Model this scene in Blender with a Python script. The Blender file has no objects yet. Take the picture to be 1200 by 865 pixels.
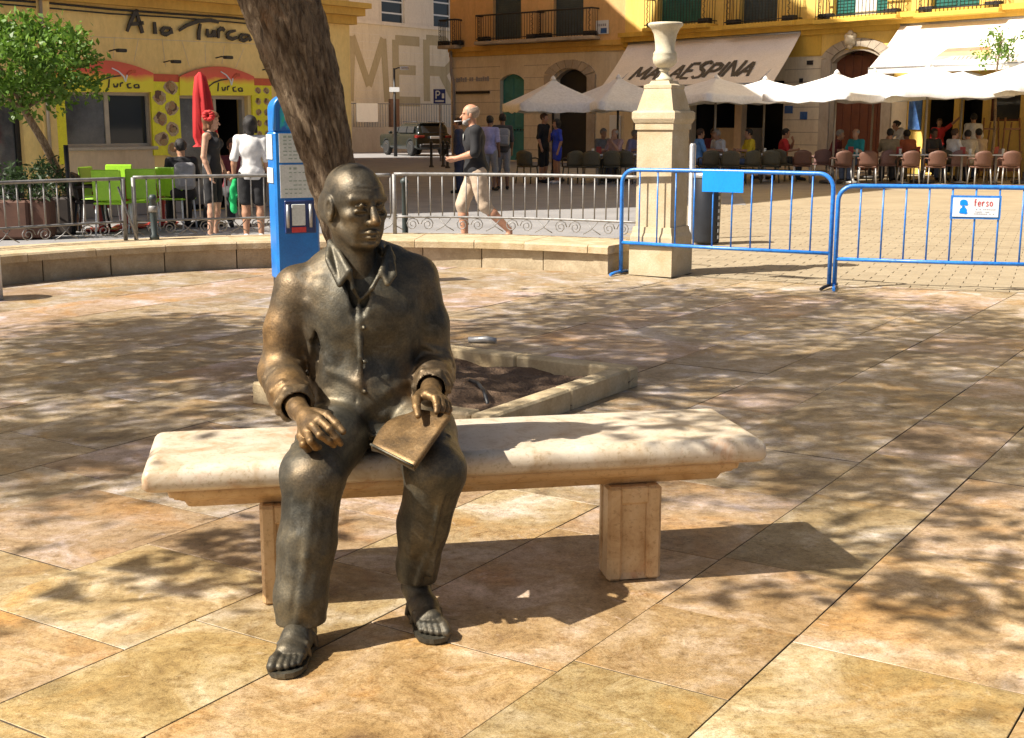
import bpy, bmesh, math, random
import numpy as np
from mathutils import Vector, Matrix
R = math.radians
random.seed(7); rng = np.random.default_rng(11)
scene = bpy.context.scene
col = scene.collection

# ------------------------------------------------------------------ camera
CAM_H = 1.55; PITCH = math.atan(287.5/1500.0); FPX = 1500.0
cd = bpy.data.cameras.new('camera'); cam = bpy.data.objects.new('camera', cd); col.objects.link(cam)
cam.location = (0, 0, CAM_H); cam.rotation_euler = (math.pi/2 - PITCH, 0, 0)
cd.sensor_width = 36.0; cd.sensor_fit = 'HORIZONTAL'; cd.lens = 45.0
cd.clip_start = 0.05; cd.clip_end = 2000
scene.camera = cam
# ------------------------------------------------------------------ sky, sun, exposure
SUN_EL = R(48); SUN_TO = R(22)          # the light travels towards +X, turned 22 degrees towards +Y
SD = Vector((math.cos(SUN_EL)*math.cos(SUN_TO), math.cos(SUN_EL)*math.sin(SUN_TO), -math.sin(SUN_EL)))
w = bpy.data.worlds.new('World'); scene.world = w; w.use_nodes = True
nt = w.node_tree; bg = nt.nodes['Background']
sky = nt.nodes.new('ShaderNodeTexSky'); sky.sky_type = 'NISHITA'; sky.sun_disc = False
sky.sun_elevation = SUN_EL
# NISHITA: rotation 0 puts the sun at +Y, positive turns towards +X
sky.sun_rotation = math.atan2(-SD.x, -SD.y)
sky.air_density = 0.6; sky.dust_density = 3.0; sky.ozone_density = 0.6
wb = nt.nodes.new('ShaderNodeMix'); wb.data_type = 'RGBA'; wb.blend_type = 'MULTIPLY'; wb.inputs[0].default_value = 1.0; wb.inputs[7].default_value = (1.0, 0.94, 0.86, 1)   # the camera's warm white balance
nt.links.new(sky.outputs[0], wb.inputs[6]); nt.links.new(wb.outputs[2], bg.inputs[0]); bg.inputs[1].default_value = 0.075
sl = bpy.data.lights.new('sun', 'SUN'); so = bpy.data.objects.new('sun', sl); col.objects.link(so)
sl.energy = 5.0; sl.angle = R(0.53); sl.color = (1.0, 0.93, 0.82)
so.rotation_euler = SD.to_track_quat('-Z', 'Y').to_euler(); so.location = (-20, -8, 30)
scene.view_settings.view_transform = 'Standard'; scene.view_settings.look = 'None'
scene.view_settings.exposure = 0.98; scene.view_settings.gamma = 1.0
scene.view_settings.use_curve_mapping = False

# ------------------------------------------------------------------ measured positions
def ray(x, y):
    a = (x-600)/FPX; b = -(y-432.5)/FPX
    return (a, math.cos(PITCH)+b*math.sin(PITCH), -math.sin(PITCH)+b*math.cos(PITCH))
def D(x, y, Y):
    r = ray(x, y); t = Y/r[1]; return Vector((r[0]*t, Y, CAM_H+r[2]*t))
def G(x, y, z=0.0):
    r = ray(x, y); t = (z-CAM_H)/r[2]; return Vector((r[0]*t, r[1]*t, z))
def PX(p):
    Z = p[2]-CAM_H; zc = p[1]*math.cos(PITCH)-Z*math.sin(PITCH); yc = p[1]*math.sin(PITCH)+Z*math.cos(PITCH)
    return 600+FPX*p[0]/zc, 432.5-FPX*yc/zc

# ------------------------------------------------------------------ object helpers
def tag(o, label=None, cat=None, group=None, kind=None):
    if label: o['label'] = label
    if cat: o['category'] = cat
    if group: o['group'] = group
    if kind: o['kind'] = kind
    return o
def thing(name, label, cat, loc=(0, 0, 0), group=None, rz=0.0):
    o = bpy.data.objects.new(name, None); col.objects.link(o)
    o.location = loc; o.rotation_euler = (0, 0, rz); o.empty_display_size = 0.2
    return tag(o, label, cat, group)
def wl(o):
    v = Vector((0, 0, 0))
    while o is not None: v = v + o.location; o = o.parent
    return v
def link(name, me, parent=None, loc=None):
    o = bpy.data.objects.new(name, me); col.objects.link(o)
    if parent is not None: o.parent = parent
    if loc is not None: o.location = loc
    return o
def dup(root, loc, rz=0.0, label=None, mats=None):
    r = root.copy(); col.objects.link(r); r.location = loc; r.rotation_euler = (0, 0, rz)
    if label: r['label'] = label
    def rec(a, b):
        for ch in list(a.children):
            if ch is b: continue
            c = ch.copy(); col.objects.link(c); c.parent = b
            rec(ch, c)
    rec(root, r)
    return r
def np_mesh(name, V, F, mat=None, smooth=True):
    """V (n,3) array, F (m,k) array of faces all with k corners"""
    V = np.asarray(V, dtype=np.float32); F = np.asarray(F, dtype=np.int32)
    me = bpy.data.meshes.new(name); k = F.shape[1]
    me.vertices.add(len(V)); me.vertices.foreach_set('co', V.ravel())
    me.loops.add(F.size); me.loops.foreach_set('vertex_index', F.ravel())
    me.polygons.add(len(F)); me.polygons.foreach_set('loop_start', np.arange(0, F.size, k, dtype=np.int32))
    try: me.polygons.foreach_set('loop_total', np.full(len(F), k, dtype=np.int32))
    except Exception: pass
    me.update(calc_edges=True); me.validate()
    if smooth: me.polygons.foreach_set('use_smooth', np.ones(len(me.polygons), dtype=bool))
    if mat: me.materials.append(mat)
    return me

class MB:
    """collects simple solids into one mesh"""
    def __init__(s): s.v = []; s.f = []; s.sm = []
    def add(s, vs, fs, smooth=False):
        n = len(s.v); s.v += [tuple(v) for v in vs]; s.f += [tuple(i+n for i in f) for f in fs]; s.sm += [smooth]*len(fs); return s
    def box(s, c, size, rz=0.0, mat=None, ch=0.0):
        """box centred on c; ch chamfers the twelve edges"""
        hx, hy, hz = size[0]/2, size[1]/2, size[2]/2
        if mat is None: mat = Matrix.Rotation(rz, 3, 'Z')
        c = Vector(c)
        if ch <= 0:
            pts = [Vector((x, y, z)) for z in (-hz, hz) for y in (-hy, hy) for x in (-hx, hx)]
            fs = [(0, 2, 3, 1), (4, 5, 7, 6), (0, 1, 5, 4), (2, 6, 7, 3), (0, 4, 6, 2), (1, 3, 7, 5)]
            return s.add([c+mat@p for p in pts], fs)
        ch = min(ch, hx*.9, hy*.9, hz*.9)
        pts = []; idx = {}
        for sx in (-1, 1):
            for sy in (-1, 1):
                for sz in (-1, 1):
                    for ax in range(3):
                        p = [sx*(hx-ch), sy*(hy-ch), sz*(hz-ch)]; p[ax] = (sx*hx, sy*hy, sz*hz)[ax]
                        idx[(sx, sy, sz, ax)] = len(pts); pts.append(Vector(p))
        fs = []
        for ax in range(3):
            for sg in (-1, 1):
                o = [a for a in range(3) if a != ax]; q = []
                for (p1, p2) in ((-1, -1), (1, -1), (1, 1), (-1, 1)):
                    k = [0, 0, 0]; k[ax] = sg; k[o[0]] = p1; k[o[1]] = p2; q.append(idx[(*k, ax)])
                fs.append(tuple(q))
        for ax in range(3):
            o = [a for a in range(3) if a != ax]
            for p1 in (-1, 1):
                for p2 in (-1, 1):
                    q = []
                    for sg, a in ((-1, o[0]), (-1, o[1]), (1, o[1]), (1, o[0])):
                        k = [0, 0, 0]; k[ax] = sg; k[o[0]] = p1; k[o[1]] = p2; q.append(idx[(*k, a)])
                    fs.append(tuple(q))
        for sx in (-1, 1):
            for sy in (-1, 1):
                for sz in (-1, 1): fs.append(tuple(idx[(sx, sy, sz, a)] for a in range(3)))
        # consistent outward winding
        out = []
        for f in fs:
            a, b, d = pts[f[0]], pts[f[1]], pts[f[2]]
            cen = sum((pts[i] for i in f), Vector())/len(f)
            out.append(f if (b-a).cross(d-a).dot(cen) > 0 else f[::-1])
        return s.add([c+mat@p for p in pts], out)
    def tube(s, pts, r, n=8, closed=False, smooth=True):
        pts = [Vector(p) for p in pts]; rs = r if isinstance(r, (list, tuple)) else [r]*len(pts)
        m = len(pts); vs = []; up = None
        for i, p in enumerate(pts):
            if closed: t = pts[(i+1) % m]-pts[i-1]
            else: t = pts[min(i+1, m-1)]-pts[max(i-1, 0)]
            t.normalize()
            if up is None: up = Vector((0, 0, 1)) if abs(t.z) < .9 else Vector((1, 0, 0))
            a = t.cross(up)
            if a.length < 1e-4: a = t.cross(Vector((1, .3, .2)))
            a.normalize(); b = a.cross(t); up = b
            for k in range(n):
                an = 2*math.pi*k/n; vs.append(p+rs[i]*(math.cos(an)*a+math.sin(an)*b))
        fs = []
        for i in range(m if closed else m-1):
            for k in range(n):
                j = (i+1) % m
                fs.append((i*n+k, i*n+(k+1) % n, j*n+(k+1) % n, j*n+k))
        s.add(vs, fs, smooth)
        if not closed:
            s.f += [tuple(len(s.v)-len(vs)+k for k in reversed(range(n))), tuple(len(s.v)-n+k for k in range(n))]; s.sm += [False, False]
        return s
    def lathe(s, prof, c=(0, 0, 0), n=20, smooth=True, rot=0.0, sq=(1, 1)):
        """prof: (radius, z) list from bottom to top"""
        c = Vector(c); vs = []
        for r, z in prof:
            for k in range(n):
                a = rot+2*math.pi*k/n; vs.append(c+Vector((r*math.cos(a)*sq[0], r*math.sin(a)*sq[1], z)))
        fs = [(i*n+k, i*n+(k+1) % n, (i+1)*n+(k+1) % n, (i+1)*n+k) for i in range(len(prof)-1) for k in range(n)]
        s.add(vs, fs, smooth)
        b = len(s.v)-len(vs)
        s.f += [tuple(b+k for k in reversed(range(n))), tuple(len(s.v)-n+k for k in range(n))]; s.sm += [False, False]
        return s
    def prism(s, poly, off):
        """poly: 3D points of a flat outline (counter clockwise seen from the side it faces), extruded by vector off backwards"""
        n = len(poly); off = Vector(off); p = [Vector(q) for q in poly]
        s.add(p+[q+off for q in p], [tuple(range(n)), tuple(range(2*n-1, n-1, -1))]+[(i, i+n, (i+1) % n+n, (i+1) % n) for i in range(n)])
        return s
    def quad(s, a, b, c, d): return s.add([a, b, c, d], [(0, 1, 2, 3)])
    def mesh(s, name, mat, base=Vector((0, 0, 0))):
        me = bpy.data.meshes.new(name)
        me.from_pydata([(v[0]-base[0], v[1]-base[1], v[2]-base[2]) for v in s.v], [], s.f)
        me.polygons.foreach_set('use_smooth', s.sm); me.update()
        if mat: me.materials.append(mat)
        return me
    def build(s, name, mat, parent=None, loc=None):
        """loc: this object's own base in the world (things that are one mesh)"""
        base = wl(parent) if parent is not None else Vector((0, 0, 0))
        if loc is not None: base = base+Vector(loc)
        return link(name, s.mesh(name, mat, base), parent, loc)

# ------------------------------------------------------------------ signed distance modelling (organic shapes)
def surface_nets(F, lo, h):
    S = F < 0
    c = np.zeros(tuple(n-1 for n in F.shape), dtype=np.int8)
    for i in (0, 1):
        for j in (0, 1):
            for k in (0, 1): c += S[i:S.shape[0]-1+i, j:S.shape[1]-1+j, k:S.shape[2]-1+k]
    act = (c > 0) & (c < 8); I, J, K = np.nonzero(act)
    idx = -np.ones(act.shape, dtype=np.int64); idx[I, J, K] = np.arange(len(I))
    acc = np.zeros((len(I), 3)); cnt = np.zeros(len(I))
    for ax in range(3):
        o = [a for a in range(3) if a != ax]
        for p in (0, 1):
            for q in (0, 1):
                d0 = [0, 0, 0]; d0[o[0]] = p; d0[o[1]] = q; d1 = list(d0); d1[ax] = 1
                f0 = F[I+d0[0], J+d0[1], K+d0[2]]; f1 = F[I+d1[0], J+d1[1], K+d1[2]]
                m = (f0 < 0) != (f1 < 0); t = np.where(m, f0/np.where(m, f0-f1, 1), 0)
                for a in range(3): acc[:, a] += m*(d0[a]+(t if a == ax else 0))
                cnt += m
    V = np.stack([I, J, K], 1)+acc/cnt[:, None]
    V = np.asarray(lo)+V*h
    quads = []
    for ax in range(3):
        o = [(ax+1) % 3, (ax+2) % 3]
        sl0 = [slice(1, n-1) for n in F.shape]; sl0[ax] = slice(0, F.shape[ax]-1)
        sl1 = list(sl0); sl1[ax] = slice(1, F.shape[ax])
        a = S[tuple(sl0)]; b = S[tuple(sl1)]
        for (m, flip) in ((a & ~b, False), (~a & b, True)):
            P = np.stack(np.nonzero(m), 1)
            if len(P) == 0: continue
            P[:, o[0]] += 1; P[:, o[1]] += 1
            def g(du, dv):
                Q = P.copy(); Q[:, o[0]] += du; Q[:, o[1]] += dv; return idx[Q[:, 0], Q[:, 1], Q[:, 2]]
            q = np.stack([g(-1, -1), g(0, -1), g(0, 0), g(-1, 0)], 1)
            quads.append(q[:, ::-1] if flip else q)
    Q = np.concatenate(quads)
    return V, Q[(Q >= 0).all(1)]
class Vol:
    def __init__(s, lo, hi, h):
        s.lo = np.array(lo, dtype=float); s.h = h
        s.n = np.ceil((np.array(hi)-s.lo)/h).astype(int)+1
        s.F = np.full(tuple(s.n), 0.15, dtype=np.float32)
    def sub(s, lo, hi):
        a = np.clip(np.floor((np.array(lo)-s.lo)/s.h).astype(int), 0, s.n-1); b = np.clip(np.ceil((np.array(hi)-s.lo)/s.h).astype(int)+1, 1, s.n)
        if (b <= a).any(): return None
        g = [(s.lo[i]+s.h*np.arange(a[i], b[i])).astype(np.float32) for i in range(3)]
        return tuple(slice(a[i], b[i]) for i in range(3)), g[0][:, None, None], g[1][None, :, None], g[2][None, None, :]
    def op(s, d, sl, k, cut):
        A = s.F[sl]
        if cut:
            d = -d
            if k > 0:
                t = np.clip(.5-.5*(d-A)/k, 0, 1); s.F[sl] = d*(1-t)+A*t+k*t*(1-t)
            else: s.F[sl] = np.maximum(A, d)
        elif k > 0:
            t = np.clip(.5+.5*(d-A)/k, 0, 1); s.F[sl] = d*(1-t)+A*t-k*t*(1-t)
        else: s.F[sl] = np.minimum(A, d)
    def cone(s, a, b, ra, rb=None, k=.01, cut=False):
        rb = ra if rb is None else rb; a = np.array(a, dtype=float); b = np.array(b, dtype=float); m = max(ra, rb)+k+3*s.h+.02
        q = s.sub(np.minimum(a, b)-m, np.maximum(a, b)+m)
        if q is None: return s
        sl, X, Y, Z = q; ba = b-a; L = max(float(ba@ba), 1e-9)
        t = np.clip(((X-a[0])*ba[0]+(Y-a[1])*ba[1]+(Z-a[2])*ba[2])/L, 0, 1)
        d = np.sqrt((X-a[0]-t*ba[0])**2+(Y-a[1]-t*ba[1])**2+(Z-a[2]-t*ba[2])**2)-(ra+(rb-ra)*t)
        s.op(d, sl, k, cut); return s
    def chain(s, pts, rs, k=.008, cut=False):
        for i in range(len(pts)-1): s.cone(pts[i], pts[i+1], rs[i], rs[i+1], k, cut)
        return s
    def ell(s, c, r, M=None, k=.01, cut=False):
        c = np.array(c, dtype=float); m = max(r)+k+3*s.h+.02
        q = s.sub(c-m, c+m)
        if q is None: return s
        sl, X, Y, Z = q; P = [X-c[0], Y-c[1], Z-c[2]]
        if M is not None:   # M columns are the local axes
            P = [P[0]*M[0][i]+P[1]*M[1][i]+P[2]*M[2][i] for i in range(3)]
        k0 = np.sqrt(sum((P[i]/r[i])**2 for i in range(3))); k1 = np.sqrt(sum((P[i]/r[i]**2)**2 for i in range(3)))
        s.op(k0*(k0-1)/np.maximum(k1, 1e-6), sl, k, cut); return s
    def rbox(s, c, r, M=None, rad=.005, k=.005, cut=False):
        c = np.array(c, dtype=float); m = max(r)*1.75+k+3*s.h+.01
        q = s.sub(c-m, c+m)
        if q is None: return s
        sl, X, Y, Z = q; P = [X-c[0], Y-c[1], Z-c[2]]
        if M is not None: P = [P[0]*M[0][i]+P[1]*M[1][i]+P[2]*M[2][i] for i in range(3)]
        P = [np.abs(P[i]+0*X+0*Y+0*Z)-(r[i]-rad) for i in range(3)]
        d = np.sqrt(sum(np.maximum(p, 0)**2 for p in P))+np.minimum(np.maximum(P[0], np.maximum(P[1], P[2])), 0)-rad
        s.op(d, sl, k, cut); return s
    def tri(s, a, b, c, rad, k=.004, cut=False):
        a, b, c = (np.array(v, dtype=float) for v in (a, b, c)); m = rad+k+3*s.h
        q = s.sub(np.minimum(np.minimum(a, b), c)-m, np.maximum(np.maximum(a, b), c)+m)
        if q is None: return s
        sl, X, Y, Z = q; n = np.cross(b-a, a-c)
        def e(p0, p1):
            ed = p1-p0; v = [X-p0[0], Y-p0[1], Z-p0[2]]; t = np.clip((v[0]*ed[0]+v[1]*ed[1]+v[2]*ed[2])/(ed@ed), 0, 1)
            dd = sum((ed[i]*t-v[i])**2 for i in range(3)); cr = np.cross(ed, n)
            return dd, np.sign(cr[0]*v[0]+cr[1]*v[1]+cr[2]*v[2])
        d1, s1 = e(a, b); d2, s2 = e(b, c); d3, s3 = e(c, a)
        pl = (n[0]*(X-a[0])+n[1]*(Y-a[1])+n[2]*(Z-a[2]))**2/(n@n)
        d = np.sqrt(np.where(s1+s2+s3 < 2, np.minimum(np.minimum(d1, d2), d3), pl))-rad
        s.op(d, sl, k, cut); return s
    def plane_cut(s, p, n):
        """remove everything on the side n points to"""
        q = s.sub(s.lo, s.lo+s.n*s.h); sl, X, Y, Z = q; n = Vector(n).normalized()
        s.F[sl] = np.maximum(s.F[sl], (X-p[0])*n[0]+(Y-p[1])*n[1]+(Z-p[2])*n[2]); return s
    def noise(s, amp, freq, seed=0):
        """uneven surface: a sum of plane waves"""
        q = s.sub(s.lo, s.lo+s.n*s.h); sl, X, Y, Z = q; rg = np.random.default_rng(seed); acc = 0
        for i in range(9):
            d = rg.normal(size=3); d *= freq*(.6+.9*rg.random())/np.linalg.norm(d); acc = acc+np.sin(X*d[0]+Y*d[1]+Z*d[2]+rg.random()*6.28)
        s.F[sl] += (amp/3*acc).astype(np.float32); return s
    def surf(s):
        F = s.F; 
        for ax in range(3):
            i0 = [slice(None)]*3; i0[ax] = 0; i1 = [slice(None)]*3; i1[ax] = -1
            F[tuple(i0)] = np.maximum(F[tuple(i0)], .001); F[tuple(i1)] = np.maximum(F[tuple(i1)], .001)
        return surface_nets(F, s.lo, s.h)
def relax(V, Q, n=1, w=.5):
    for _ in range(n):
        acc = np.zeros_like(V); cnt = np.zeros(len(V))
        for a, b in ((0, 1), (1, 2), (2, 3), (3, 0)):
            np.add.at(acc, Q[:, a], V[Q[:, b]]); np.add.at(acc, Q[:, b], V[Q[:, a]]); np.add.at(cnt, Q[:, a], 1); np.add.at(cnt, Q[:, b], 1)
        V = V*(1-w)+w*acc/np.maximum(cnt, 1)[:, None]
    return V
def join_surf(parts):
    Vs, Qs, n = [], [], 0
    for V, Q in parts: Vs.append(V); Qs.append(Q+n); n += len(V)
    return np.concatenate(Vs), np.concatenate(Qs)
def frame(fwd, up=(0, 0, 1)):
    """columns: fwd, side, up as plain lists M[row][col]"""
    f = Vector(fwd).normalized(); sd = Vector(up).cross(f).normalized(); u = f.cross(sd)
    return [[f[i], sd[i], u[i]] for i in range(3)], f, sd, u

# ------------------------------------------------------------------ materials
def newmat(name):
    m = bpy.data.materials.new(name); m.use_nodes = True; t = m.node_tree
    return m, t, t.nodes['Principled BSDF'], t.nodes, t.links
def ramp(t, stops):
    r = t.nodes.new('ShaderNodeValToRGB'); e = r.color_ramp.elements
    while len(e) < len(stops): e.new(.5)
    for i, (p, c) in enumerate(stops): e[i].position = p; e[i].color = (*c, 1)
    return r
def noise_n(t, scale, detail=6, rough=.6, vec=None, dist=0.0):
    n = t.nodes.new('ShaderNodeTexNoise'); n.inputs['Scale'].default_value = scale; n.inputs['Detail'].default_value = detail
    n.inputs['Roughness'].default_value = rough; n.inputs['Distortion'].default_value = dist
    if vec is not None: t.links.new(vec, n.inputs['Vector'])
    return n
def posvec(t, rnd=0.0, scl=None):
    g = t.nodes.new('ShaderNodeNewGeometry'); out = g.outputs['Position']
    if rnd:
        oi = t.nodes.new('ShaderNodeObjectInfo'); mu = t.nodes.new('ShaderNodeMath'); mu.operation = 'MULTIPLY'; mu.inputs[1].default_value = rnd
        t.links.new(oi.outputs['Random'], mu.inputs[0]); ad = t.nodes.new('ShaderNodeVectorMath'); ad.operation = 'ADD'
        t.links.new(out, ad.inputs[0]); t.links.new(mu.outputs[0], ad.inputs[1]); out = ad.outputs[0]
    if scl:
        vm = t.nodes.new('ShaderNodeVectorMath'); vm.operation = 'MULTIPLY'; vm.inputs[1].default_value = scl
        t.links.new(out, vm.inputs[0]); out = vm.outputs[0]
    return out
def mixc(t, fac, a, b, mode='MIX'):
    m = t.nodes.new('ShaderNodeMix'); m.data_type = 'RGBA'; m.blend_type = mode
    for v, i in ((fac, 0), (a, 6), (b, 7)):
        if hasattr(v, 'is_linked') or hasattr(v, 'links'): t.links.new(v, m.inputs[i])
        elif i == 0: m.inputs[0].default_value = v
        else: m.inputs[i].default_value = (*v, 1)
    return m.outputs[2]
def bump(t, p, h, strength, dist=.01):
    b = t.nodes.new('ShaderNodeBump'); b.inputs['Strength'].default_value = strength; b.inputs['Distance'].default_value = dist
    t.links.new(h, b.inputs['Height']); t.links.new(b.outputs[0], p.inputs['Normal']); return b
def mk(name, c1, c2=None, scale=3.0, rough=.6, metal=0.0, bmp=0.0, fine=60.0, spec=.5, rnd=0.0, c3=None, bdist=.01):
    """two or three colours mottled by noise in world space, with a fine relief"""
    m, t, p, N, L = newmat(name)
    c2 = c2 or tuple(v*.82 for v in c1)
    pv = posvec(t, rnd); n = noise_n(t, scale, 7, .62, pv)
    st = [(.35, c2), (.62, c1)] + ([(.74, c3)] if c3 else [])
    r = ramp(t, st); L.new(n.outputs[0], r.inputs[0]); 
    f = noise_n(t, fine, 4, .6, pv); fr = ramp(t, [(.3, (.86,)*3), (.7, (1.06,)*3)]); L.new(f.outputs[0], fr.inputs[0])
    L.new(mixc(t, 1.0, r.outputs[0], fr.outputs[0], 'MULTIPLY'), p.inputs['Base Color'])
    p.inputs['Roughness'].default_value = rough; p.inputs['Metallic'].default_value = metal; p.inputs['Specular IOR Level'].default_value = spec
    if bmp: bump(t, p, f.outputs[0], bmp, bdist)
    return m
MAT = {}
# paving slabs: weathered yellow limestone; the object's colour tints each slab
def slab_mat():
    m, t, p, N, L = newmat('limestone_slab')
    pv = posvec(t, 40.0)
    n1 = noise_n(t, 2.6, 9, .66, pv, .6); r1 = ramp(t, [(.30, (.20, .135, .062)), (.40, (.34, .245, .105)), (.50, (.43, .335, .175)), (.58, (.49, .405, .26)), (.67, (.64, .565, .43))]); L.new(n1.outputs[0], r1.inputs[0])
    n2 = noise_n(t, 1.7, 6, .6, pv, 1.2); r2 = ramp(t, [(.52, (0, 0, 0)), (.68, (1, 1, 1))]); L.new(n2.outputs[0], r2.inputs[0])
    mu = N.new('ShaderNodeMath'); mu.operation = 'MULTIPLY'; mu.inputs[1].default_value = .62; L.new(r2.outputs[0], mu.inputs[0])
    c = mixc(t, mu.outputs[0], r1.outputs[0], (.46, .255, .06))
    n4 = noise_n(t, 5.5, 8, .7, pv, 2.0); r4 = ramp(t, [(.60, (0, 0, 0)), (.70, (1, 1, 1))]); L.new(n4.outputs[0], r4.inputs[0])
    mu4 = N.new('ShaderNodeMath'); mu4.operation = 'MULTIPLY'; mu4.inputs[1].default_value = .7; L.new(r4.outputs[0], mu4.inputs[0])
    c = mixc(t, mu4.outputs[0], c, (.62, .54, .42))
    n3 = noise_n(t, 34, 8, .78, pv, .5); r3 = ramp(t, [(.32, (.42, .38, .31)), (.45, (.86, .85, .82)), (.58, (1.0, 1.0, 1.0)), (.74, (1.18, 1.18, 1.18))]); L.new(n3.outputs[0], r3.inputs[0])
    c = mixc(t, 1.0, c, r3.outputs[0], 'MULTIPLY')
    nm = noise_n(t, 15, 8, .8, pv, .25); rm = ramp(t, [(.34, (.60, .52, .40)), (.48, (.95, .93, .90)), (.66, (1.16, 1.15, 1.13))]); L.new(nm.outputs[0], rm.inputs[0]); c = mixc(t, .85, c, rm.outputs[0], 'MULTIPLY')
    nv = noise_n(t, 2.6, 9, .7, pv, .7); sb = N.new('ShaderNodeMath'); sb.operation = 'SUBTRACT'; sb.inputs[1].default_value = .5; L.new(nv.outputs[0], sb.inputs[0]); ab = N.new('ShaderNodeMath'); ab.operation = 'ABSOLUTE'; L.new(sb.outputs[0], ab.inputs[0])
    rv = ramp(t, [(.0, (.62, .50, .36)), (.008, (.82, .75, .66)), (.018, (1, 1, 1))]); L.new(ab.outputs[0], rv.inputs[0]); c = mixc(t, .55, c, rv.outputs[0], 'MULTIPLY')
    ng = noise_n(t, 170, 3, .7, pv); rg_ = ramp(t, [(.36, (.66, .62, .56)), (.5, (1, 1, 1)), (.68, (1.14, 1.14, 1.14))]); L.new(ng.outputs[0], rg_.inputs[0]); c = mixc(t, .8, c, rg_.outputs[0], 'MULTIPLY')
    # grime in worn patches
    n5 = noise_n(t, .9, 5, .6, posvec(t)); r5 = ramp(t, [(.35, (.78, .74, .70)), (.6, (1, 1, 1))]); L.new(n5.outputs[0], r5.inputs[0])
    c = mixc(t, 1.0, c, r5.outputs[0], 'MULTIPLY')
    oi = N.new('ShaderNodeObjectInfo'); c = mixc(t, 1.0, c, oi.outputs['Color'], 'MULTIPLY')
    L.new(c, p.inputs['Base Color'])
    rr = ramp(t, [(.3, (.62,)*3), (.7, (.40,)*3)]); L.new(n1.outputs[0], rr.inputs[0]); L.new(rr.outputs[0], p.inputs['Roughness'])
    ad = N.new('ShaderNodeMath'); ad.operation = 'ADD'; L.new(n3.outputs[0], ad.inputs[0]); L.new(n1.outputs[0], ad.inputs[1])
    bump(t, p, ad.outputs[0], .35, .006)
    return m
MAT['slab'] = slab_mat()
MAT['joint'] = mk('joint_dirt', (.12, .09, .055), (.07, .052, .035), 9, .95)
MAT['paver'] = mk('beige_paver', (.345, .28, .185), (.285, .225, .145), 1.4, .75, rnd=20, bmp=.2, fine=40)
MAT['grey_paving'] = mk('grey_paving', (.27, .265, .265), (.21, .205, .205), 1.2, .8, bmp=.2, fine=25)
MAT['asphalt'] = mk('road_asphalt', (.14, .135, .13), (.11, .105, .105), .8, .85, bmp=.3, fine=60)
MAT['earth'] = mk('ground_earth', (.28, .24, .18), (.2, .17, .13), .3, .95)
MAT['wall_stone'] = mk('wall_limestone', (.44, .36, .24), (.31, .24, .15), 5, .85, rnd=30, bmp=.5, fine=55, c3=(.5, .43, .32))
MAT['coping'] = mk('coping_limestone', (.50, .40, .26), (.38, .28, .15), 6, .75, rnd=30, bmp=.5, fine=60, c3=(.55, .47, .34))
MAT['pillar'] = mk('pillar_limestone', (.52, .43, .29), (.44, .34, .20), 4, .8, bmp=.4, fine=60, c3=(.58, .50, .37))
MAT['urn'] = mk('urn_stone', (.62, .56, .42), (.5, .44, .30), 9, .7, bmp=.2, fine=70)
MAT['kerb'] = mk('kerb_stone', (.56, .45, .28), (.42, .32, .18), 7, .85, bmp=.5, fine=60, rnd=9)
MAT['soil'] = mk('soil', (.17, .105, .062), (.10, .062, .038), 12, .95, bmp=1.0, fine=35, bdist=.03)
MAT['black'] = mk('black_rubber', (.02, .02, .022), None, 8, .5)
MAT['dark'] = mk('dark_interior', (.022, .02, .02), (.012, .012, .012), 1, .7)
# ================================================================== GROUND
def sheet(name, pts, z, mat):
    mb = MB(); mb.add([(x, y, z) for x, y in pts], [tuple(range(len(pts)))])
    o = mb.build(name, mat); o['kind'] = 'structure'; return o
sheet('ground', [(-400, -300), (400, -300), (400, 500), (-400, 500)], -.045, MAT['earth'])
sheet('street', [(-60, 14.5), (3.0, 14.5), (7.5, 45), (3, 110), (-60, 110)], -.008, MAT['grey_paving'])
sheet('terrace_paving', [(1.0, 12.0), (40, 12.0), (40, 60), (2, 60), (3.2, 30), (.3, 16)], -.022, MAT['paver'])
sheet('joint_bed', [(-9, -3), (9, -3), (9, 13.2), (1.6, 13.2), (1.4, 14.6), (-9, 14.4)], -.015, MAT['joint'])
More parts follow.
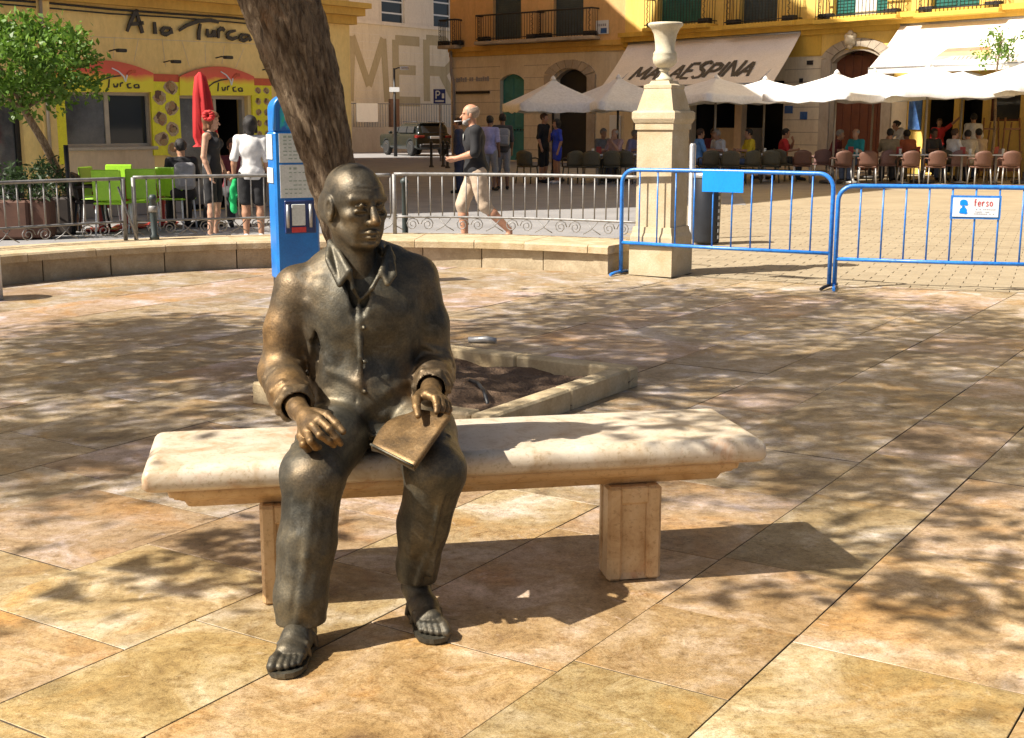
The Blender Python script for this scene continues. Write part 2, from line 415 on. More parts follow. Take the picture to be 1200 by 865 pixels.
# circular plaza: a ring of wall round it, centre and radius measured
CC = Vector((-1.5, 9.75)); CR = 4.4
def arc(r, deg): return Vector((CC.x+r*math.sin(R(deg)), CC.y+r*math.cos(R(deg))))
TH = R(32.75); DA = Vector((math.sin(TH), math.cos(TH))); DB = Vector((-math.cos(TH), math.sin(TH)))
def clip(poly, p, n):
    out = []
    for i in range(len(poly)):
        a, b = poly[i], poly[(i+1) % len(poly)]; da = (a-p).dot(n); db = (b-p).dot(n)
        if da <= 0: out.append(a)
        if da*db < 0: out.append(a+(b-a)*(da/(da-db)))
    return out
pav = bpy.data.objects.new('pavement', None); col.objects.link(pav); pav['kind'] = 'structure'
EDGE_P = Vector((2.3, 12.88)); EDGE_N = Vector((.39, .92)).normalized()   # where the slabs give way to small pavers
def add_slab(a0, a1, b0, b1):
    g = .0022
    poly = [DA*(a0+g)+DB*(b0+g), DA*(a1-g)+DB*(b0+g), DA*(a1-g)+DB*(b1-g), DA*(a0+g)+DB*(b1-g)]
    c = (poly[0]+poly[2])/2
    if c.y < -.4 or c.y > 14.5 or abs(c.x) > 1.4+c.y*.47 : return
    if c.x > 1.35: poly = clip(poly, EDGE_P, EDGE_N)
    else:
        if (c-CC).length > CR+.7 and c.y > 9: return
        if c.y > 8:
            for dg in range(-110, 60, 6):
                if len(poly) > 2: n = arc(1, dg)-CC; poly = clip(poly, arc(CR+.06, dg), n)
    if len(poly) < 3: return
    area = abs(sum(poly[i].x*poly[(i+1) % len(poly)].y-poly[(i+1) % len(poly)].x*poly[i].y for i in range(len(poly))))/2
    if area < .004: return
    if sum(poly[i].x*poly[(i+1) % len(poly)].y-poly[(i+1) % len(poly)].x*poly[i].y for i in range(len(poly))) < 0: poly = poly[::-1]
    c = sum(poly, Vector((0, 0)))/len(poly); n = len(poly)
    dz = random.uniform(-.0015, .0015); tx, ty = random.uniform(-.002, .002), random.uniform(-.002, .002)
    def ins(q, d): v = c-q; return q+v.normalized()*d
    vs = [(q.x-c.x, q.y-c.y, -.03) for q in poly]+[(q.x-c.x, q.y-c.y, dz-.0015) for q in poly]
    for q in poly: r = ins(q, .0018); vs.append((r.x-c.x, r.y-c.y, dz+(r.x-c.x)*tx+(r.y-c.y)*ty))
    fs = [tuple(range(2*n, 3*n))]
    for k in (0, n): fs += [(k+i, k+(i+1) % n, k+n+(i+1) % n, k+n+i) for i in range(n)]
    me = bpy.data.meshes.new('paving_slab'); me.from_pydata(vs, [], fs); me.materials.append(MAT['slab']); me.materials.append(MAT['joint'])
    for pq in list(me.polygons)[1:n+1]: pq.material_index = 1
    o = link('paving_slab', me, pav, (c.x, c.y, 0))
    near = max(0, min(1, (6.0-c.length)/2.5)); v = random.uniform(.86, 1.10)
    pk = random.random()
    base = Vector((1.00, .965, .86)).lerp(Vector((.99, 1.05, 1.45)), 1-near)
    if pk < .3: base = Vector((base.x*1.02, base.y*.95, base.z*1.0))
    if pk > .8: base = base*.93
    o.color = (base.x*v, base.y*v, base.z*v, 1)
rows = [.58, 1.27, 1.76, 2.45, 2.93, 3.64, 4.45, 4.93, 5.62]
while rows[0] > -11: rows.insert(0, rows[0]-(.49 if len(rows) % 2 else .69))
while rows[-1] < 12: rows.append(rows[-1]+(.50 if len(rows) % 2 else .74))
known = {1.27: [3.07, 3.61, 4.16], .58: [3.55, 4.62], 1.76: [2.98], 2.45: [1.92, 2.69], 2.93: [2.41]}
for b0, b1 in zip(rows[:-1], rows[1:]):
    k = known.get(b0, [random.uniform(3, 4)])
    js = list(k)
    while js[-1] < 19: js.append(js[-1]+random.uniform(.6, 1.15)*(1.0 if js[-1] < 8 else 1.35))
    while js[0] > -4: js.insert(0, js[0]-random.uniform(.6, 1.15))
    for a0, a1 in zip(js[:-1], js[1:]): add_slab(a0, a1, b0, b1)
# small pavers beyond the barriers: the 300 nearest one by one, the rest as one mass
tp = bpy.data.objects.new('terrace_paver_field', None); col.objects.link(tp); tp['kind'] = 'structure'
eu = Vector((EDGE_N.y, -EDGE_N.x)); cand = []
pl, pw = .30, .20
for i in range(0, 60):
    for j in range(-12, 60):
        c = EDGE_P+EDGE_N*(i*pw+.11)+eu*((j+.5*(i % 2))*pl)
        if c.x < 1.2 or c.x > .47*c.y+1.5 or c.x < .5+(c.y-13)*.22: continue
        if (c-Vector((1.55, 13.4))).length < .3: continue
        cand.append(c)
cand.sort(key=lambda c: c.length)
pmb = MB(); pmb.box((0, 0, -.02), (pl-.007, pw-.007, .04), ch=.003); pme = pmb.mesh('paver', MAT['paver'])
ang = math.atan2(eu.y, eu.x); rest = MB()
for n, c in enumerate(cand):
    dz = random.uniform(-.003, .001)
    if n < 300:
        o = link('paver', pme, tp, (c.x, c.y, dz)); o.rotation_euler = (0, 0, ang)
    else: rest.box((c.x, c.y, dz-.02), (pl-.007, pw-.007, .04), ang)
if rest.v: o = rest.build('far_pavers', MAT['paver'], tp); o['kind'] = 'stuff'

# ================================================================== LOW CIRCULAR WALL
lw = thing('low_stone_wall', 'curved low stone wall with pale coping carrying the grey railing round the plaza', 'wall', (*arc(4.8, -5), 0))
def arcblock(mb, r0, r1, d0, d1, z0, z1, seg=3, ch=.012):
    ds = [d0+(d1-d0)*i/seg for i in range(seg+1)]; ring = []
    for d in ds:
        ring.append([(r0, z0), (r0, z1-ch), (r0+ch, z1), (r1-ch, z1), (r1, z1-ch), (r1, z0)])
    vs = []
    for d, pr in zip(ds, ring):
        for r, z in pr: p = arc(r, d); vs.append((p.x, p.y, z))
    fs = []
    for i in range(seg):
        for k in range(6): fs.append((i*6+k, i*6+(k+1) % 6, (i+1)*6+(k+1) % 6, (i+1)*6+k))
    fs += [tuple(range(6))[::-1], tuple(seg*6+k for k in range(6))]
    mb.add(vs, fs)
d = -112.0
while d < 34.5:
    L = random.uniform(5.5, 11.5); e = min(d+L, 34.8)
    mb = MB(); off = random.uniform(-.008, .008); arcblock(mb, CR+off, 5.1, d+.08, e-.08, 0, .215, 3, .006); mb.build('stone_block', MAT['wall_stone'], lw); d = e
d = -112.0
while d < 34.8:
    L = random.uniform(6.5, 10.5); e = min(d+L, 35.2)
    mb = MB(); off = random.uniform(-.006, .006); arcblock(mb, CR-.07+off, 5.22, d+.05, e-.05, .216, .30+random.uniform(-.004, .003), 4, .02); mb.build('coping_stone', MAT['coping'], lw); d = e

# ================================================================== GREY RAILING ON THE WALL
MAT['rail'] = mk('galvanised_rail', (.27, .265, .26), (.17, .165, .16), 14, .5, metal=.3, bmp=.1)
def spiral(c, u, r, turns, z0, flip=1):
    pts = []
    for i in range(16):
        t = i/15; a = t*turns*2*math.pi; rr = r*(1-.78*t)
        pts.append((c.x+u.x*rr*math.cos(a)*flip, c.y+u.y*rr*math.cos(a)*flip, z0+rr*math.sin(a)))
    return pts
def railing(name, label, d0, d1, zt, zb, zs, post0=True, post1=True, rf=5.05, sag=0.0):
    base = arc(rf, (d0+d1)/2); t = thing(name, label, 'railing', (base.x, base.y, .3), 'grey railings on the low wall')
    ds = [d0+(d1-d0)*i/24 for i in range(25)]
    P = lambda d, z: Vector((*arc(rf, d), z+sag*(d-d1)/(d0-d1)))
    MB().tube([P(d, zt) for d in ds], .019, 8).build('top_rail', MAT['rail'], t)
    MB().tube([P(d, zb) for d in ds], .015, 6).build('lower_rail', MAT['rail'], t)
    n = max(2, round(R(abs(d1-d0))*rf/.14))
    for i in range(n+1):
        d = d0+(d1-d0)*i/n
        if (i == 0 and post0) or (i == n and post1):
            m = MB().tube([P(d, .3), P(d, zt+.0)], .024, 8); m.build('post', MAT['rail'], t)
        else: MB().tube([P(d, zb), P(d, zt)], .0085, 6).build('bar', MAT['rail'], t)
    n2 = max(1, round(R(abs(d1-d0))*rf/.62)); sc = MB(); zc = (zb+zs)/2; r = (zb-zs)/2*.92
    for i in range(n2):
        dm = d0+(d1-d0)*(i+.5)/n2; du = math.degrees(r*1.15/rf)
        u = (arc(1, dm+1)-arc(1, dm)).normalized()
        for sg in (-1, 1):
            c = P(dm+sg*du, zc); sc.tube(spiral(c, u, r, 1.75, c.z, -sg), .0065, 5)
            c2 = P(dm+sg*du*2.6, zs+.01)
            sc.tube([P(dm+sg*du*2.1, zc-r*.9), P(dm+sg*du*3.1, zc-.02), P(dm+sg*du*4.0, zc+r*.85)], .006, 5)
    sc.build('scrollwork', MAT['rail'], t)
    return t
railing('railing', 'leftmost grey railing panel with scrolls leaning in front of the orange tree planter', -76, -32.6, .965, .50, .33, sag=-.02)
br = MB().tube([Vector((*arc(5.05, -33.2), .88)), Vector((*arc(4.9, -31.6), .31))], .012, 6)
o = br.build('railing_brace', MAT['rail'], None, (*arc(4.9, -31.6), .3)); tag(o, 'thin slanting steel brace beside the end post of the leftmost railing', 'brace')
railing('railing', 'grey railing panel running behind the blue ticket machine and the two women', -31.3, 1.2, .975, .50, .33, True, False)
railing('railing', 'grey railing panel between the statue head and the stone pillar', 1.7, 34.8, .985, .50, .33, True, False)
MAT['bollard_green'] = mk('dark_green_paint', (.035, .05, .05), None, 6, .5)
bp = arc(4.95, -29.3)
mb = MB().lathe([(.05, .30), (.055, .34), (.038, .36), (.036, .72), (.045, .735), (.045, .76), (.03, .79)], (bp.x, bp.y, 0), 14)
t = thing('iron_post', 'short dark green iron post standing on the low wall between railing panels', 'post', (bp.x, bp.y, .3)); mb.build('post', MAT['bollard_green'], t)
MB().lathe([(.04, .60), (.05, .61), (.05, .66), (.04, .67)], (bp.x, bp.y, 0), 14).build('collar', MAT['rail'], t)
bp = arc(5.3, 2.6)
mb = MB().lathe([(.05, .0), (.05, .02), (.036, .06), (.036, .86), (.05, .87), (.05, .9), (.02, .93)], (bp.x, bp.y+.1, 0), 14)
t = thing('bollard', 'dark grey bollard just behind the railing beside the statue head', 'bollard', (bp.x, bp.y+.1, 0)); mb.build('post', MAT['bollard_green'], t)
# pale stone bollard cut by the left edge of the frame
MAT['white_paint'] = mk('white_paint', (.72, .70, .66), (.6, .58, .54), 5, .6)
q = G(-24, 351)
t = thing('white_post', 'squat whitewashed post at the left edge in front of the low wall', 'post', q)
MB().lathe([(.20, 0), (.20, .46), (.17, .50), (.05, .53)], q, 20).build('shaft', MAT['white_paint'], t)

# ================================================================== PILLAR WITH URN
pc = Vector((1.56, 13.42, 0)); PR = -TH
t = thing('stone_pillar', 'pale square stone gate pillar with vase finial behind the first blue barrier', 'pillar', pc)
RT = math.sqrt(.5)
def sq(prof, name, mat=None):   # square in plan, turned with the paving
    MB().lathe([(r*math.sqrt(2), z) for r, z in prof], pc, 4, False, math.pi/4+PR).build(name, mat or MAT['pillar'], t)
sq([(.245, 0), (.245, .30), (.240, .31), (.240, .40), (.225, .44), (.218, .50)], 'plinth')
sq([(.198, .50), (.198, 1.49)], 'shaft')
sq([(.215, 1.49), (.215, 1.55), (.225, 1.56), (.242, 1.60), (.242, 1.66), (.225, 1.68)], 'cornice')
sq([(.205, 1.68), (.20, 1.70), (.150, 1.90), (.155, 1.905), (.155, 1.935), (.115, 1.95), (.10, 1.98)], 'pyramid_cap')
MB().lathe([(.085, 1.980), (.09, 1.999), (.06, 2.018), (.038, 2.056), (.038, 2.075), (.06, 2.089), (.045, 2.103), (.085, 2.122), (.118, 2.160), (.125, 2.207), (.118, 2.245), (.122, 2.254), (.100, 2.282), (.105, 2.367), (.118, 2.443), (.15, 2.504), (.178, 2.528), (.178, 2.547), (.165, 2.556), (.14, 2.538), (.08, 2.443), (.05, 2.349)], pc, 28).build('urn', MAT['urn'], t)

# ================================================================== BLUE CROWD BARRIERS
MAT['blue'] = mk('blue_barrier_paint', (.025, .22, .70), (.018, .14, .48), 22, .34, spec=.6, c3=(.10, .20, .42), bmp=.15)
MAT['blue_sheet'] = mk('bright_blue_sheet', (.0, .26, .86), (.0, .24, .8), 4, .4)
MAT['white_sheet'] = mk('white_sheet', (.75, .78, .80), (.7, .73, .76), 4, .4)
MAT['red_print'] = mk('red_print', (.62, .05, .05), None, 4, .5)
MAT['grey_print'] = mk('grey_print', (.35, .35, .38), None, 4, .5)
# ---- stroke lettering: each letter a set of pen strokes in a unit box
GL = {'A': ['00 50 51', '1,0 .5,1', '.2,.36 .8,.36'], }
GL = {
 'A': [[(0, 0), (.5, 1)], [(.5, 1), (1, 0)], [(.2, .36), (.8, .36)]], 'M': [[(0, 0), (.08, 1)], [(.08, 1), (.5, .25)], [(.5, .25), (.92, 1)], [(.92, 1), (1, 0)]],
 'L': [[(.05, 1), (.05, 0)], [(.05, 0), (.9, 0)]], 'E': [[(.9, 1), (.05, 1)], [(.05, 1), (.05, 0)], [(.05, 0), (.9, 0)], [(.05, .52), (.75, .52)]],
 'S': [[(.92, .9), (.6, 1), (.2, .95), (.1, .75), (.3, .56), (.7, .45), (.9, .25), (.75, .04), (.35, 0), (.05, .1)]], 'P': [[(.05, 0), (.05, 1)], [(.05, 1), (.65, 1), (.92, .86), (.92, .64), (.65, .48), (.05, .48)]],
 'I': [[(.5, 0), (.5, 1)]], 'N': [[(.05, 0), (.05, 1)], [(.05, 1), (.95, 0)], [(.95, 0), (.95, 1)]], 'R': [[(.05, 0), (.05, 1)], [(.05, 1), (.65, 1), (.92, .86), (.92, .66), (.65, .5), (.05, .5)], [(.5, .5), (.98, 0)]],
 'C': [[(.92, .85), (.65, 1), (.3, .95), (.05, .65), (.05, .35), (.3, .05), (.65, 0), (.92, .15)]], 'D': [[(.05, 0), (.05, 1)], [(.05, 1), (.55, 1), (.95, .7), (.95, .3), (.55, 0), (.05, 0)]],
 'f': [[(.75, .95), (.5, 1), (.35, .85), (.35, 0)], [(.1, .62), (.7, .62)]], 'e': [[(.05, .33), (.9, .33), (.85, .55), (.5, .66), (.12, .5), (.05, .25), (.3, 0), (.85, .08)]], 'r': [[(.15, 0), (.15, .64)], [(.15, .45), (.45, .64), (.8, .6)]],
 's': [[(.85, .58), (.45, .66), (.15, .5), (.5, .34), (.85, .18), (.5, 0), (.1, .08)]], 'o': [[(.5, .66), (.12, .5), (.12, .16), (.5, 0), (.88, .16), (.88, .5), (.5, .66)]],
 'l': [[(.5, 0), (.5, 1)]], 'a': [[(.15, .55), (.5, .66), (.8, .55), (.82, .0)], [(.82, .38), (.4, .38), (.12, .2), (.35, 0), (.82, .16)]], 'u': [[(.12, .64), (.12, .15), (.4, 0), (.82, .15)], [(.82, .64), (.82, 0)]],
 'c': [[(.85, .55), (.5, .66), (.12, .45), (.12, .18), (.5, 0), (.88, .1)]], ' ': []}
def letters(mb, text, o, ux, uy, h, wd, gap, thick, n, depth=.01, slant=0.0, jit=0.0, taper=False):
    """flat strokes standing depth proud of the plane (o, ux, uy), n = outward normal"""
    x = 0.0; ux, uy, n, o = Vector(ux).normalized(), Vector(uy).normalized(), Vector(n).normalized(), Vector(o)
    rj = random.Random(5)
    for ch in text:
        if ch == ' ': x += wd*.6; continue
        lw_ = wd*(.35 if ch in 'Il' else 1)
        for stn, st in enumerate(GL[ch]):
            P = [((x+(.5 if ch in 'Il' else px)*lw_+slant*py*h+rj.uniform(-jit, jit)), py*h+rj.uniform(-jit, jit)) for px, py in st]
            L, Rr = [], []
            for i, (px, py) in enumerate(P):
                a = P[max(i-1, 0)]; b = P[min(i+1, len(P)-1)]; dx, dy = b[0]-a[0], b[1]-a[1]; q = math.hypot(dx, dy) or 1
                th = thick*(1.0 if not taper else (1.25-.7*abs(i/(len(P)-1)-.35)))
                L.append((px-dy/q*th/2, py+dx/q*th/2)); Rr.append((px+dy/q*th/2, py-dx/q*th/2))
            up = .0008*stn
            for i in range(len(P)-1):
                quad = [Rr[i], Rr[i+1], L[i+1], L[i]]
                mb.prism([o+ux*a+uy*b+n*(depth+up) for a, b in quad], -n*(depth+up-.0005))
        x += lw_+gap
    return x
def barrier(p0, p1, ztop, zbot, nb, label, plate):
    p0, p1 = Vector(p0), Vector(p1); u = (p1-p0).normalized(); Lb = (p1-p0).length; n = Vector((u.y, -u.x, 0))
    t = thing('crowd_barrier', label, 'barrier', (p0+p1)/2, 'blue steel crowd barriers')
    P = lambda s, z: p0+u*s+Vector((0, 0, z))
    r = .14; pts = [P(0, 0.02), P(0, ztop-r)]
    for i in range(1, 6): a = math.pi/2*i/6; pts.append(P(r-r*math.cos(a), ztop-r+r*math.sin(a)))
    pts += [P(r, ztop), P(Lb/2, ztop+.004), P(Lb-r, ztop)]
    for i in range(1, 6): a = math.pi/2*i/6; pts.append(P(Lb-r+r*math.sin(a), ztop-r+r*math.cos(a)))
    pts += [P(Lb, ztop-r), P(Lb, .02)]
    MB().tube(pts, .021, 10).build('frame', MAT['blue'], t)
    MB().tube([P(0, zbot), P(Lb*.5, zbot-.006), P(Lb, zbot)], .018, 8).build('lower_rail', MAT['blue'], t)
    for i in range(nb):
        s = Lb*(i+1)/(nb+1); MB().tube([P(s, zbot), P(s, ztop)], .0085, 6).build('bar', MAT['blue'], t)
    for s in (0, Lb):
        c = P(s, .018); MB().tube([c-n*.24, c-n*.12+Vector((0, 0, .012)), c+n*.12+Vector((0, 0, .012)), c+n*.24], .016, 6).build('foot', MAT['black'] if s else MAT['blue'], t)
    return t, P, u, n, Lb
b0 = Vector((1.139, 13.36, 0)); b1 = Vector((3.035, 12.19, 0))
t, P, u, n, Lb = barrier(b0, b1, 1.085, .335, 10, 'blue crowd barrier with plain blue plate in front of the stone pillar', 'blue')
tocam = n if n.y < 0 else -n
a, bb = .405*Lb, .60*Lb
MB().box((P((a+bb)/2, .985))+tocam*.022, (bb-a, .008, .20), math.atan2(u.y, u.x)).build('plate', MAT['blue_sheet'], t)
b2 = Vector((3.08, 12.165, 0)); b3 = Vector((5.25, 11.58, 0))
t, P, u, n, Lb = barrier(b2, b3, .975, .285, 10, 'blue crowd barrier with small white company sign, cut by the right edge', 'white')
tocam = n if n.y < 0 else -n
i0, i1 = Lb*5/11, Lb*7/11; wS = i1-i0
MB().box(P((i0+i1)/2, .795)+tocam*.014, (wS+.03, .010, .215), math.atan2(u.y, u.x)).build('sign_frame', MAT['blue'], t)
sg = MB().box(P((i0+i1)/2, .795)+tocam*.022, (wS-.01, .008, .175), math.atan2(u.y, u.x)).build('sign_plate', MAT['white_sheet'], t)
o_ = P(i0, .795)+tocam*.0265
mb = MB(); letters(mb, 'ferso', o_+u*(wS*.46)+Vector((0, 0, .012)), u, (0, 0, 1), .062, .026, .008, .008, tocam, .002); mb.build('lettering', MAT['red_print'], t)
mb = MB()
for k, (zz, ww) in enumerate(((-.018, .19), (-.04, .15), (-.058, .18))):
    for q in range(12):
        if random.random() < .8: mb.box(o_+u*(wS*.46+ww*(q+.5)/12)+Vector((0, 0, zz))+tocam*.001, (ww/12*.7, .002, .006), math.atan2(u.y, u.x))
mb.build('small_print', MAT['grey_print'], t)['kind'] = 'stuff'
mb = MB()
for (ox, oz, rx, rz_, k) in ((.24, .045, .034, .026, 0), (.20, .03, .018, .014, 1), (.29, .03, .018, .014, 1), (.24, -.03, .032, .030, 0), (.19, -.045, .016, .012, 1), (.29, -.05, .016, .012, 1), (.24, .005, .014, .012, 0)):
    c = o_+u*(wS*ox)+Vector((0, 0, oz))+tocam*(.002+.0007*k)
    mb.prism([c+u*(rx*math.cos(i*math.pi/7))+Vector((0, 0, rz_*math.sin(i*math.pi/7))) for i in range(14)], -tocam*.0015)
mb.build('emblem', MAT['blue_sheet'], t)

# ================================================================== LITTER BIN AND STEEL POST BEHIND THE PILLAR
MAT['bin'] = mk('bin_dark_metal', (.018, .022, .03), (.012, .014, .02), 6, .45, bmp=.1)
MAT['steel'] = mk('brushed_steel', (.42, .42, .42), (.34, .34, .35), 20, .4, metal=.6)
q = G(827, 286)
t = thing('litter_bin', 'dark round litter bin with grey rim between the pillar and open terrace', 'bin', q)
MB().lathe([(.165, .02), (.175, .05), (.19, .86), (.18, .88)], q, 22).build('body', MAT['bin'], t)
MB().lathe([(.198, .86), (.205, .87), (.205, .90), (.19, .93), (.13, .95), (.12, .94)], q, 22).build('rim', MAT['steel'], t)
mb = MB()
for k in range(9):
    for aa in (-.55, -.42):
        mb.box(q+Vector((.192*math.sin(.9+aa*.6+.2), -.192*math.cos(.9+aa*.6+.2), .1+k*.085)), (.02, .008, .045), .9+aa*.6+.2)
mb.build('perforations', MAT['steel'], t)['kind'] = 'stuff'
q = G(809, 280)
t = thing('steel_post', 'plain round steel post right behind the stone pillar, next to the bin', 'post', q)
MB().lathe([(.06, 0), (.06, .02), (.045, .03), (.045, 1.26), (.03, 1.29)], q, 14).build('post', MAT['steel'], t)
# ================================================================== MARBLE BENCH
def bench_mat():
    m, t, p, N, L = newmat('cream_marble')
    pv = posvec(t); n = noise_n(t, 6, 8, .65, pv, .8)
    r = ramp(t, [(.32, (.40, .30, .19)), (.48, (.54, .46, .35)), (.7, (.60, .535, .44))]); L.new(n.outputs[0], r.inputs[0])
    n2 = noise_n(t, 3.2, 7, .7, pv, 1.5); r2 = ramp(t, [(.56, (0, 0, 0)), (.68, (1, 1, 1))]); L.new(n2.outputs[0], r2.inputs[0])
    mu = N.new('ShaderNodeMath'); mu.operation = 'MULTIPLY'; mu.inputs[1].default_value = .6; L.new(r2.outputs[0], mu.inputs[0])
    c = mixc(t, mu.outputs[0], r.outputs[0], (.42, .21, .10))
    n3 = noise_n(t, 70, 4, .7, pv); r3 = ramp(t, [(.33, (.72, .68, .6)), (.46, (1, 1, 1))]); L.new(n3.outputs[0], r3.inputs[0])
    c = mixc(t, 1, c, r3.outputs[0], 'MULTIPLY')
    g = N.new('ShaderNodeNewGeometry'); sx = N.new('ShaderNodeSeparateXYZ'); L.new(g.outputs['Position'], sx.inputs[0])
    # orange bounce in the shade painted onto moulding and legs; slab above stays paler
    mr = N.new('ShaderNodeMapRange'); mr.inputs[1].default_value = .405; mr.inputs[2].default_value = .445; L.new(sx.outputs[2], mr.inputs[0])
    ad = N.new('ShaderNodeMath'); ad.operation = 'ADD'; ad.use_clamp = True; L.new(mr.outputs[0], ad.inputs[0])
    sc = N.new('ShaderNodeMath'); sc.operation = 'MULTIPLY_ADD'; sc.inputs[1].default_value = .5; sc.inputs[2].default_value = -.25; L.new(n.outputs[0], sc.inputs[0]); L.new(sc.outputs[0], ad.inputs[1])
    bounce_c = mixc(t, 1, c, (.98, .76, .50), 'MULTIPLY'); c = mixc(t, ad.outputs[0], bounce_c, c)
    L.new(c, p.inputs['Base Color']); p.inputs['Roughness'].default_value = .38
    bump(t, p, n3.outputs[0], .12, .004); return m
MAT['marble'] = bench_mat()
BU = Vector((.982, .189, 0)); BV = Vector((-.189, .982, 0)); BA = math.atan2(BU.y, BU.x)
BC = Vector((-.139, 4.001, 0))+BV*.265                                  # bench centre on the ground
bench = thing('stone_bench', 'cream marble slab bench on two thick legs under the seated bronze figure', 'bench', BC)
def loft(mb, secs, hx, hy, rad, n=6):
    rings = []
    for z, ins in secs:
        a, b = hx-ins, hy-ins; r = max(.012, rad-ins*.6); pts = []
        for cx, cy, a0 in ((a-r, b-r, 0), (-a+r, b-r, 90), (-a+r, -b+r, 180), (a-r, -b+r, 270)):
            for k in range(n): an = R(a0+90*k/(n-1)); pts.append(BC+BU*(cx+r*math.cos(an))+BV*(cy+r*math.sin(an))+Vector((0, 0, z)))
        rings.append(pts)
    m = len(rings[0]); mb.add([p for q in rings for p in q], [(i*m+k, i*m+(k+1) % m, (i+1)*m+(k+1) % m, (i+1)*m+k) for i in range(len(rings)-1) for k in range(m)], True)
    b = len(mb.v)-m*len(rings); mb.f += [tuple(b+k for k in reversed(range(m))), tuple(len(mb.v)-m+k for k in range(m))]; mb.sm += [False, False]
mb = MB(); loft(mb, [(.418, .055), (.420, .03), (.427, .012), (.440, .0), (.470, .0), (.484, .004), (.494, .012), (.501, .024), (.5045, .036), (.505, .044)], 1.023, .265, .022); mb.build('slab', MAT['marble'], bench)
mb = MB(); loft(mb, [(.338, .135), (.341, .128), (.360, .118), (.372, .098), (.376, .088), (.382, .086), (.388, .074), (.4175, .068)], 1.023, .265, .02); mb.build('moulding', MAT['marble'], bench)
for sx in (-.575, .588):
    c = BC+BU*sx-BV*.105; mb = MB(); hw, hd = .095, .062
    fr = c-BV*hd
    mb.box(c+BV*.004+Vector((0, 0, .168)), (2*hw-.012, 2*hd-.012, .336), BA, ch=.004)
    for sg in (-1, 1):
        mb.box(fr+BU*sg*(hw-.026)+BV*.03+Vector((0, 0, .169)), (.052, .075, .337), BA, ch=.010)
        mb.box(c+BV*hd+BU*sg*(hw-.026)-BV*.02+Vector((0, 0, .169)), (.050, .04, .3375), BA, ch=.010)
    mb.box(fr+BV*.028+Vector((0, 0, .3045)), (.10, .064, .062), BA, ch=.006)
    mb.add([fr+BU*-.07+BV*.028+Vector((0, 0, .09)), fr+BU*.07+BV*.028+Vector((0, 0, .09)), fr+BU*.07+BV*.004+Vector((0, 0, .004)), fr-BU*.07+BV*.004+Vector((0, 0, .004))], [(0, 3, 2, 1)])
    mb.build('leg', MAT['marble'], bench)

# ================================================================== TREE PIT
KR = Vector((.765, 7.56, 0)); S = 1.62; da, db = DA.to_3d(), DB.to_3d()
KN = KR-da*S; KL = KN+db*S; KF = KR+db*S; PCN = (KN+KF)/2
t = thing('tree_planter', 'square stone kerbed tree pit filled with earth behind the bench', 'planter', PCN)
for a, b, ins in ((KN, KR, db), (KR, KF, -da), (KF, KL, -db), (KL, KN, da)):
    L = (b-a).length; u = (b-a).normalized(); n = ins
    for k in range(2):
        p, q = a+u*L*k/2, a+u*L*(k+1)/2
        if k == 1: q = q-u*.125
        if k == 0: p = p+u*.0
        mb = MB(); mb.box((p+q)/2+n*.06+Vector((0, 0, .055)), ((q-p).length-.006, .12, .13), math.atan2(u.y, u.x), ch=.012); mb.build('kerb_stone', MAT['kerb'], t)
ng = 26; vs = []; 
for i in range(ng+1):
    for j in range(ng+1):
        p = KN+(da*i+db*j)*(S/ng); r = math.hypot(i-ng/2, j-ng/2)/ng
        p.z = .035+.018*math.sin(i*1.3+j*.7)+.012*random.random()+max(0, .06*(1-r*4)); vs.append(p)
mb = MB(); mb.add(vs, [(i*(ng+1)+j, (i+1)*(ng+1)+j, (i+1)*(ng+1)+j+1, i*(ng+1)+j+1) for i in range(ng) for j in range(ng)], True); mb.build('soil', MAT['soil'], t)
mb = MB(); hp = [G(x, y, .07) for x, y in ((545, 447), (552, 450), (560, 455), (567, 462), (572, 470))]; hp[0].z = .045; hp[-1].z = .05
hp = [h+Vector((0, 0, .03*math.sin(i*.8))) for i, h in enumerate(hp)]
o = mb.tube(hp, .011, 8).build('hose', MAT['black'], None, hp[0]); tag(o, 'short black irrigation hose curling out of the earth in the tree pit', 'hose')
mb = MB(); q = G(570, 402)
o = mb.tube([q+Vector((-.13, .02, .02)), q+Vector((0, 0, .026)), q+Vector((.07, -.02, .02))], [.022, .026, .022], 10).build('pipe_stub', MAT['steel'], None, q); tag(o, 'short grey pipe lying on the slabs past the far corner of the tree pit', 'pipe')

# ================================================================== LEANING TREE
def bark_mat():
    m, t, p, N, L = newmat('rough_bark')
    pv = posvec(t, 0, (1, 1, .24)); n = noise_n(t, 34, 9, .74, pv, 1.2); g = noise_n(t, 9, 5, .6, posvec(t, 0, (1, 1, .35)), .8)
    r = ramp(t, [(.33, (.10, .065, .04)), (.44, (.24, .165, .10)), (.56, (.40, .295, .19)), (.70, (.54, .43, .30))]); L.new(n.outputs[0], r.inputs[0])
    r2 = ramp(t, [(.3, (.6, .55, .5)), (.65, (1.1, 1.08, 1.05))]); L.new(g.outputs[0], r2.inputs[0])
    c = mixc(t, 1, r.outputs[0], r2.outputs[0], 'MULTIPLY')
    n2 = noise_n(t, 5, 5, .6, posvec(t, 0, (1, 1, .5)), .5); r3 = ramp(t, [(.60, (0, 0, 0)), (.68, (1, 1, 1))]); L.new(n2.outputs[0], r3.inputs[0])
    mu = N.new('ShaderNodeMath'); mu.operation = 'MULTIPLY'; mu.inputs[1].default_value = .5; L.new(r3.outputs[0], mu.inputs[0])
    c = mixc(t, mu.outputs[0], c, (.40, .20, .08))
    L.new(c, p.inputs['Base Color']); p.inputs['Roughness'].default_value = .9
    bump(t, p, n.outputs[0], 1.0, .05); return m
MAT['bark'] = bark_mat()
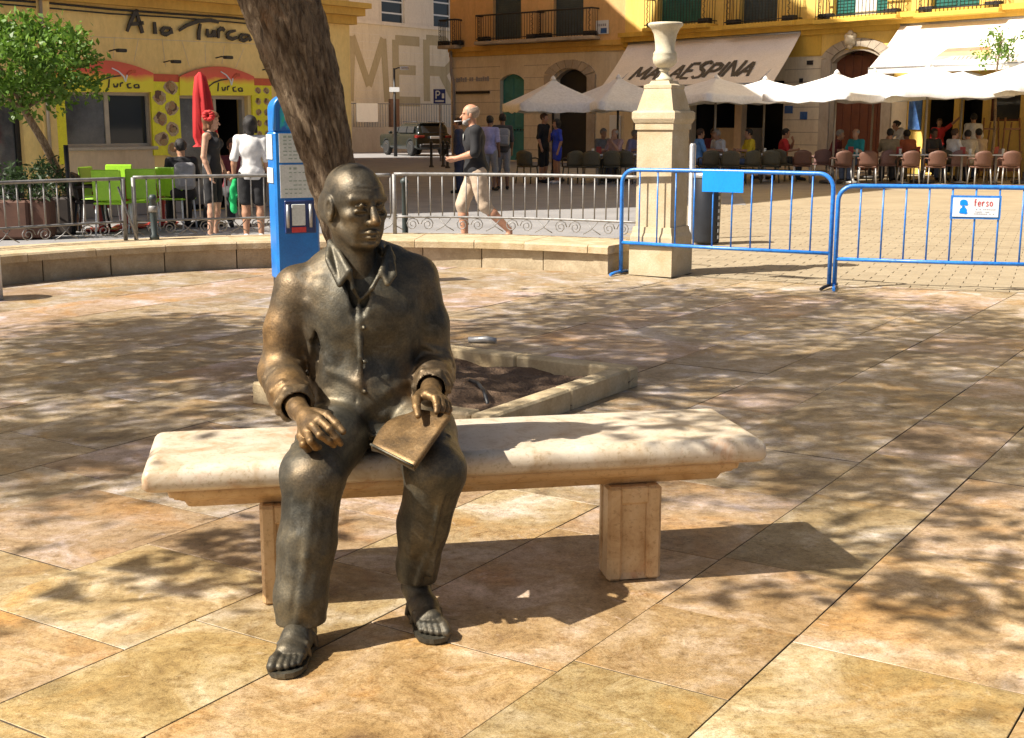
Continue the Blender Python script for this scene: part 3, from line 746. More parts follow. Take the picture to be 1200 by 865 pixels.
def leaf_mat(name, a, b, c):
    m, t, p, N, L = newmat(name)
    n = noise_n(t, 9, 3, .6, posvec(t)); r = ramp(t, [(.35, a), (.55, b), (.72, c)]); L.new(n.outputs[0], r.inputs[0])
    L.new(r.outputs[0], p.inputs['Base Color']); p.inputs['Roughness'].default_value = .5
    tr = N.new('ShaderNodeBsdfTranslucent'); L.new(r.outputs[0], tr.inputs['Color']); ms = N.new('ShaderNodeMixShader'); ms.inputs[0].default_value = .35
    out = N['Material Output']; L.new(p.outputs[0], ms.inputs[1]); L.new(tr.outputs[0], ms.inputs[2]); L.new(ms.outputs[0], out.inputs['Surface']); return m
MAT['leaf_tall'] = leaf_mat('dark_leaf', (.03, .06, .015), (.05, .10, .02), (.09, .15, .03))
MAT['leaf_orange'] = leaf_mat('bright_leaf', (.07, .15, .016), (.13, .25, .026), (.26, .38, .05))
MAT['leaf_dark'] = leaf_mat('shrub_leaf', (.02, .045, .012), (.035, .07, .018), (.06, .10, .025))
def leaf_cloud(pts, size, mat, name, parent, asp=.5, seed=3):
    """two-triangle folded leaf at each point, any way round"""
    rg = np.random.default_rng(seed); P = np.array(pts); n = len(P)
    d = rg.normal(size=(n, 3)); d /= np.linalg.norm(d, axis=1)[:, None]; e = rg.normal(size=(n, 3)); e = np.cross(d, e); e /= np.linalg.norm(e, axis=1)[:, None]; f = np.cross(d, e)
    s = size*(.6+.8*rg.random(n))[:, None]
    V = np.stack([P-d*s, P+e*s*asp+f*s*.15, P+d*s, P-e*s*asp+f*s*.15], 1).reshape(-1, 3)
    base = np.array(wl(parent)); F = np.arange(4*n).reshape(-1, 4)
    return link(name, np_mesh(name, V-base, F, mat, False), parent)
TB = Vector((PCN.x, PCN.y, 0))
tree = thing('leaning_tree', 'tall leaning tree with rough brown trunk rising behind the statue from the earth pit', 'tree', TB)
tp_ = [Vector((D(452, 446, 7.28).x, 7.28, 0)), D(449, 425, 7.28), D(437, 370, 7.27), D(416, 290, 7.25), D(389, 200, 7.22), D(361, 100, 7.18), D(328, 0, 7.14), D(290, -110, 7.1), D(262, -220, 7.05)]
tr_ = [.25, .19, .160, .145, .138, .172, .205, .20, .18]
from mathutils import noise as mnoise
def trunk(mb, pts, rs, n=96, sub=26):
    # resampled, then furrowed: ridges that run up the stem, broken by cross cracks, with a few scars
    P, Q = [], []
    for i in range(len(pts)-1):
        for k in range(sub): f = k/sub; P.append(pts[i].lerp(pts[i+1], f)); Q.append(rs[i]+(rs[i+1]-rs[i])*f)
    P.append(pts[-1]); Q.append(rs[-1]); b = len(mb.v); mb.tube(P, Q, n)
    h = 0.0
    for i in range(len(P)):
        if i: h += (P[i]-P[i-1]).length
        for k in range(n):
            v = Vector(mb.v[b+i*n+k]); c = P[i]; a = k/n*2*math.pi; q = Vector((math.cos(a), math.sin(a), 0))
            f1 = mnoise.noise(q*7+Vector((0, 0, h*2.2))); f2 = mnoise.noise(q*15+Vector((3, 1, h*5.0))); lo_ = mnoise.noise(q*1.3+Vector((0, 0, h*1.1)))
            d = -.020*max(0, 1-abs(f1)*5)-.011*max(0, 1-abs(f2)*4)+.022*lo_+.006*mnoise.noise(q*30+Vector((0, 0, h*22)))
            mb.v[b+i*n+k] = tuple(v+(v-c).normalized()*(d+.008))
mb = MB(); trunk(mb, tp_, tr_); mb.build('trunk', MAT['bark'], tree)
# crown: leaf clumps high over the plaza, each hanging on a limb; the sun drops their shade to the ground down right
def shade(px, py):
    """how much of the paving lies in leaf shade there, read off the photograph"""
    if py > 752 or px < -250 or px > 1450: return 0
    v = 0
    def el(cx, cy, rx, ry, a): return a if ((px-cx)/rx)**2+((py-cy)/ry)**2 < 1 else 0
    v = max(v, el(210, 400, 200, 26, .75), el(60, 445, 160, 36, .8), el(250, 440, 130, 34, .7), el(70, 525, 130, 42, 1.0), el(-120, 500, 150, 70, .6))
    v = max(v, el(235, 662, 70, 26, .6), el(250, 618, 80, 20, .55), el(280, 640, 70, 40, .7))
    v = max(v, el(840, 360, 220, 22, .75), el(1000, 400, 250, 40, .6), el(880, 430, 260, 45, .62), el(1120, 450, 160, 60, .65), el(1020, 520, 230, 70, .72), el(1250, 480, 160, 90, .6))
    v = max(v, el(960, 610, 120, 50, .8), el(1060, 680, 110, 45, .72), el(1185, 655, 40, 26, .8), el(860, 660, 60, 16, .5), el(640, 430, 120, 50, .7), el(640, 390, 90, 20, .5), el(860, 560, 70, 50, .7))
    v = max(v, el(1110, 600, 100, 36, .7), el(1150, 715, 70, 26, .6), el(905, 700, 50, 16, .4))
    v = max(v, el(560, 505, 120, 16, .7), el(250, 500, 70, 12, .7), el(430, 480, 120, 60, .55))
    # bright runs between
    if el(120, 470, 160, 9, 1) or el(60, 585, 160, 22, 1) or el(700, 318, 500, 22, 1) or el(1010, 372, 70, 10, 1) or el(870, 398, 60, 7, 1) or el(1100, 575, 90, 14, 1): v *= .12
    return v
pts = []; cl = []; rl = random.Random(21); tries = 0
while len(cl) < 440 and tries < 60000:
    tries += 1
    g = Vector((rl.uniform(-3.6, 5.6), rl.uniform(3.2, 12), 0)); px, py = PX(g)
    if rl.random() > shade(px, py): continue
    z = rl.uniform(4.6, 8.4) if py < 600 else rl.uniform(3.0, 4.6)
    c = g-SD*(z/-SD.z)
    q = PX(c)
    if q[1] > -70 and -80 < q[0] < 1280: continue
    cl.append((c, py))
for c, py in cl:
    s = .13 if py > 590 else .30
    for k in range(26 if py > 590 else 56):
        p = c+Vector((rl.gauss(0, s), rl.gauss(0, s), rl.gauss(0, s*.7)))
        q = PX(p)
        if q[1] > -12 and -20 < q[0] < 1220: continue
        pts.append(p)
# extra unseen leaves added to block skylight; their shadows fall outside the view
for k in range(330):
    c = Vector((rl.uniform(-9, 5.5), rl.uniform(-4, 11), rl.uniform(4.6, 7.8)))
    g = c+SD*(c.z/-SD.z); px, py = PX(g)
    if -60 < px < 1260 and 150 < py < 900: continue
    for j in range(30): pts.append(c+Vector((rl.gauss(0, .27), rl.gauss(0, .25), rl.gauss(0, .18))))
leaf_cloud(pts, .072, MAT['leaf_tall'], 'crown', tree, .42)
mb = MB(); fork = tp_[-1]; rl2 = random.Random(4)
mains = [fork+Vector(v) for v in ((-1.9, -1.2, 1.6), (-1.6, 1.2, 1.7), (.9, -1.6, 1.6), (1.6, .5, 1.7), (-3.2, .2, 1.3), (-.2, .1, 2.4))]
for m_ in mains:
    mid = fork.lerp(m_, .5)+Vector((0, 0, .25)); mb.tube([fork, mid, m_], [.12, .085, .05], 10)
for c, py in cl[::9]:
    k = min(mains, key=lambda m_: (m_-c).length); q = PX((k+c)/2)
    if q[1] > -20: continue
    mb.tube([k, (k+c)/2+Vector((0, 0, .15)), c], [.035, .02, .008], 6)
mb.build('limbs', MAT['bark'], tree)

def lift(x, y, z): return G(x, y)-SD*(z/-SD.z)
pn = [((36, 700), (86, 680), (108, 709)), ((120, 667), (176, 648), (184, 677)), ((203, 640), (240, 622), (258, 652)), ((-60, 742), (-14, 720), (8, 746))]
pb = [[lift(*t_, 3.52), lift(*a_, 3.72), lift(*b_, 3.70)] for t_, a_, b_ in pn]
bt = thing('bunting', 'string of small triangular pennants hung high over the left of the plaza', 'bunting', pb[1][1])
cp = [pb[3][1], pb[3][2], pb[0][1], pb[0][2], pb[1][1], pb[1][2], pb[2][1], pb[2][2]]
MB().tube([cp[0]+(cp[0]-cp[2])*3]+cp+[cp[-1]+(cp[-1]-cp[-3])*4], .004, 5).build('cord', MAT['black'], bt)
for k, tr3 in enumerate(pb):
    nn_ = (tr3[1]-tr3[0]).cross(tr3[2]-tr3[0]).normalized(); mb = MB(); mb.prism(tr3, nn_*.002); mb.build('pennant', MAT['red_print'] if k % 2 else MAT['white_sheet'], bt)

# ================================================================== BLUE TICKET MACHINE
MAT['meter_blue'] = mk('ticket_machine_blue', (.01, .20, .62), (.01, .15, .50), 4, .3, spec=.6)
MAT['meter_dark'] = mk('meter_panel_dark', (.03, .05, .16), None, 8, .3)
MAT['notice'] = mk('notice_paper', (.68, .70, .66), (.60, .63, .58), 9, .6)
MAT['notice_green'] = mk('notice_print', (.34, .42, .34), (.3, .36, .3), 20, .6)
def screen_mat():
    m, t, p, N, L = newmat('teal_screen'); n = noise_n(t, 12, 3, .5, posvec(t)); r = ramp(t, [(.38, (.02, .12, .45)), (.55, (.02, .42, .50)), (.68, (.03, .50, .22))]); L.new(n.outputs[0], r.inputs[0])
    L.new(r.outputs[0], p.inputs['Base Color']); p.inputs['Roughness'].default_value = .15; return m
MAT['screen'] = screen_mat()
mc = Vector((-2.09, 12.35, 0)); ma = R(24); mu_ = Vector((math.cos(ma), math.sin(ma), 0)); mv_ = Vector((math.sin(ma), -math.cos(ma), 0))  # mu: along the front face, mv: out of it
t = thing('ticket_machine', 'bright blue parking ticket machine covered in notices, left of the leaning trunk', 'ticket machine', mc)
hw, hd = .21, .135
def mp(s, d, z): return mc+mu_*s+mv_*d+Vector((0, 0, z))
mb = MB(); mb.box(mc+Vector((0, 0, .78)), (2*hw, 2*hd, 1.40), ma, ch=.02); mb.build('cabinet', MAT['meter_blue'], t)
mb = MB(); prof = [(-hw+.012, 1.481), (-hw+.012, 1.68)]+[(-(hw-.012)*math.cos(math.pi*k/14), 1.68+.15*math.sin(math.pi*k/14)) for k in range(1, 14)]+[(hw-.012, 1.68), (hw-.012, 1.481)]
mb.prism([mp(s, hd-.03, z) for s, z in prof[::-1]], -mv_*(2*hd-.05)); mb.build('head', MAT['meter_blue'], t)
rimp = [(-hw+.02, 1.485), (-hw+.02, 1.68)]+[(-(hw-.02)*math.cos(math.pi*k/14), 1.68+.142*math.sin(math.pi*k/14)) for k in range(1, 14)]+[(hw-.02, 1.68), (hw-.02, 1.485)]
MB().tube([mp(s, hd-.02, z) for s, z in rimp], .02, 8).build('arch_rim', MAT['meter_blue'], t)
mb = MB(); scr = [(-.14, 1.50), (.14, 1.50), (.14, 1.66)]+[(.14*math.cos(math.pi*k/8), 1.66+.10*math.sin(math.pi*k/8)) for k in range(1, 8)]+[(-.14, 1.66)]
mb.prism([mp(s, hd-.022, z) for s, z in scr], -mv_*.006); mb.build('screen', MAT['screen'], t)
for (s0, s1, z0, z1) in ((-.16, .19, 1.19, 1.46), (-.16, .17, .86, 1.17)):
    pl_ = MB().box(mp((s0+s1)/2, hd+.006, (z0+z1)/2), (s1-s0, .008, z1-z0), ma).build('notice', MAT['notice'], t)
    mb = MB(); nl = 7
    for k in range(nl):
        zz = z1-(z1-z0)*(k+.9)/(nl+1)
        for j in range(6):
            if random.random() < .8: mb.box(mp(s0+.03+(s1-s0-.06)*(j+.5)/6, hd+.0112, zz), ((s1-s0)/8.5*random.uniform(.5, 1), .0016, .010 if k else .02), ma)
    mb.build('print', MAT['notice_green'], pl_)['kind'] = 'stuff'
MB().box(mp(.1, hd+.013, 1.30), (.10, .004, .07), ma).build('red_sticker', MAT['red_print'], t)
for (z0, z1) in ((1.22, 1.45), (1.0, 1.14)): MB().box(mp(-hw-.006, -.01, (z0+z1)/2), (.008, .22, z1-z0), ma).build('side_notice', MAT['notice'], t)
MB().box(mp(.02, hd+.01, .68), (.30, .022, .31), ma, ch=.006).build('panel', MAT['meter_dark'], t)
MB().box(mp(0, hd+.026, .70), (.13, .012, .20), ma, ch=.004).build('instructions', MAT['notice'], t)
MB().box(mp(.0, hd+.026, .56), (.14, .012, .05), ma, ch=.003).build('coin_tray', MAT['red_print'], t)
for sx in (-.105, .115): MB().tube([mp(sx, hd+.03, .58), mp(sx, hd+.035, .8)], .016, 8).build('handle', MAT['steel'], t)
MB().box(mc+Vector((0, 0, .045)), (2*hw-.03, 2*hd-.03, .09), ma).build('base', MAT['black'], t)
# ================================================================== SEATED BRONZE STATUE
def bronze_mat():
    m, t, p, N, L = newmat('patinated_bronze')
    pv = posvec(t); n = noise_n(t, 7, 8, .66, pv, .4); r = ramp(t, [(.33, (.036, .036, .030)), (.50, (.085, .079, .060)), (.70, (.160, .138, .090))]); L.new(n.outputs[0], r.inputs[0])
    at = N.new('ShaderNodeAttribute'); at.attribute_name = 'polish_sunlit'  # rubbed bronze, plus sunlit gold painted on the arms
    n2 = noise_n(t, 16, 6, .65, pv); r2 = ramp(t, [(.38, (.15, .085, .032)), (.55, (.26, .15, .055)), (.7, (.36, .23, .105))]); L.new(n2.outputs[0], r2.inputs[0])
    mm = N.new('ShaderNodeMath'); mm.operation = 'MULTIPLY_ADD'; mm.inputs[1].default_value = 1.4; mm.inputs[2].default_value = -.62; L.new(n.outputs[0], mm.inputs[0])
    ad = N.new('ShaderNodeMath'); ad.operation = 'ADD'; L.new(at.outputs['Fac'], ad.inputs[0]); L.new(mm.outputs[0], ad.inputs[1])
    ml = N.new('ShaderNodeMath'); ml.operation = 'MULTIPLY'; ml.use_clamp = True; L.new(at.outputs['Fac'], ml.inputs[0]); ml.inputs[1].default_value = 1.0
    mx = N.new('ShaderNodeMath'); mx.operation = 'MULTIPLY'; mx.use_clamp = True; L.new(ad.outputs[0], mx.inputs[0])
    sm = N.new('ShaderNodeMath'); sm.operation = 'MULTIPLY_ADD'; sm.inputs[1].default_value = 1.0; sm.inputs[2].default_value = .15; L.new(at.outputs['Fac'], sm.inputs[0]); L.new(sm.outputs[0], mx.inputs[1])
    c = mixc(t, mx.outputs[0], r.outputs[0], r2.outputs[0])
    # grey-green bloom in the folds
    n3 = noise_n(t, 11, 7, .7, pv, .8); r3 = ramp(t, [(.56, (0, 0, 0)), (.72, (.6, .6, .6))]); L.new(n3.outputs[0], r3.inputs[0])
    inv = N.new('ShaderNodeMath'); inv.operation = 'SUBTRACT'; inv.inputs[0].default_value = 1; L.new(at.outputs['Fac'], inv.inputs[1])
    m3 = N.new('ShaderNodeMath'); m3.operation = 'MULTIPLY'; m3.use_clamp = True; L.new(r3.outputs[0], m3.inputs[0]); L.new(inv.outputs[0], m3.inputs[1])
    c = mixc(t, m3.outputs[0], c, (.19, .19, .17))
    f = noise_n(t, 140, 4, .7, pv); rf = ramp(t, [(.3, (.7, .7, .7)), (.65, (1.12, 1.1, 1.08))]); L.new(f.outputs[0], rf.inputs[0]); c = mixc(t, 1, c, rf.outputs[0], 'MULTIPLY')
    L.new(c, p.inputs['Base Color']); p.inputs['Metallic'].default_value = .66
    rr = ramp(t, [(.3, (.42,)*3), (.7, (.60,)*3)]); L.new(n3.outputs[0], rr.inputs[0]); L.new(rr.outputs[0], p.inputs['Roughness'])
    ad2 = N.new('ShaderNodeMath'); ad2.operation = 'ADD'; L.new(f.outputs[0], ad2.inputs[0]); L.new(n2.outputs[0], ad2.inputs[1])
    bump(t, p, ad2.outputs[0], .34, .004); return m
MAT['bronze'] = bronze_mat()
SB = Vector((-.45, 4.05, 0))
statue = thing('bronze_statue', 'bronze statue of a bald man in open shirt and sandals seated on the marble bench', 'statue', SB)
u, v = BU, BV
def off(p, a=0, b=0, c=0): return p+u*a+v*b+Vector((0, 0, c))
# -- key points
pel = Vector((-.465, 4.14, .575)); waist = Vector((-.475, 4.125, .72)); chest = Vector((-.485, 4.125, .94))
shL = D(348, 338, 4.10); shR = D(487, 326, 4.17)                 # shoulder joints as seen left / right in the picture
elL = D(328, 436, 4.06); elR = D(509, 432, 4.17)
wrL = D(350, 481, 3.80); wrR = D(505, 458, 3.955)
kL_ = D(367, 560, 3.70); kR_ = D(511, 553, 3.80)
hipL = Vector((-.585, 4.10, .575)); hipR = Vector((-.335, 4.15, .575))
anL = D(352, 728, 3.62); anR = D(487, 694, 3.88)
parts = []
# ---------------- clothed body
V_ = Vol((-.92, 3.50, .04), (-.02, 4.36, 1.24), .0045)
V_.ell(off(pel, 0, .01, 0), (.185, .145, .115), [[u[i], v[i], (0, 0, 1)[i]] for i in range(3)], .02)
MB_ = [[u[i], v[i], (0, 0, 1)[i]] for i in range(3)]
# trousers
V_.chain([hipL, off(hipL, -.01, -.17, .0), off(kL_, -.0, .04, .0), kL_], [.108, .104, .093, .089], .03)
V_.chain([hipR, off(hipR, .02, -.15, .0), off(kR_, 0, .04, 0), kR_], [.108, .104, .093, .089], .03)
mL = kL_.lerp(anL, .45); mR = kR_.lerp(anR, .45)
V_.chain([off(kL_, 0, .01, -.01), off(mL, .0, .012, 0), Vector((anL.x, anL.y+.015, .16)), Vector((anL.x, anL.y+.015, .09))], [.090, .086, .078, .077], .02)
V_.chain([off(kR_, 0, .01, -.01), off(mR, -.01, .012, 0), Vector((anR.x+.005, anR.y+.012, .17)), Vector((anR.x+.005, anR.y+.012, .12))], [.089, .081, .066, .061], .02)
# pressed pleats down the shins
for k_, a_, zb, sh in ((kL_, anL, .10, -.004), (kR_, anR, .13, .012)):
    V_.chain([off(k_, sh, -.074, -.03), off(k_.lerp(a_, .5), sh, -.070, 0), Vector((a_.x+sh, a_.y-.055, zb))], [.008, .009, .009], .012)
V_.cone(off(kL_.lerp(anL, .2), -.03, -.088, 0), off(kL_.lerp(anL, .95), -.03, -.080, 0), .006, .006, .012, True)
V_.cone(off(kR_.lerp(anR, .15), .04, -.086, 0), off(kR_.lerp(anR, .8), .02, -.075, 0), .006, .006, .012, True)
V_.cone(off(kL_.lerp(anL, .1), .045, -.08, 0), off(kL_.lerp(anL, .9), .04, -.072, 0), .007, .007, .014, True)
# wrinkles behind knees and on the lap
for i in range(5):
    for kk, hh, sg in ((kL_, hipL, -1), (kR_, hipR, 1)):
        c = kk.lerp(hh, .25+.13*i); V_.cone(off(c, -.075, 0, .062+.008*(i % 2)), off(c, .06, -.03, .078), .006, .004, .012)
for i in range(4):
    V_.cone(off(pel, -.12+.02*i, -.105-.03*i, .075-.02*i), off(pel, .02, -.15-.02*i, .02-.006*i), .009, .006, .014)
    V_.cone(off(pel, .12-.02*i, -.105-.03*i, .075-.02*i), off(pel, .0, -.15-.02*i, .02-.006*i), .009, .006, .014)
# hems flare and are hollow
V_.cone((anL.x, anL.y+.012, .105), (anL.x, anL.y+.012, .04), .058, .058, .004, True)
V_.cone((anR.x+.004, anR.y+.012, .13), (anR.x+.004, anR.y+.012, .04), .046, .046, .004, True)
V_.rbox((anL.x, anL.y, .045), (.2, .2, .038), None, .002, .002, True); V_.rbox((anR.x, anR.y, .055), (.2, .2, .062), None, .002, .002, True)
# shirt
V_.ell(off(waist, 0, -.005, -.03), (.188, .150, .150), MB_, .05)
V_.ell(off(chest, 0, 0, -.06), (.205, .142, .24), MB_, .05)
V_.ell(off(chest, 0, -.025, .03), (.19, .13, .15), MB_, .05)
V_.chain([off(shL, .03, 0, -.02), off(chest, -.075, .02, .135), off(chest, 0, .025, .18), off(chest, .085, .02, .135), off(shR, -.03, 0, -.02)], [.080, .082, .072, .082, .080], .045)
V_.ell(off(waist, 0, -.045, -.02), (.13, .12, .12), MB_, .05)         # belly
# shirt tail over the belt
V_.chain([off(waist, -.165, -.06, -.125), off(waist, -.10, -.125, -.13), off(waist, 0, -.152, -.125), off(waist, .10, -.125, -.125), off(waist, .165, -.05, -.12)], [.016, .016, .016, .016, .016], .02)
V_.chain([off(waist, -.16, -.075, -.155), off(waist, -.09, -.135, -.16), off(waist, 0, -.160, -.156), off(waist, .09, -.135, -.155), off(waist, .16, -.06, -.15)], [.008]*5, .012, True)
# sleeves
V_.chain([shL, shL.lerp(elL, .5)+Vector((-.008, 0, 0)), elL], [.074, .068, .066], .03)
V_.chain([elL, elL.lerp(wrL, .5), elL.lerp(wrL, .80)], [.069, .064, .055], .025)
V_.chain([shR, shR.lerp(elR, .5)+Vector((.012, 0, 0)), elR], [.076, .064, .064], .03)
V_.chain([elR, elR.lerp(wrR, .5), elR.lerp(wrR, .78)], [.067, .063, .055], .025)
# armhole creases
V_.chain([off(shL, .066, -.088, .0), off(shL, .068, -.092, -.06), off(shL, .058, -.092, -.17), off(shL, .045, -.08, -.27)], [.010, .013, .015, .012], .02, True)
V_.chain([off(shR, -.062, -.088, .0), off(shR, -.062, -.09, -.06), off(shR, -.050, -.09, -.17), off(shR, -.035, -.08, -.27)], [.008, .011, .013, .011], .02, True)
# folds round elbow and cuffs
def fold(c, d, rad, r, k=.012, cut=False, a0=-150, a1=40, tilt=0):
    d = Vector(d).normalized(); e = d.cross(Vector((0, 0, 1))); e = e.normalized() if e.length > .1 else Vector((1, 0, 0)); f = e.cross(d)
    pts = []; n = 7
    for i in range(n): a = R(a0+(a1-a0)*i/(n-1)); pts.append(c+(e*math.cos(a)+f*math.sin(a))*rad+d*tilt*math.sin(a*1.3))
    V_.chain(pts, [r*.6]+[r]*(n-2)+[r*.6], k, cut)
dL1 = elL-shL; dL2 = wrL-elL; dR1 = elR-shR; dR2 = wrR-elR
for fr, rr_, ti in ((.80, .008, .03), (.90, .010, .02), (.98, .009, -.02)): fold(shL.lerp(elL, fr), dL1, .072, rr_, .012, False, -200, 30, ti)
fold(shL.lerp(elL, .94), dL1, .078, .008, .012, True, -190, 20, .02); fold(shL.lerp(elL, .99), dL1, .077, .009, .012, True, -200, 10, -.02)
for fr, rr_, ti in ((.25, .007, .015), (.42, .008, -.01), (.60, .007, .02)): fold(elL.lerp(wrL, fr), dL2, .062, rr_, .012, False, -220, 60, ti)
for fr, rr_, ti in ((.72, .006, .04), (.85, .009, .02), (.95, .009, -.01)): fold(shR.lerp(elR, fr), dR1, .068, rr_, .012, False, -180, 60, ti)
fold(shR.lerp(elR, .90), dR1, .074, .007, .012, True, -180, 60, .03)
for fr, rr_, ti in ((.2, .007, .015), (.4, .008, -.01), (.6, .007, .02)): fold(elR.lerp(wrR, fr), dR2, .061, rr_, .012, False, -220, 60, ti)
for e_, w_, f0 in ((elL, wrL, .82), (elR, wrR, .80)):      # cuffs: a thick rim, hollow, hanging open
    c = e_.lerp(w_, f0); d = w_-e_
    fold(c, d, .053, .012, .010, False, -180, 180); c2 = e_.lerp(w_, f0+.06)
    V_.cone(e_.lerp(w_, f0-.05), e_.lerp(w_, 1.2), .044, .046, .004, True)
    for a in (200, 245, 290, 330):
        dd = d.normalized(); e3 = dd.cross(Vector((0, 0, 1))).normalized(); f3 = e3.cross(dd)
        o_ = e3*math.cos(R(a))+f3*math.sin(R(a)); V_.cone(e_.lerp(w_, f0-.30)+o_*.060, e_.lerp(w_, f0)+o_*.062, .004, .006, .008)
# drapes on the chest: long soft folds from the shoulders down
for (x0, z0, x1, z1, r_) in ((-.135, .10, -.075, -.26, .020), (-.07, .06, -.135, -.24, .018), (.135, .10, .085, -.26, .020), (.07, .05, .14, -.25, .018), (-.03, -.10, -.10, -.30, .016), (.05, -.10, .11, -.31, .016)):
    y0 = -.128+abs(x0)*.30; y1 = -.142+abs(x1)*.28
    V_.cone(off(chest, x0, y0+.012, z0), off(chest, x1, y1+.010, z1), r_, r_*.9, .035)
# open neck, placket and collar
nb = Vector((-.487, 4.085, 1.10))
VT = D(421, 352, 3.975)                              # bottom of the open V
V_.tri(off(nb, -.055, -.13, .09), off(nb, .062, -.13, .09), VT+Vector((0, -.02, -.03)), .028, .006, True)
V_.tri(off(nb, -.05, -.06, .12), off(nb, .05, -.06, .12), off(VT, 0, .03, 0), .034, .006, True)
PLK = [VT+Vector((-.004, .004, .01)), D(421, 380, 3.962), D(422, 420, 3.952), D(422, 455, 3.948), D(422, 482, 3.955)]
for i in range(len(PLK)): PLK[i] = PLK[i]+Vector((0, .006, 0))
V_.chain([p_+Vector((0, .004, 0)) for p_ in PLK], [.008]*5, .010)
V_.chain([p_-u*.012+Vector((0, -.004, 0)) for p_ in PLK], [.003]*5, .006, True)
for p_ in (PLK[1], PLK[2], PLK[3]): V_.ell(off(p_, .014, -.008, -.012), (.007, .005, .007), MB_, .002)
def flap(ps, rad=.0095):
    for i in range(1, len(ps)-1): V_.tri(ps[0], ps[i], ps[i+1], rad, .004)
cb = [off(nb, -.066, .045, .066), off(nb, 0, .075, .085), off(nb, .066, .045, .066)]
V_.chain([off(nb, -.074, -.03, .052), cb[0], cb[1], cb[2], off(nb, .074, -.03, .048)], [.013]*5, .012)
tl = D(386, 281, 4.075)
flap([D(387, 284, 4.07), D(384, 304, 4.00), D(398, 334, 3.958), D(409, 318, 3.958), D(397, 296, 4.02)])
flap([D(455, 290, 4.08), D(447, 318, 3.985), D(454, 333, 3.975), D(462, 322, 4.0), D(461, 302, 4.06)])
# lapel edges running from the collar to the V
V_.chain([D(409, 318, 3.958), D(414, 338, 3.962), VT+Vector((0, .006, 0))], [.008, .008, .008], .008)
V_.chain([D(447, 318, 3.985), D(436, 338, 3.972), VT+Vector((.01, .006, .005))], [.008, .008, .008], .008)
for i in range(7):
    z_ = -.06-.035*i; sg = 1 if i % 2 else -1
    V_.chain([off(waist, sg*-.05, -.142, z_+.10), off(waist, sg*.04, -.150, z_+.085), off(waist, sg*.13, -.115, z_+.12)], [.004, .010, .004], .022)
for sx, cc in ((-1, shL), (1, shR)):
    for i in range(3): V_.chain([off(cc, -sx*(.035+.03*i), -.072, -.03-.02*i), off(cc, -sx*(.04+.03*i), -.085, -.04-.03*i), off(cc, -sx*(.045+.045*i), -.085, -.14-.05*i)], [.004, .008, .004], .025)
for sx, cc in ((-1, shL), (1, shR)):       # sharp drag creases from the armpits, across the belly and over the lap
    for i in range(4):
        V_.chain([off(cc, -sx*.055, -.082, -.10-.055*i), off(cc, -sx*(.10+.01*i), -.075, -.155-.06*i), off(cc, -sx*(.15+.005*i), -.07, -.185-.055*i)], [.002, .006, .002], .010, True)
        V_.chain([off(cc, -sx*.055, -.084, -.115-.055*i), off(cc, -sx*(.10+.01*i), -.072, -.172-.06*i), off(cc, -sx*(.15+.005*i), -.066, -.20-.055*i)], [.002, .008, .002], .010)
for kk, aa in ((kL_, anL), (kR_, anR)):      # long slack folds down the shins
    for sx_, f0_, f1_ in ((-.055, .12, .62), (.035, .22, .80), (.062, .08, .5)):
        a_ = kk.lerp(aa, f0_); b_ = kk.lerp(aa, f1_); V_.chain([off(a_, sx_, -.066+abs(sx_)*.3, 0), off(b_, sx_*.8, -.066+abs(sx_)*.3, 0)], [.003, .010], .018)
V_.noise(.0012, 30, 5); V_.noise(.0006, 95, 6)
b_ = V_.surf(); parts.append((relax(*b_, 1, .45), b_[1]))
# ---------------- head and neck
HC = D(416, 240, 4.055); yaw = R(38)
M, hf, hs, hu = frame((math.sin(yaw), -math.cos(yaw), -.04))
SC = 1.10
def H(f, s, z): return HC+(hf*f+hs*s+hu*z)*SC
Hd = Vol(HC-Vector((.15, .16, .26)), HC+Vector((.15, .16, .15)), .0027)
E_ = lambda f, s, z, r, k=.012, cut=False: Hd.ell(H(f, s, z), tuple(q*SC for q in r), M, k, cut)
Cn = lambda a, b, r0, r1, k=.006, cut=False: Hd.cone(H(*a), H(*b), r0*SC, r1*SC, k, cut)
E_(-.012, 0, .032, (.099, .078, .086)); E_(.028, 0, .020, (.062, .070, .072), .02)       # skull, forehead
E_(.022, 0, -.045, (.066, .058, .080), .025)                                             # face
E_(.050, 0, -.090, (.034, .036, .032), .02); E_(.078, 0, -.103, (.016, .022, .015), .018) # jaw, chin
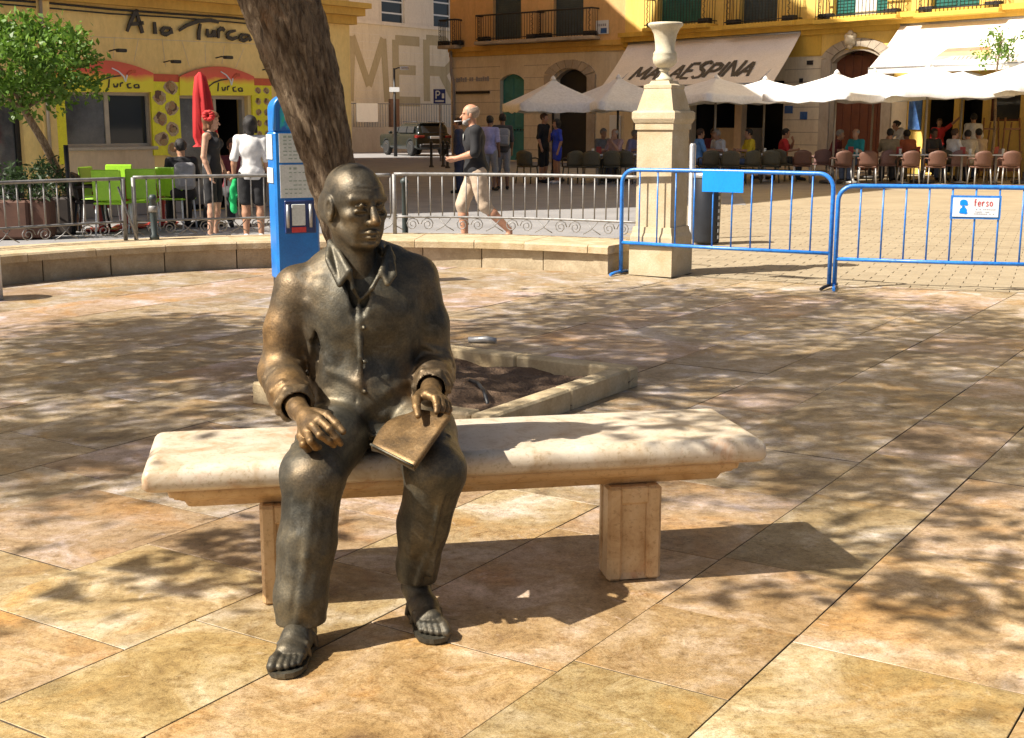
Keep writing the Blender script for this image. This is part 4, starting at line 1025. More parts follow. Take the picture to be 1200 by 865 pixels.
for s in (-1, 1):
    Cn((.0, s*.052, -.056), (.055, s*.028, -.098), .019, .017, .022)                       # jaw line
    E_(.054, s*.047, -.024, (.026, .022, .018), .02)                                      # cheekbones
    E_(.060, s*.036, -.060, (.022, .017, .026), .025)                                      # cheeks
    Cn((.087, s*.014, .021), (.071, s*.054, .021), .0095, .0075, .016)                      # brows
    E_(.096, s*.031, .002, (.0135, .0155, .010), .016, True)                                # sockets
    E_(.0735, s*.031, .0005, (.0150, .0150, .0130), .004)                                  # eyeballs
    Cn((.089, s*.018, .004), (.082, s*.046, .004), .0042, .0035, .003); Cn((.0885, s*.032, .0085), (.0885, s*.03, .0085), .005, .005, .004)   # upper lids
    Cn((.087, s*.019, -.010), (.081, s*.045, -.009), .0036, .003, .004)                   # lower lids
    Cn((.086, s*.02, -.018), (.076, s*.046, -.020), .0035, .003, .006, True)              # bags under the eyes
    E_(.098, s*.0125, -.043, (.012, .0085, .009), .006)                                   # nostril wings
    E_(.106, s*.008, -.052, (.006, .004, .004), .002, True)
    Cn((.099, s*.020, -.048), (.089, s*.032, -.074), .0028, .002, .010, True)            # nasolabial folds
    E_(-.004, s*.081, -.006, (.020, .010, .034), .006); E_(.004, s*.090, -.004, (.011, .007, .020), .004, True)   # ears
    E_(.000, s*.082, -.036, (.009, .007, .010), .005)
    Cn((.02, s*.035, .087), (.045, s*.03, .07), .004, .004, .02)
    for zf in (.052, .066): Cn((.092-.10*(zf-.05), s*.004, zf), (.076, s*.044, zf+.004), .0022, .0018, .006, True)  # forehead lines
    E_(-.045, s*.068, -.01, (.045, .014, .045), .02)                                      # cropped hair at the sides
E_(-.088, 0, -.005, (.022, .052, .052), .02)
Cn((.091, 0, .008), (.113, 0, -.036), .0085, .0135, .008); E_(.114, 0, -.040, (.0125, .0125, .0105), .006)      # nose
Cn((.083, -.029, -.073), (.0945, -.008, -.0705), .0028, .0050, .012); Cn((.083, .029, -.073), (.0945, .008, -.0705), .0028, .0050, .012); Cn((.0945, -.008, -.0705), (.0945, .008, -.0705), .005, .005, .012)
Cn((.083, -.022, -.083), (.0925, -.006, -.0835), .0035, .0058, .012); Cn((.083, .022, -.083), (.0925, .006, -.0835), .0035, .0058, .012); Cn((.0925, -.006, -.0835), (.0925, .006, -.0835), .0058, .0058, .012)
Cn((.089, -.029, -.0775), (.1015, 0, -.0768), .0022, .0024, .004, True); Cn((.089, .029, -.0775), (.1015, 0, -.0768), .0022, .0024, .004, True)
Cn((.102, 0, -.056), (.105, 0, -.064), .004, .004, .005, True); E_(.1, 0, -.0945, (.010, .018, .005), .006, True)
NB = Vector((-.487, 4.11, 1.06))
Hd.cone(H(-.022, 0, -.07), NB+Vector((0, .0, -.02)), .064, .072, .02); Hd.cone(H(.02, 0, -.10), NB+Vector((.005, -.05, -.03)), .038, .045, .025)
for s in (-1, 1): Hd.cone(H(-.02, s*.06, -.05), NB+Vector((s*.015, -.075, .0)), .014, .012, .02)
Hd.noise(.0006, 60, 9); h_ = Hd.surf(); parts.append((relax(*h_, 1, .3), h_[1]))
# bare chest in the V of the shirt
Ch = Vol((-.60, 3.93, .95), (-.38, 4.2, 1.13), .005); Ch.ell(off(chest, 0, -.0, .07), (.12, .122, .16), MB_, .01); parts.append(Ch.surf())
# ---------------- hands
def hand(V, wrist, palm, ppts, knuck, fingers, thumb, r0=.031):
    V.chain([wrist, palm[0]], [r0, r0*.95], .012)
    for a, b in ppts: V.cone(palm[0], a, r0*.86, .017, .014); 
    for f in fingers: V.chain(f, [.0130, .0120, .0108, .0092][:len(f)], .0045)
    V.chain(thumb, [.0175, .0150, .0125, .0105][:len(thumb)], .006)
    for k in knuck: V.ell(k, (.014, .014, .012), None, .006)
# picture-left hand: back of the hand up, index reaching out, the rest curled as if round a brush
hl = Vol(D(340, 540, 3.60)-Vector((.06, .10, .02)), D(405, 460, 3.85)+Vector((.05, .03, .06)), .0026)
pc_ = D(361, 491, 3.735)
k1, k2, k3, k4 = D(375, 492, 3.665), D(367, 499, 3.655), D(360, 506, 3.665), D(354, 511, 3.69)
fing = [[k1, D(386, 503, 3.625), D(394, 513, 3.625), D(399, 520, 3.635)], [k2, D(375, 510, 3.605), D(385, 517, 3.612), D(391, 522, 3.635)], [k3, D(364, 517, 3.612), D(370, 524, 3.64), D(374, 524, 3.67)], [k4, D(356, 521, 3.645), D(361, 527, 3.67), D(365, 526, 3.69)]]
hand(hl, wrL, [pc_], [(k1, 0), (k2, 0), (k3, 0), (k4, 0)], [k1, k2, k3, k4], fing, [D(368, 484, 3.74), D(383, 487, 3.70), D(394, 497, 3.67), D(402, 506, 3.655)])
hl.cone(elL.lerp(wrL, .6), wrL, .040, .032, .01)
hl.noise(.0005, 80, 2); q_ = hl.surf(); parts.append(q_)
# picture-right hand: holds the top edge of the book, thumb in front, fingers folded over
hr = Vol(D(480, 500, 3.78)-Vector((.06, .06, .03)), D(525, 440, 4.0)+Vector((.06, .05, .05)), .0026)
pr_ = D(503, 464, 3.905)
k1, k2, k3, k4 = D(500, 463, 3.855), D(508, 463, 3.86), D(514, 466, 3.875), D(519, 469, 3.895)
fing = [[k1, D(506, 470, 3.815), D(510, 478, 3.80)], [k2, D(512, 470, 3.825), D(516, 479, 3.812)], [k3, D(518, 473, 3.845), D(520, 481, 3.835)], [k4, D(522, 475, 3.87), D(523, 482, 3.865)]]
fing = [[k1, D(510, 467, 3.83), D(512, 476, 3.802), D(511.5, 483, 3.79)], [k2, D(516, 468, 3.845), D(518.5, 476, 3.822), D(517.5, 482, 3.81)], [k3, D(521, 471, 3.865), D(523, 478, 3.848), D(522, 483, 3.84)], [k4, D(524.5, 474, 3.89), D(526, 480, 3.877), D(525, 484, 3.87)]]
hand(hr, wrR, [pr_], [(k1, 0), (k2, 0), (k3, 0), (k4, 0)], [k1, k2, k3, k4], fing, [D(494, 462, 3.89), D(488, 468, 3.845), D(488, 477, 3.80), D(490, 487, 3.765)])
hr.cone(elR.lerp(wrR, .6), wrR, .040, .032, .01)
hr.noise(.0005, 80, 3); q2_ = hr.surf(); parts.append(q2_)
# ---------------- feet in sandals
def foot(ank, heel, toe, sgn, big):
    V = Vol((min(heel.x, toe.x)-.08, toe.y-.06, -.002), (max(heel.x, toe.x)+.08, heel.y+.09, .21), .0034)
    d = (toe-heel); d.z = 0; L = d.length; d.normalize(); s = Vector((-d.y, d.x, 0))*-1
    P = lambda f, w, z: Vector((heel.x, heel.y, 0))+d*f*L+s*w+Vector((0, 0, z))
    V.chain([ank+Vector((0, .01, .10)), ank+Vector((0, 0, 0)), P(.17, 0, .052)], [.046, .042, .036], .02)
    V.chain([P(.10, 0, .045), P(.45, .0, .052), P(.66, 0, .042)], [.033, .034, .030], .02)
    V.chain([ank, P(.45, -.008*big, .062), P(.68, -.018*big, .045)], [.038, .032, .024], .02)
    V.chain([P(.3, .012*big, .05), P(.66, .024*big, .036)], [.03, .024], .02)
    ws = [-.031, -.009, .008, .023, .036]
    for i, wv in enumerate(ws):
        e = (.985, .975, .945, .905, .86)[i]; r = (.0175, .0125, .0118, .011, .0105)[i]
        V.chain([P(.68, wv*.85*big, .038), P(e-.12, wv*big, .039), P(e-.03, wv*big*1.02, .030)], [r*1.05, r, r*.92], .0035)
    # straps
    for f_, z_, in ((.56, .078), (.30, .098)):
        V.chain([P(f_-.02, -.046, .02), P(f_, -.040, .06), P(f_+.02, 0, z_), P(f_, .042, .055), P(f_-.02, .047, .02)], [.008, .0075, .007, .0075, .008], .003)
    V.noise(.0004, 90, 4)
    V.plane_cut((0, 0, .016), (0, 0, -1)); q = V.surf()
    mb = MB(); prof = [(0.0, .030), (.12, .042), (.35, .040), (.55, .048), (.75, .054), (.9, .050), (.99, .034), (1.03, .012)]
    left = [P(f, -w_, 0) for f, w_ in prof]; rt = [P(f, w_, 0) for f, w_ in reversed(prof)]; ring = rt+left
    top = [q_+Vector((0, 0, .020)) for q_ in ring]
    n = len(ring); cc = sum(ring, Vector())/n
    ringb = [cc+(q_-cc)*.97+Vector((0, 0, .001)) for q_ in ring]; rm = [q_+Vector((0, 0, .006)) for q_ in ring]
    vs = ringb+rm+top; mb.add(vs, [tuple(range(n))[::-1], tuple(2*n+i for i in range(n))]+[(k*n+i, k*n+(i+1) % n, (k+1)*n+(i+1) % n, (k+1)*n+i) for k in (0, 1) for i in range(n)])
    ob = mb.build('sandal_sole', MAT['bronze'], statue)
    me = ob.data; 
    if me.polygons[1].normal.z < 0: me.flip_normals()
    return q
tL = G(330, 796); hLh = Vector((anL.x+.012, anL.y+.055, 0)); tR = G(512, 755); hRh = Vector((anR.x-.005, anR.y+.06, 0))
parts.append(foot(Vector((anL.x, anL.y+.02, .095)), hLh, Vector((tL.x, tL.y, 0)), 1, -1))
parts.append(foot(Vector((anR.x, anR.y+.02, .095)), hRh, Vector((tR.x, tR.y, 0)), 1, 1))
Vv, Qq = join_surf(parts)
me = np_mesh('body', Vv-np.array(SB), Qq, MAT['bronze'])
# rubbed golden brown on hands, knees and nose; painted sunlight on arms, shoulders, head
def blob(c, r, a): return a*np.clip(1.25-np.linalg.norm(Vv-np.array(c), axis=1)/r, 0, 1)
pol_sun = np.zeros(len(Vv)); n0 = 0
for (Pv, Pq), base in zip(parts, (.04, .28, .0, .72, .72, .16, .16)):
    pol_sun[n0:n0+len(Pv)] = base; n0 += len(Pv)
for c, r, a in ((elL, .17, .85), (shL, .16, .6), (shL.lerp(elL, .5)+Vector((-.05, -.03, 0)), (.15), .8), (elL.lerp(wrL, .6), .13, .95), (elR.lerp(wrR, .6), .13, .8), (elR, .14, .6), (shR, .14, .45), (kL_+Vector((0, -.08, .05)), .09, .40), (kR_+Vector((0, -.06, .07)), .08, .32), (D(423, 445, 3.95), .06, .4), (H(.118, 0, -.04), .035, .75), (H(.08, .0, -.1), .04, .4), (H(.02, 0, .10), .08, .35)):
    pol_sun = np.maximum(pol_sun, blob(c, r, a))
ca = me.attributes.new('polish_sunlit', 'FLOAT', 'POINT'); ca.data.foreach_set('value', pol_sun.astype(np.float32))
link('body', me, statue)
# ---------------- book
A_, B_, C_, D_ = D(429, 519, 3.735), D(485, 548, 3.620), D(528, 489, 3.785), D(470, 472, 3.905)
nrm = (B_-A_).cross(D_-A_).normalized()
if nrm.z < 0: nrm = -nrm
mb = MB(); nx_, ny_ = 14, 10; top, bot = [], []
for j in range(ny_+1):
    for i in range(nx_+1):
        s_, t_ = i/nx_, j/ny_
        p_ = A_.lerp(B_, s_).lerp(D_.lerp(C_, s_), t_)
        lift = -.012*(1-s_)**3*(1 if True else 0)-.006*(1-s_)**2*t_+.003*math.sin(s_*5+t_*3)
        if s_ < .3: p_ = p_+(B_-A_).normalized()*(.055*(1-s_/.3)*(2*t_-1)**2)*(.35 if t_ < .5 else 1)
        top.append(p_+nrm*(lift+.004)); bot.append(p_+nrm*(lift-.011))
n1 = len(top); m_ = nx_+1; fs = []
for j in range(ny_):
    for i in range(nx_):
        a = j*m_+i; fs.append((a, a+1, a+m_+1, a+m_)); fs.append((n1+a, n1+a+m_, n1+a+m_+1, n1+a+1))
edge = [i for i in range(m_)]+[j*m_+nx_ for j in range(1, ny_+1)]+[ny_*m_+i for i in range(nx_-1, -1, -1)]+[j*m_ for j in range(ny_-1, 0, -1)]
for a, b in zip(edge, edge[1:]+edge[:1]): fs.append((a, n1+a, n1+b, b))
mb.add(top+bot, fs, False); ob = mb.build('book', MAT['bronze'], statue)
ca = ob.data.attributes.new('polish_sunlit', 'FLOAT', 'POINT'); ca.data.foreach_set('value', np.array([.72 if i < n1 else .3 for i in range(2*n1)], dtype=np.float32))
ob.data.polygons.foreach_set('use_smooth', [len(f) == 4 and k < nx_*ny_*2 for k, f in enumerate(fs)])
o_ = MB().tube([A_.lerp(B_, f)+nrm*.004 for f in (0.1, .4, .7, .98)], .004, 6).build('book_edge', MAT['bronze'], statue)
# ================================================================== BUILDINGS
class Facade:
    """a vertical plane: s along it (to the right as seen), d outwards, z up; px() finds the point a sight line meets it"""
    def __init__(f, a, b):
        f.o = Vector((a[0], a[1], 0)); f.u = (Vector((b[0], b[1], 0))-f.o).normalized(); f.n = Vector((f.u.y, -f.u.x, 0)); f.L = (Vector((b[0], b[1], 0))-f.o).length
        f.a = math.atan2(f.u.y, f.u.x)
    def px(f, x, y, d=0.0):
        r = Vector(ray(x, y)); c = Vector((0, 0, CAM_H)); t = (f.o+f.n*d-c).dot(f.n)/r.dot(f.n); p = c+r*t
        return (p-f.o).dot(f.u), p.z
    def p(f, s, z, d=0.0): return f.o+f.u*s+f.n*d+Vector((0, 0, z))
    def rect(f, x0, y0, x1, y1, d=0.0):
        ym, xm = (y0+y1)/2, (x0+x1)/2
        return f.px(x0, ym, d)[0], f.px(x1, ym, d)[0], f.px(xm, y1, d)[1], f.px(xm, y0, d)[1]
    def box(f, mb, s0, s1, z0, z1, d0, d1, ch=0.0):
        mb.box(f.p((s0+s1)/2, (z0+z1)/2, (d0+d1)/2), (s1-s0, abs(d1-d0), z1-z0), f.a, ch=ch); return mb
    def wall(f, s0, s1, z0, z1, holes, dep=.32, d=0.0):
        mb = MB(); ss = sorted({s0, s1, *[min(max(h[k], s0), s1) for h in holes for k in (0, 1)]}); zs = sorted({z0, z1, *[min(max(h[k], z0), z1) for h in holes for k in (2, 3)]})
        inh = lambda s, z: any(h[0] < s < h[1] and h[2] < z < h[3] for h in holes)
        for a, b in zip(ss, ss[1:]):
            for e, g in zip(zs, zs[1:]):
                if not inh((a+b)/2, (e+g)/2): mb.quad(f.p(a, e, d), f.p(b, e, d), f.p(b, g, d), f.p(a, g, d))
        for h in holes:
            a, b, e, g = max(h[0], s0), min(h[1], s1), max(h[2], z0), min(h[3], z1); q = lambda s, z, k: f.p(s, z, d-k)
            for (p0, p1) in (((a, e), (a, g)), ((b, g), (b, e)), ((a, g), (b, g)), ((b, e), (a, e))):
                mb.quad(q(*p0, 0), q(*p1, 0), q(*p1, dep), q(*p0, dep))
        return mb
    def arch(f, mb, s0, s1, z0, z1, d0, d1, n=10):
        """fills a rectangle s0..s1, z0..z1 above a segmental curve springing at z0"""
        c = [(s0+(s1-s0)*i/n, z0+(z1-z0)*.92*math.sin(math.pi*i/n)**.8) for i in range(n+1)]
        for (a, b), (e, g) in zip(c, c[1:]): mb.prism([f.p(a, b, d1), f.p(e, g, d1), f.p(e, z1, d1), f.p(a, z1, d1)], -f.n*(d1-d0))
        return mb
    def text(f, mb, txt, s, z, h, wd, gap, th, d, **k): return letters(mb, txt, f.p(s, z, d), f.u, (0, 0, 1), h, wd, gap, th, f.n, **k)
def plaster(name, a, b, blot=.6, bmp=.25):
    m, t, p, N, L = newmat(name); pv = posvec(t, 0, (1, 1, .55)); n = noise_n(t, blot, 8, .65, pv, .6); r = ramp(t, [(.3, b), (.6, a)]); L.new(n.outputs[0], r.inputs[0])
    f = noise_n(t, 14, 6, .7, pv); fr = ramp(t, [(.3, (.88,)*3), (.7, (1.05,)*3)]); L.new(f.outputs[0], fr.inputs[0]); sv = noise_n(t, 2.2, 7, .7, posvec(t, 0, (1, 1, .10)), .3); sr_ = ramp(t, [(.30, (.80, .77, .72)), (.48, (1, 1, 1)), (.75, (1.05, 1.05, 1.05))]); L.new(sv.outputs[0], sr_.inputs[0]); cc = mixc(t, 1, r.outputs[0], fr.outputs[0], 'MULTIPLY')
    L.new(mixc(t, .8, cc, sr_.outputs[0], 'MULTIPLY'), p.inputs['Base Color'])
    p.inputs['Roughness'].default_value = .9; bump(t, p, f.outputs[0], bmp, .02); return m
MAT['ochre'] = plaster('ochre_plaster', (.90, .66, .27), (.82, .57, .21))
MAT['ochre_trim'] = plaster('ochre_trim', (.66, .40, .09), (.56, .32, .07))
MAT['tan'] = plaster('tan_plaster', (.70, .55, .37), (.62, .47, .30))
MAT['plinth'] = plaster('grey_plinth', (.36, .33, .30), (.28, .25, .23))
MAT['yellow'] = plaster('yellow_plaster', (.80, .56, .15), (.72, .47, .11))
MAT['yellow_trim'] = plaster('yellow_trim', (.70, .45, .075), (.62, .38, .06))
MAT['orange_pl'] = plaster('faded_orange_plaster', (.70, .44, .19), (.58, .35, .14))
MAT['ashlar'] = plaster('pale_ashlar', (.74, .65, .48), (.64, .54, .38), 1.2)
MAT['church'] = plaster('white_plaster', (.80, .73, .62), (.72, .65, .54), .35)
MAT['church_low'] = plaster('cream_render', (.80, .72, .56), (.73, .64, .48), .5)
MAT['letter_shade'] = plaster('painted_letter_ochre', (.50, .42, .26), (.44, .36, .21))
MAT['signblack'] = mk('black_iron_letters', (.03, .026, .024), (.05, .04, .035), 8, .6)
MAT['menu_yellow'] = mk('yellow_board', (.86, .80, .02), (.78, .70, .02), 10, .5)
MAT['lime'] = mk('lime_plastic', (.32, .62, .02), (.26, .52, .02), 4, .4)
MAT['ledred'] = mk('red_board', (.62, .09, .03), (.5, .06, .03), 5, .5)
MAT['food'] = mk('food_photo', (.35, .17, .07), (.16, .08, .04), 30, .5, c3=(.6, .45, .3))
MAT['plate'] = mk('plate_photo', (.55, .42, .26), (.36, .24, .13), 18, .5); MAT['food_dark'] = mk('dark_meat_photo', (.13, .055, .03), (.07, .03, .02), 30, .5); MAT['food_green'] = mk('salad_photo', (.30, .28, .10), (.42, .14, .06), 40, .5)
MAT['winframe'] = mk('window_frame_beige', (.50, .43, .33), None, 5, .6)
def glass_mat():
    m, t, p, N, L = newmat('window_glass'); p.inputs['Base Color'].default_value = (.03, .035, .04, 1); p.inputs['Roughness'].default_value = .04; p.inputs['Specular IOR Level'].default_value = .45; return m
MAT['glass'] = glass_mat()
MAT['shutter_green'] = mk('green_shutter', (.02, .15, .13), (.016, .11, .095), 4, .5)
MAT['shutter_slate'] = mk('slate_blue_shutter', (.055, .085, .10), (.04, .065, .08), 4, .5)
MAT['teal_door'] = mk('teal_door', (.05, .24, .24), (.04, .19, .19), 3, .5)
MAT['brown_door'] = mk('brown_wooden_door', (.15, .045, .022), (.10, .03, .016), 3, .5)
MAT['iron'] = mk('black_iron', (.018, .018, .02), None, 5, .5)
MAT['curtain'] = mk('white_curtain', (.66, .65, .62), None, 5, .8)
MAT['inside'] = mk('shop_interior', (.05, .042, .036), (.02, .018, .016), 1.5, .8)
MAT['blue_tile'] = mk('blue_tile', (.03, .13, .36), (.02, .08, .25), 8, .4)
MAT['stonegrey'] = plaster('portal_stone', (.46, .39, .30), (.34, .28, .21), 2)
def fan_board():
    """printed board: yellow below, red above, as on the shop front"""
    m, t, p, N, L = newmat('red_to_yellow_print'); g = N.new('ShaderNodeTexCoord'); s = N.new('ShaderNodeSeparateXYZ'); L.new(g.outputs['Generated'], s.inputs[0])
    n = noise_n(t, 5, 3, .5, posvec(t)); a = N.new('ShaderNodeMath'); a.operation = 'MULTIPLY_ADD'; a.inputs[1].default_value = .25; L.new(n.outputs[0], a.inputs[0]); L.new(s.outputs[2], a.inputs[2])
    r = ramp(t, [(.52, (.84, .72, .03)), (.66, (.84, .40, .05)), (.76, (.78, .10, .06)), (1.05 if False else 1.0, (.66, .10, .05))]); L.new(a.outputs[0], r.inputs[0]); L.new(r.outputs[0], p.inputs['Base Color']); p.inputs['Roughness'].default_value = .45; return m
MAT['fan'] = fan_board()
def addbox(f, t, name, mat, r, d0, d1, ch=0.0):
    return f.box(MB(), *r, d0, d1, ch).build(name, mat, t)

# ------------------------------------------------------------------ the kebab shop, left
LF = Facade((-7.56-.622*4, 21-.783*4), (-7.56+.622*8, 21+.783*8))
s_end = LF.px(411, 100)[0]
t = thing('shop_building', 'ochre corner building with a kebab shop front under black iron lettering', 'building', LF.p(s_end/2, 0))
HB = 15.0
win = LF.rect(75, 108, 178, 172); door = LF.rect(210, 112, 293, 262); door = (door[0], door[1], 0, door[3]); win0 = LF.rect(-40, 122, 28, 200); win0 = (win0[0], win0[1], .1, win0[3])
zc = LF.px(200, 12)[1]
ups = []
for k in range(5):
    for zz in (4.3, 7.6, 10.6): ups.append((LF.L*0+1.0+k*2.0, 2.05+k*2.0, zz, zz+1.9))
ups = [h for h in ups if h[1] < s_end-.3]
SL = LF.px(-30, 100)[0]
ups = [h for h in ups if h[0] > SL+.3]
win0 = (max(win0[0], SL+.15), *win0[1:])
LF.wall(SL, s_end, 0, HB, [win, door, win0]+ups).build('wall', MAT['ochre'], t)
bk = LF.p(s_end, 0)+Vector((-4.7, 33.5, 0)); bk.z = 0
mb = MB(); e0 = LF.p(s_end, 0); e1 = LF.p(s_end, HB); b1_ = bk+Vector((0, 0, HB)); bl = LF.p(SL, 0)+Vector((-10, 14, 0)); blt = bl+Vector((0, 0, HB))
mb.add([e0, bk, b1_, e1], [(0, 1, 2, 3)]); mb.add([bk, bl, blt, b1_], [(0, 1, 2, 3)]); mb.add([bl, LF.p(SL, 0), LF.p(SL, HB), blt], [(0, 1, 2, 3)]); mb.add([e1, b1_, blt, LF.p(SL, HB)], [(0, 1, 2, 3)])
mb.build('rear_walls', MAT['ochre'], t)
for f0_, f1_, hh_ in ((.22, .525, 8.2), (.526, .999, 3.3)):       # attic storeys of the row behind the shop, the nearer one taller
    wa, wb_ = e0.lerp(bk, f0_), e0.lerp(bk, f1_); wv = Vector((-7, -.8, 0)); wq = [q_+Vector((-.02, 0, HB-.3)) for q_ in (wa, wb_, wb_+wv, wa+wv)]; wt = [q_+Vector((0, 0, hh_)) for q_ in wq]
    mb = MB(); mb.add(wq+wt, [(0, 1, 5, 4), (1, 2, 6, 5), (2, 3, 7, 6), (3, 0, 4, 7), (4, 5, 6, 7)]); mb.build('attic_storey', MAT['ochre'], t)
for h in ups: addbox(LF, t, 'window', MAT['shutter_slate'], h, -.31, -.22)
# interiors behind the openings
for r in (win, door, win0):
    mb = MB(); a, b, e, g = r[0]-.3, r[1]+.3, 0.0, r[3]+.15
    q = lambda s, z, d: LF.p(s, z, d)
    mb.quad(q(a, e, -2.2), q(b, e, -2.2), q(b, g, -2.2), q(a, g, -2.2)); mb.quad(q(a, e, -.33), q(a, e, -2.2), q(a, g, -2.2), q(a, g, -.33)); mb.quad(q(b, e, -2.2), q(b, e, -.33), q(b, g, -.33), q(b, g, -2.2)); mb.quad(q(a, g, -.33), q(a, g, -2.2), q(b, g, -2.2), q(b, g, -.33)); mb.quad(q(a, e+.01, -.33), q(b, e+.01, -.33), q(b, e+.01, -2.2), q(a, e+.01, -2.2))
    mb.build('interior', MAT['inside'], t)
# window: sliding panes, frame and sill
fr = thing_part = None
w0, w1, wz0, wz1 = win; mb = MB()
for (a, b, e, g) in ((w0, w1, wz0, wz0+.05), (w0, w1, wz1-.05, wz1), (w0, w0+.05, wz0+.05, wz1-.05), (w1-.05, w1, wz0+.05, wz1-.05), ((w0+w1)/2-.04, (w0+w1)/2+.04, wz0+.05, wz1-.05)): LF.box(mb, a, b, e, g, -.14, -.06)
wf = mb.build('window', MAT['winframe'], t)
MAT['pane_bright'] = mk('painted_reflection_pane', (.16, .165, .17), (.05, .05, .055), 1.3, .06, c3=(.34, .35, .36))  # mottled greys paint a reflection onto the pane
LF.box(MB(), w0+.05, (w0+w1)/2-.04, wz0+.05, wz1-.05, -.10, -.085).build('pane', MAT['pane_bright'], wf)
LF.box(MB(), (w0+w1)/2+.04, w1-.05, wz0+.05, wz1-.05, -.12, -.105).build('pane', MAT['glass'], wf)
LF.box(MB(), w0-.06, w1+.06, wz0-.06, wz0, -.05, .07, .01).build('sill', MAT['winframe'], wf)
st = addbox(LF, t, 'storefront_window', MAT['iron'], (win0[1]-.08, win0[1], win0[2], win0[3]), -.2, -.1)
LF.box(MB(), win0[0], win0[1]-.08, win0[2], win0[3], -.16, -.14).build('pane', MAT['pane_bright'], st)
z1_ = win[2]-.06
addbox(LF, t, 'lower_panel', MAT['tan'], (win[0], win[1], .62, z1_), .0, .012)
zp = LF.px(110, 196)[1]
LF.box(MB(), win0[1], door[0]-.02, 0, .60, 0, .04).build('plinth', MAT['plinth'], t); LF.box(MB(), door[1]+.02, s_end, 0, .60, 0, .04).build('plinth', MAT['plinth'], t)
# door leaf, bright bits of the kitchen within
a, b, e, g = door
mb = MB()
for (s0, s1, z0, z1) in ((a, a+.06, 0, g), (b-.06, b, 0, g), (a+(b-a)*.55, a+(b-a)*.55+.06, 0, g-.06), (a+.06, b-.06, g-.06, g)): LF.box(mb, s0, s1, z0, z1, -.2, -.1)
df = mb.build('door', MAT['winframe'], t)
LF.box(MB(), a+.06, a+(b-a)*.55, .1, g-.06, -.16, -.145).build('pane', MAT['pane_bright'], df)
r_ = LF.rect(266, 122, 280, 134); mb = MB(); LF.box(mb, *r_, -1.6, -1.2); r_ = LF.rect(266, 142, 284, 160); LF.box(mb, *r_, -1.7, -1.2); mb.build('shelf_boxes', MAT['white_sheet'], t)['kind'] = 'stuff'
# pilaster and cornice
r_ = LF.rect(45, -20, 60, 190); addbox(LF, t, 'pilaster', MAT['ochre'], (r_[0], r_[1], 0, zc-.02), 0, .07)
mb = MB(); LF.box(mb, SL, s_end+.06, zc, zc+.16, 0, .16); LF.box(mb, SL, s_end+.12, zc+.16, zc+.30, 0, .34); LF.box(mb, SL, s_end+.18, zc+.30, zc+.40, 0, .46); mb.build('cornice', MAT['ochre_trim'], t)
for k, (dz, r0) in enumerate(((-.06, .02), (-.13, .014))): MB().tube([LF.p(SL+.1+i*1.2, zc+dz+.012*math.sin(i*2+k), .05) for i in range(int((s_end-SL)/1.2))], r0, 6).build('cable', MAT['iron'], t)
# drainpipe by the pilaster
r_ = LF.px(47, 60)[0]; MB().tube([LF.p(r_, .3, .10), LF.p(r_, zc-.02, .10)], .03, 8).build('drainpipe', MAT['stonegrey'], t)
# incised plaster fan lines over the openings
mb = MB()
for (x0, y0, x1, y1) in ((108, 44, 112, 72), (134, 44, 133, 68), (162, 46, 157, 72), (190, 47, 194, 78), (213, 48, 222, 78), (240, 52, 241, 74), (286, 56, 276, 80), (263, 54, 260, 75)):
    p0 = LF.px(x0, y0); p1 = LF.px(x1, y1); c0 = LF.p(*p0, .002); c1 = LF.p(*p1, .002); q = LF.u*.006; mb.prism([c1-q, c1+q, c0+q, c0-q], -LF.n*.001)
p0, p1 = LF.px(105, 43), LF.px(306, 52); mb.prism([LF.p(p0[0], p0[1]-.006, .0035), LF.p(p1[0], p1[1]-.006, .0035), LF.p(p1[0], p1[1]+.006, .0035), LF.p(p0[0], p0[1]+.006, .0035)], -LF.n*.001)
mb.build('plaster_joints', MAT['tan'], t)['kind'] = 'stuff'
# iron lettering, brush strokes
S0 = LF.px(146, 40); S1 = LF.px(292, 47); wS = S1[0]-S0[0]
def brush(mb, pts, th, d=.06):
    """pts in photo pixels on the facade"""
    P = [LF.px(x, y) for x, y in pts]; n = len(P)
    for i in range(n-1):
        (a, b), (c, e) = P[i], P[i+1]; L = math.hypot(c-a, e-b) or 1; nx, nz = -(e-b)/L, (c-a)/L
        f0 = th*(.55+.45*math.sin(math.pi*(i+.25)/n)); f1 = th*(.55+.45*math.sin(math.pi*(i+1.1)/n))
        mb.prism([LF.p(a-nx*f0, b-nz*f0, d+.001*i), LF.p(c-nx*f1, e-nz*f1, d+.001*i), LF.p(c+nx*f1, e+nz*f1, d+.001*i), LF.p(a+nx*f0, b+nz*f0, d+.001*i)], -LF.n*.03)
for strokes in ([[(147, 37), (151, 26), (157, 13), (160, 14)], [(158, 13), (161, 25), (165, 39)], [(150, 29), (158, 28), (166, 27)]],
                [[(179, 26), (180, 40)]], [[(198, 33), (190, 33), (187, 38), (192, 41), (198, 38)], [(198, 33), (199, 40)]],
                [[(208, 36), (217, 30), (230, 25), (245, 24), (254, 26)], [(233, 28), (231, 38), (231, 47)]], [[(241, 34), (241, 42), (247, 42), (249, 36)], [(249, 35), (250, 44)]], [[(254, 45), (254, 36), (258, 33), (261, 36)]],
                [[(274, 36), (266, 38), (264, 43), (270, 46), (276, 44)]], [[(289, 41), (281, 41), (279, 46), (284, 48), (289, 45)], [(289, 41), (292, 48)]]):
    mb = MB()
    for st_ in strokes: brush(mb, st_, .034)
    mb.build('letter', MAT['signblack'], t)
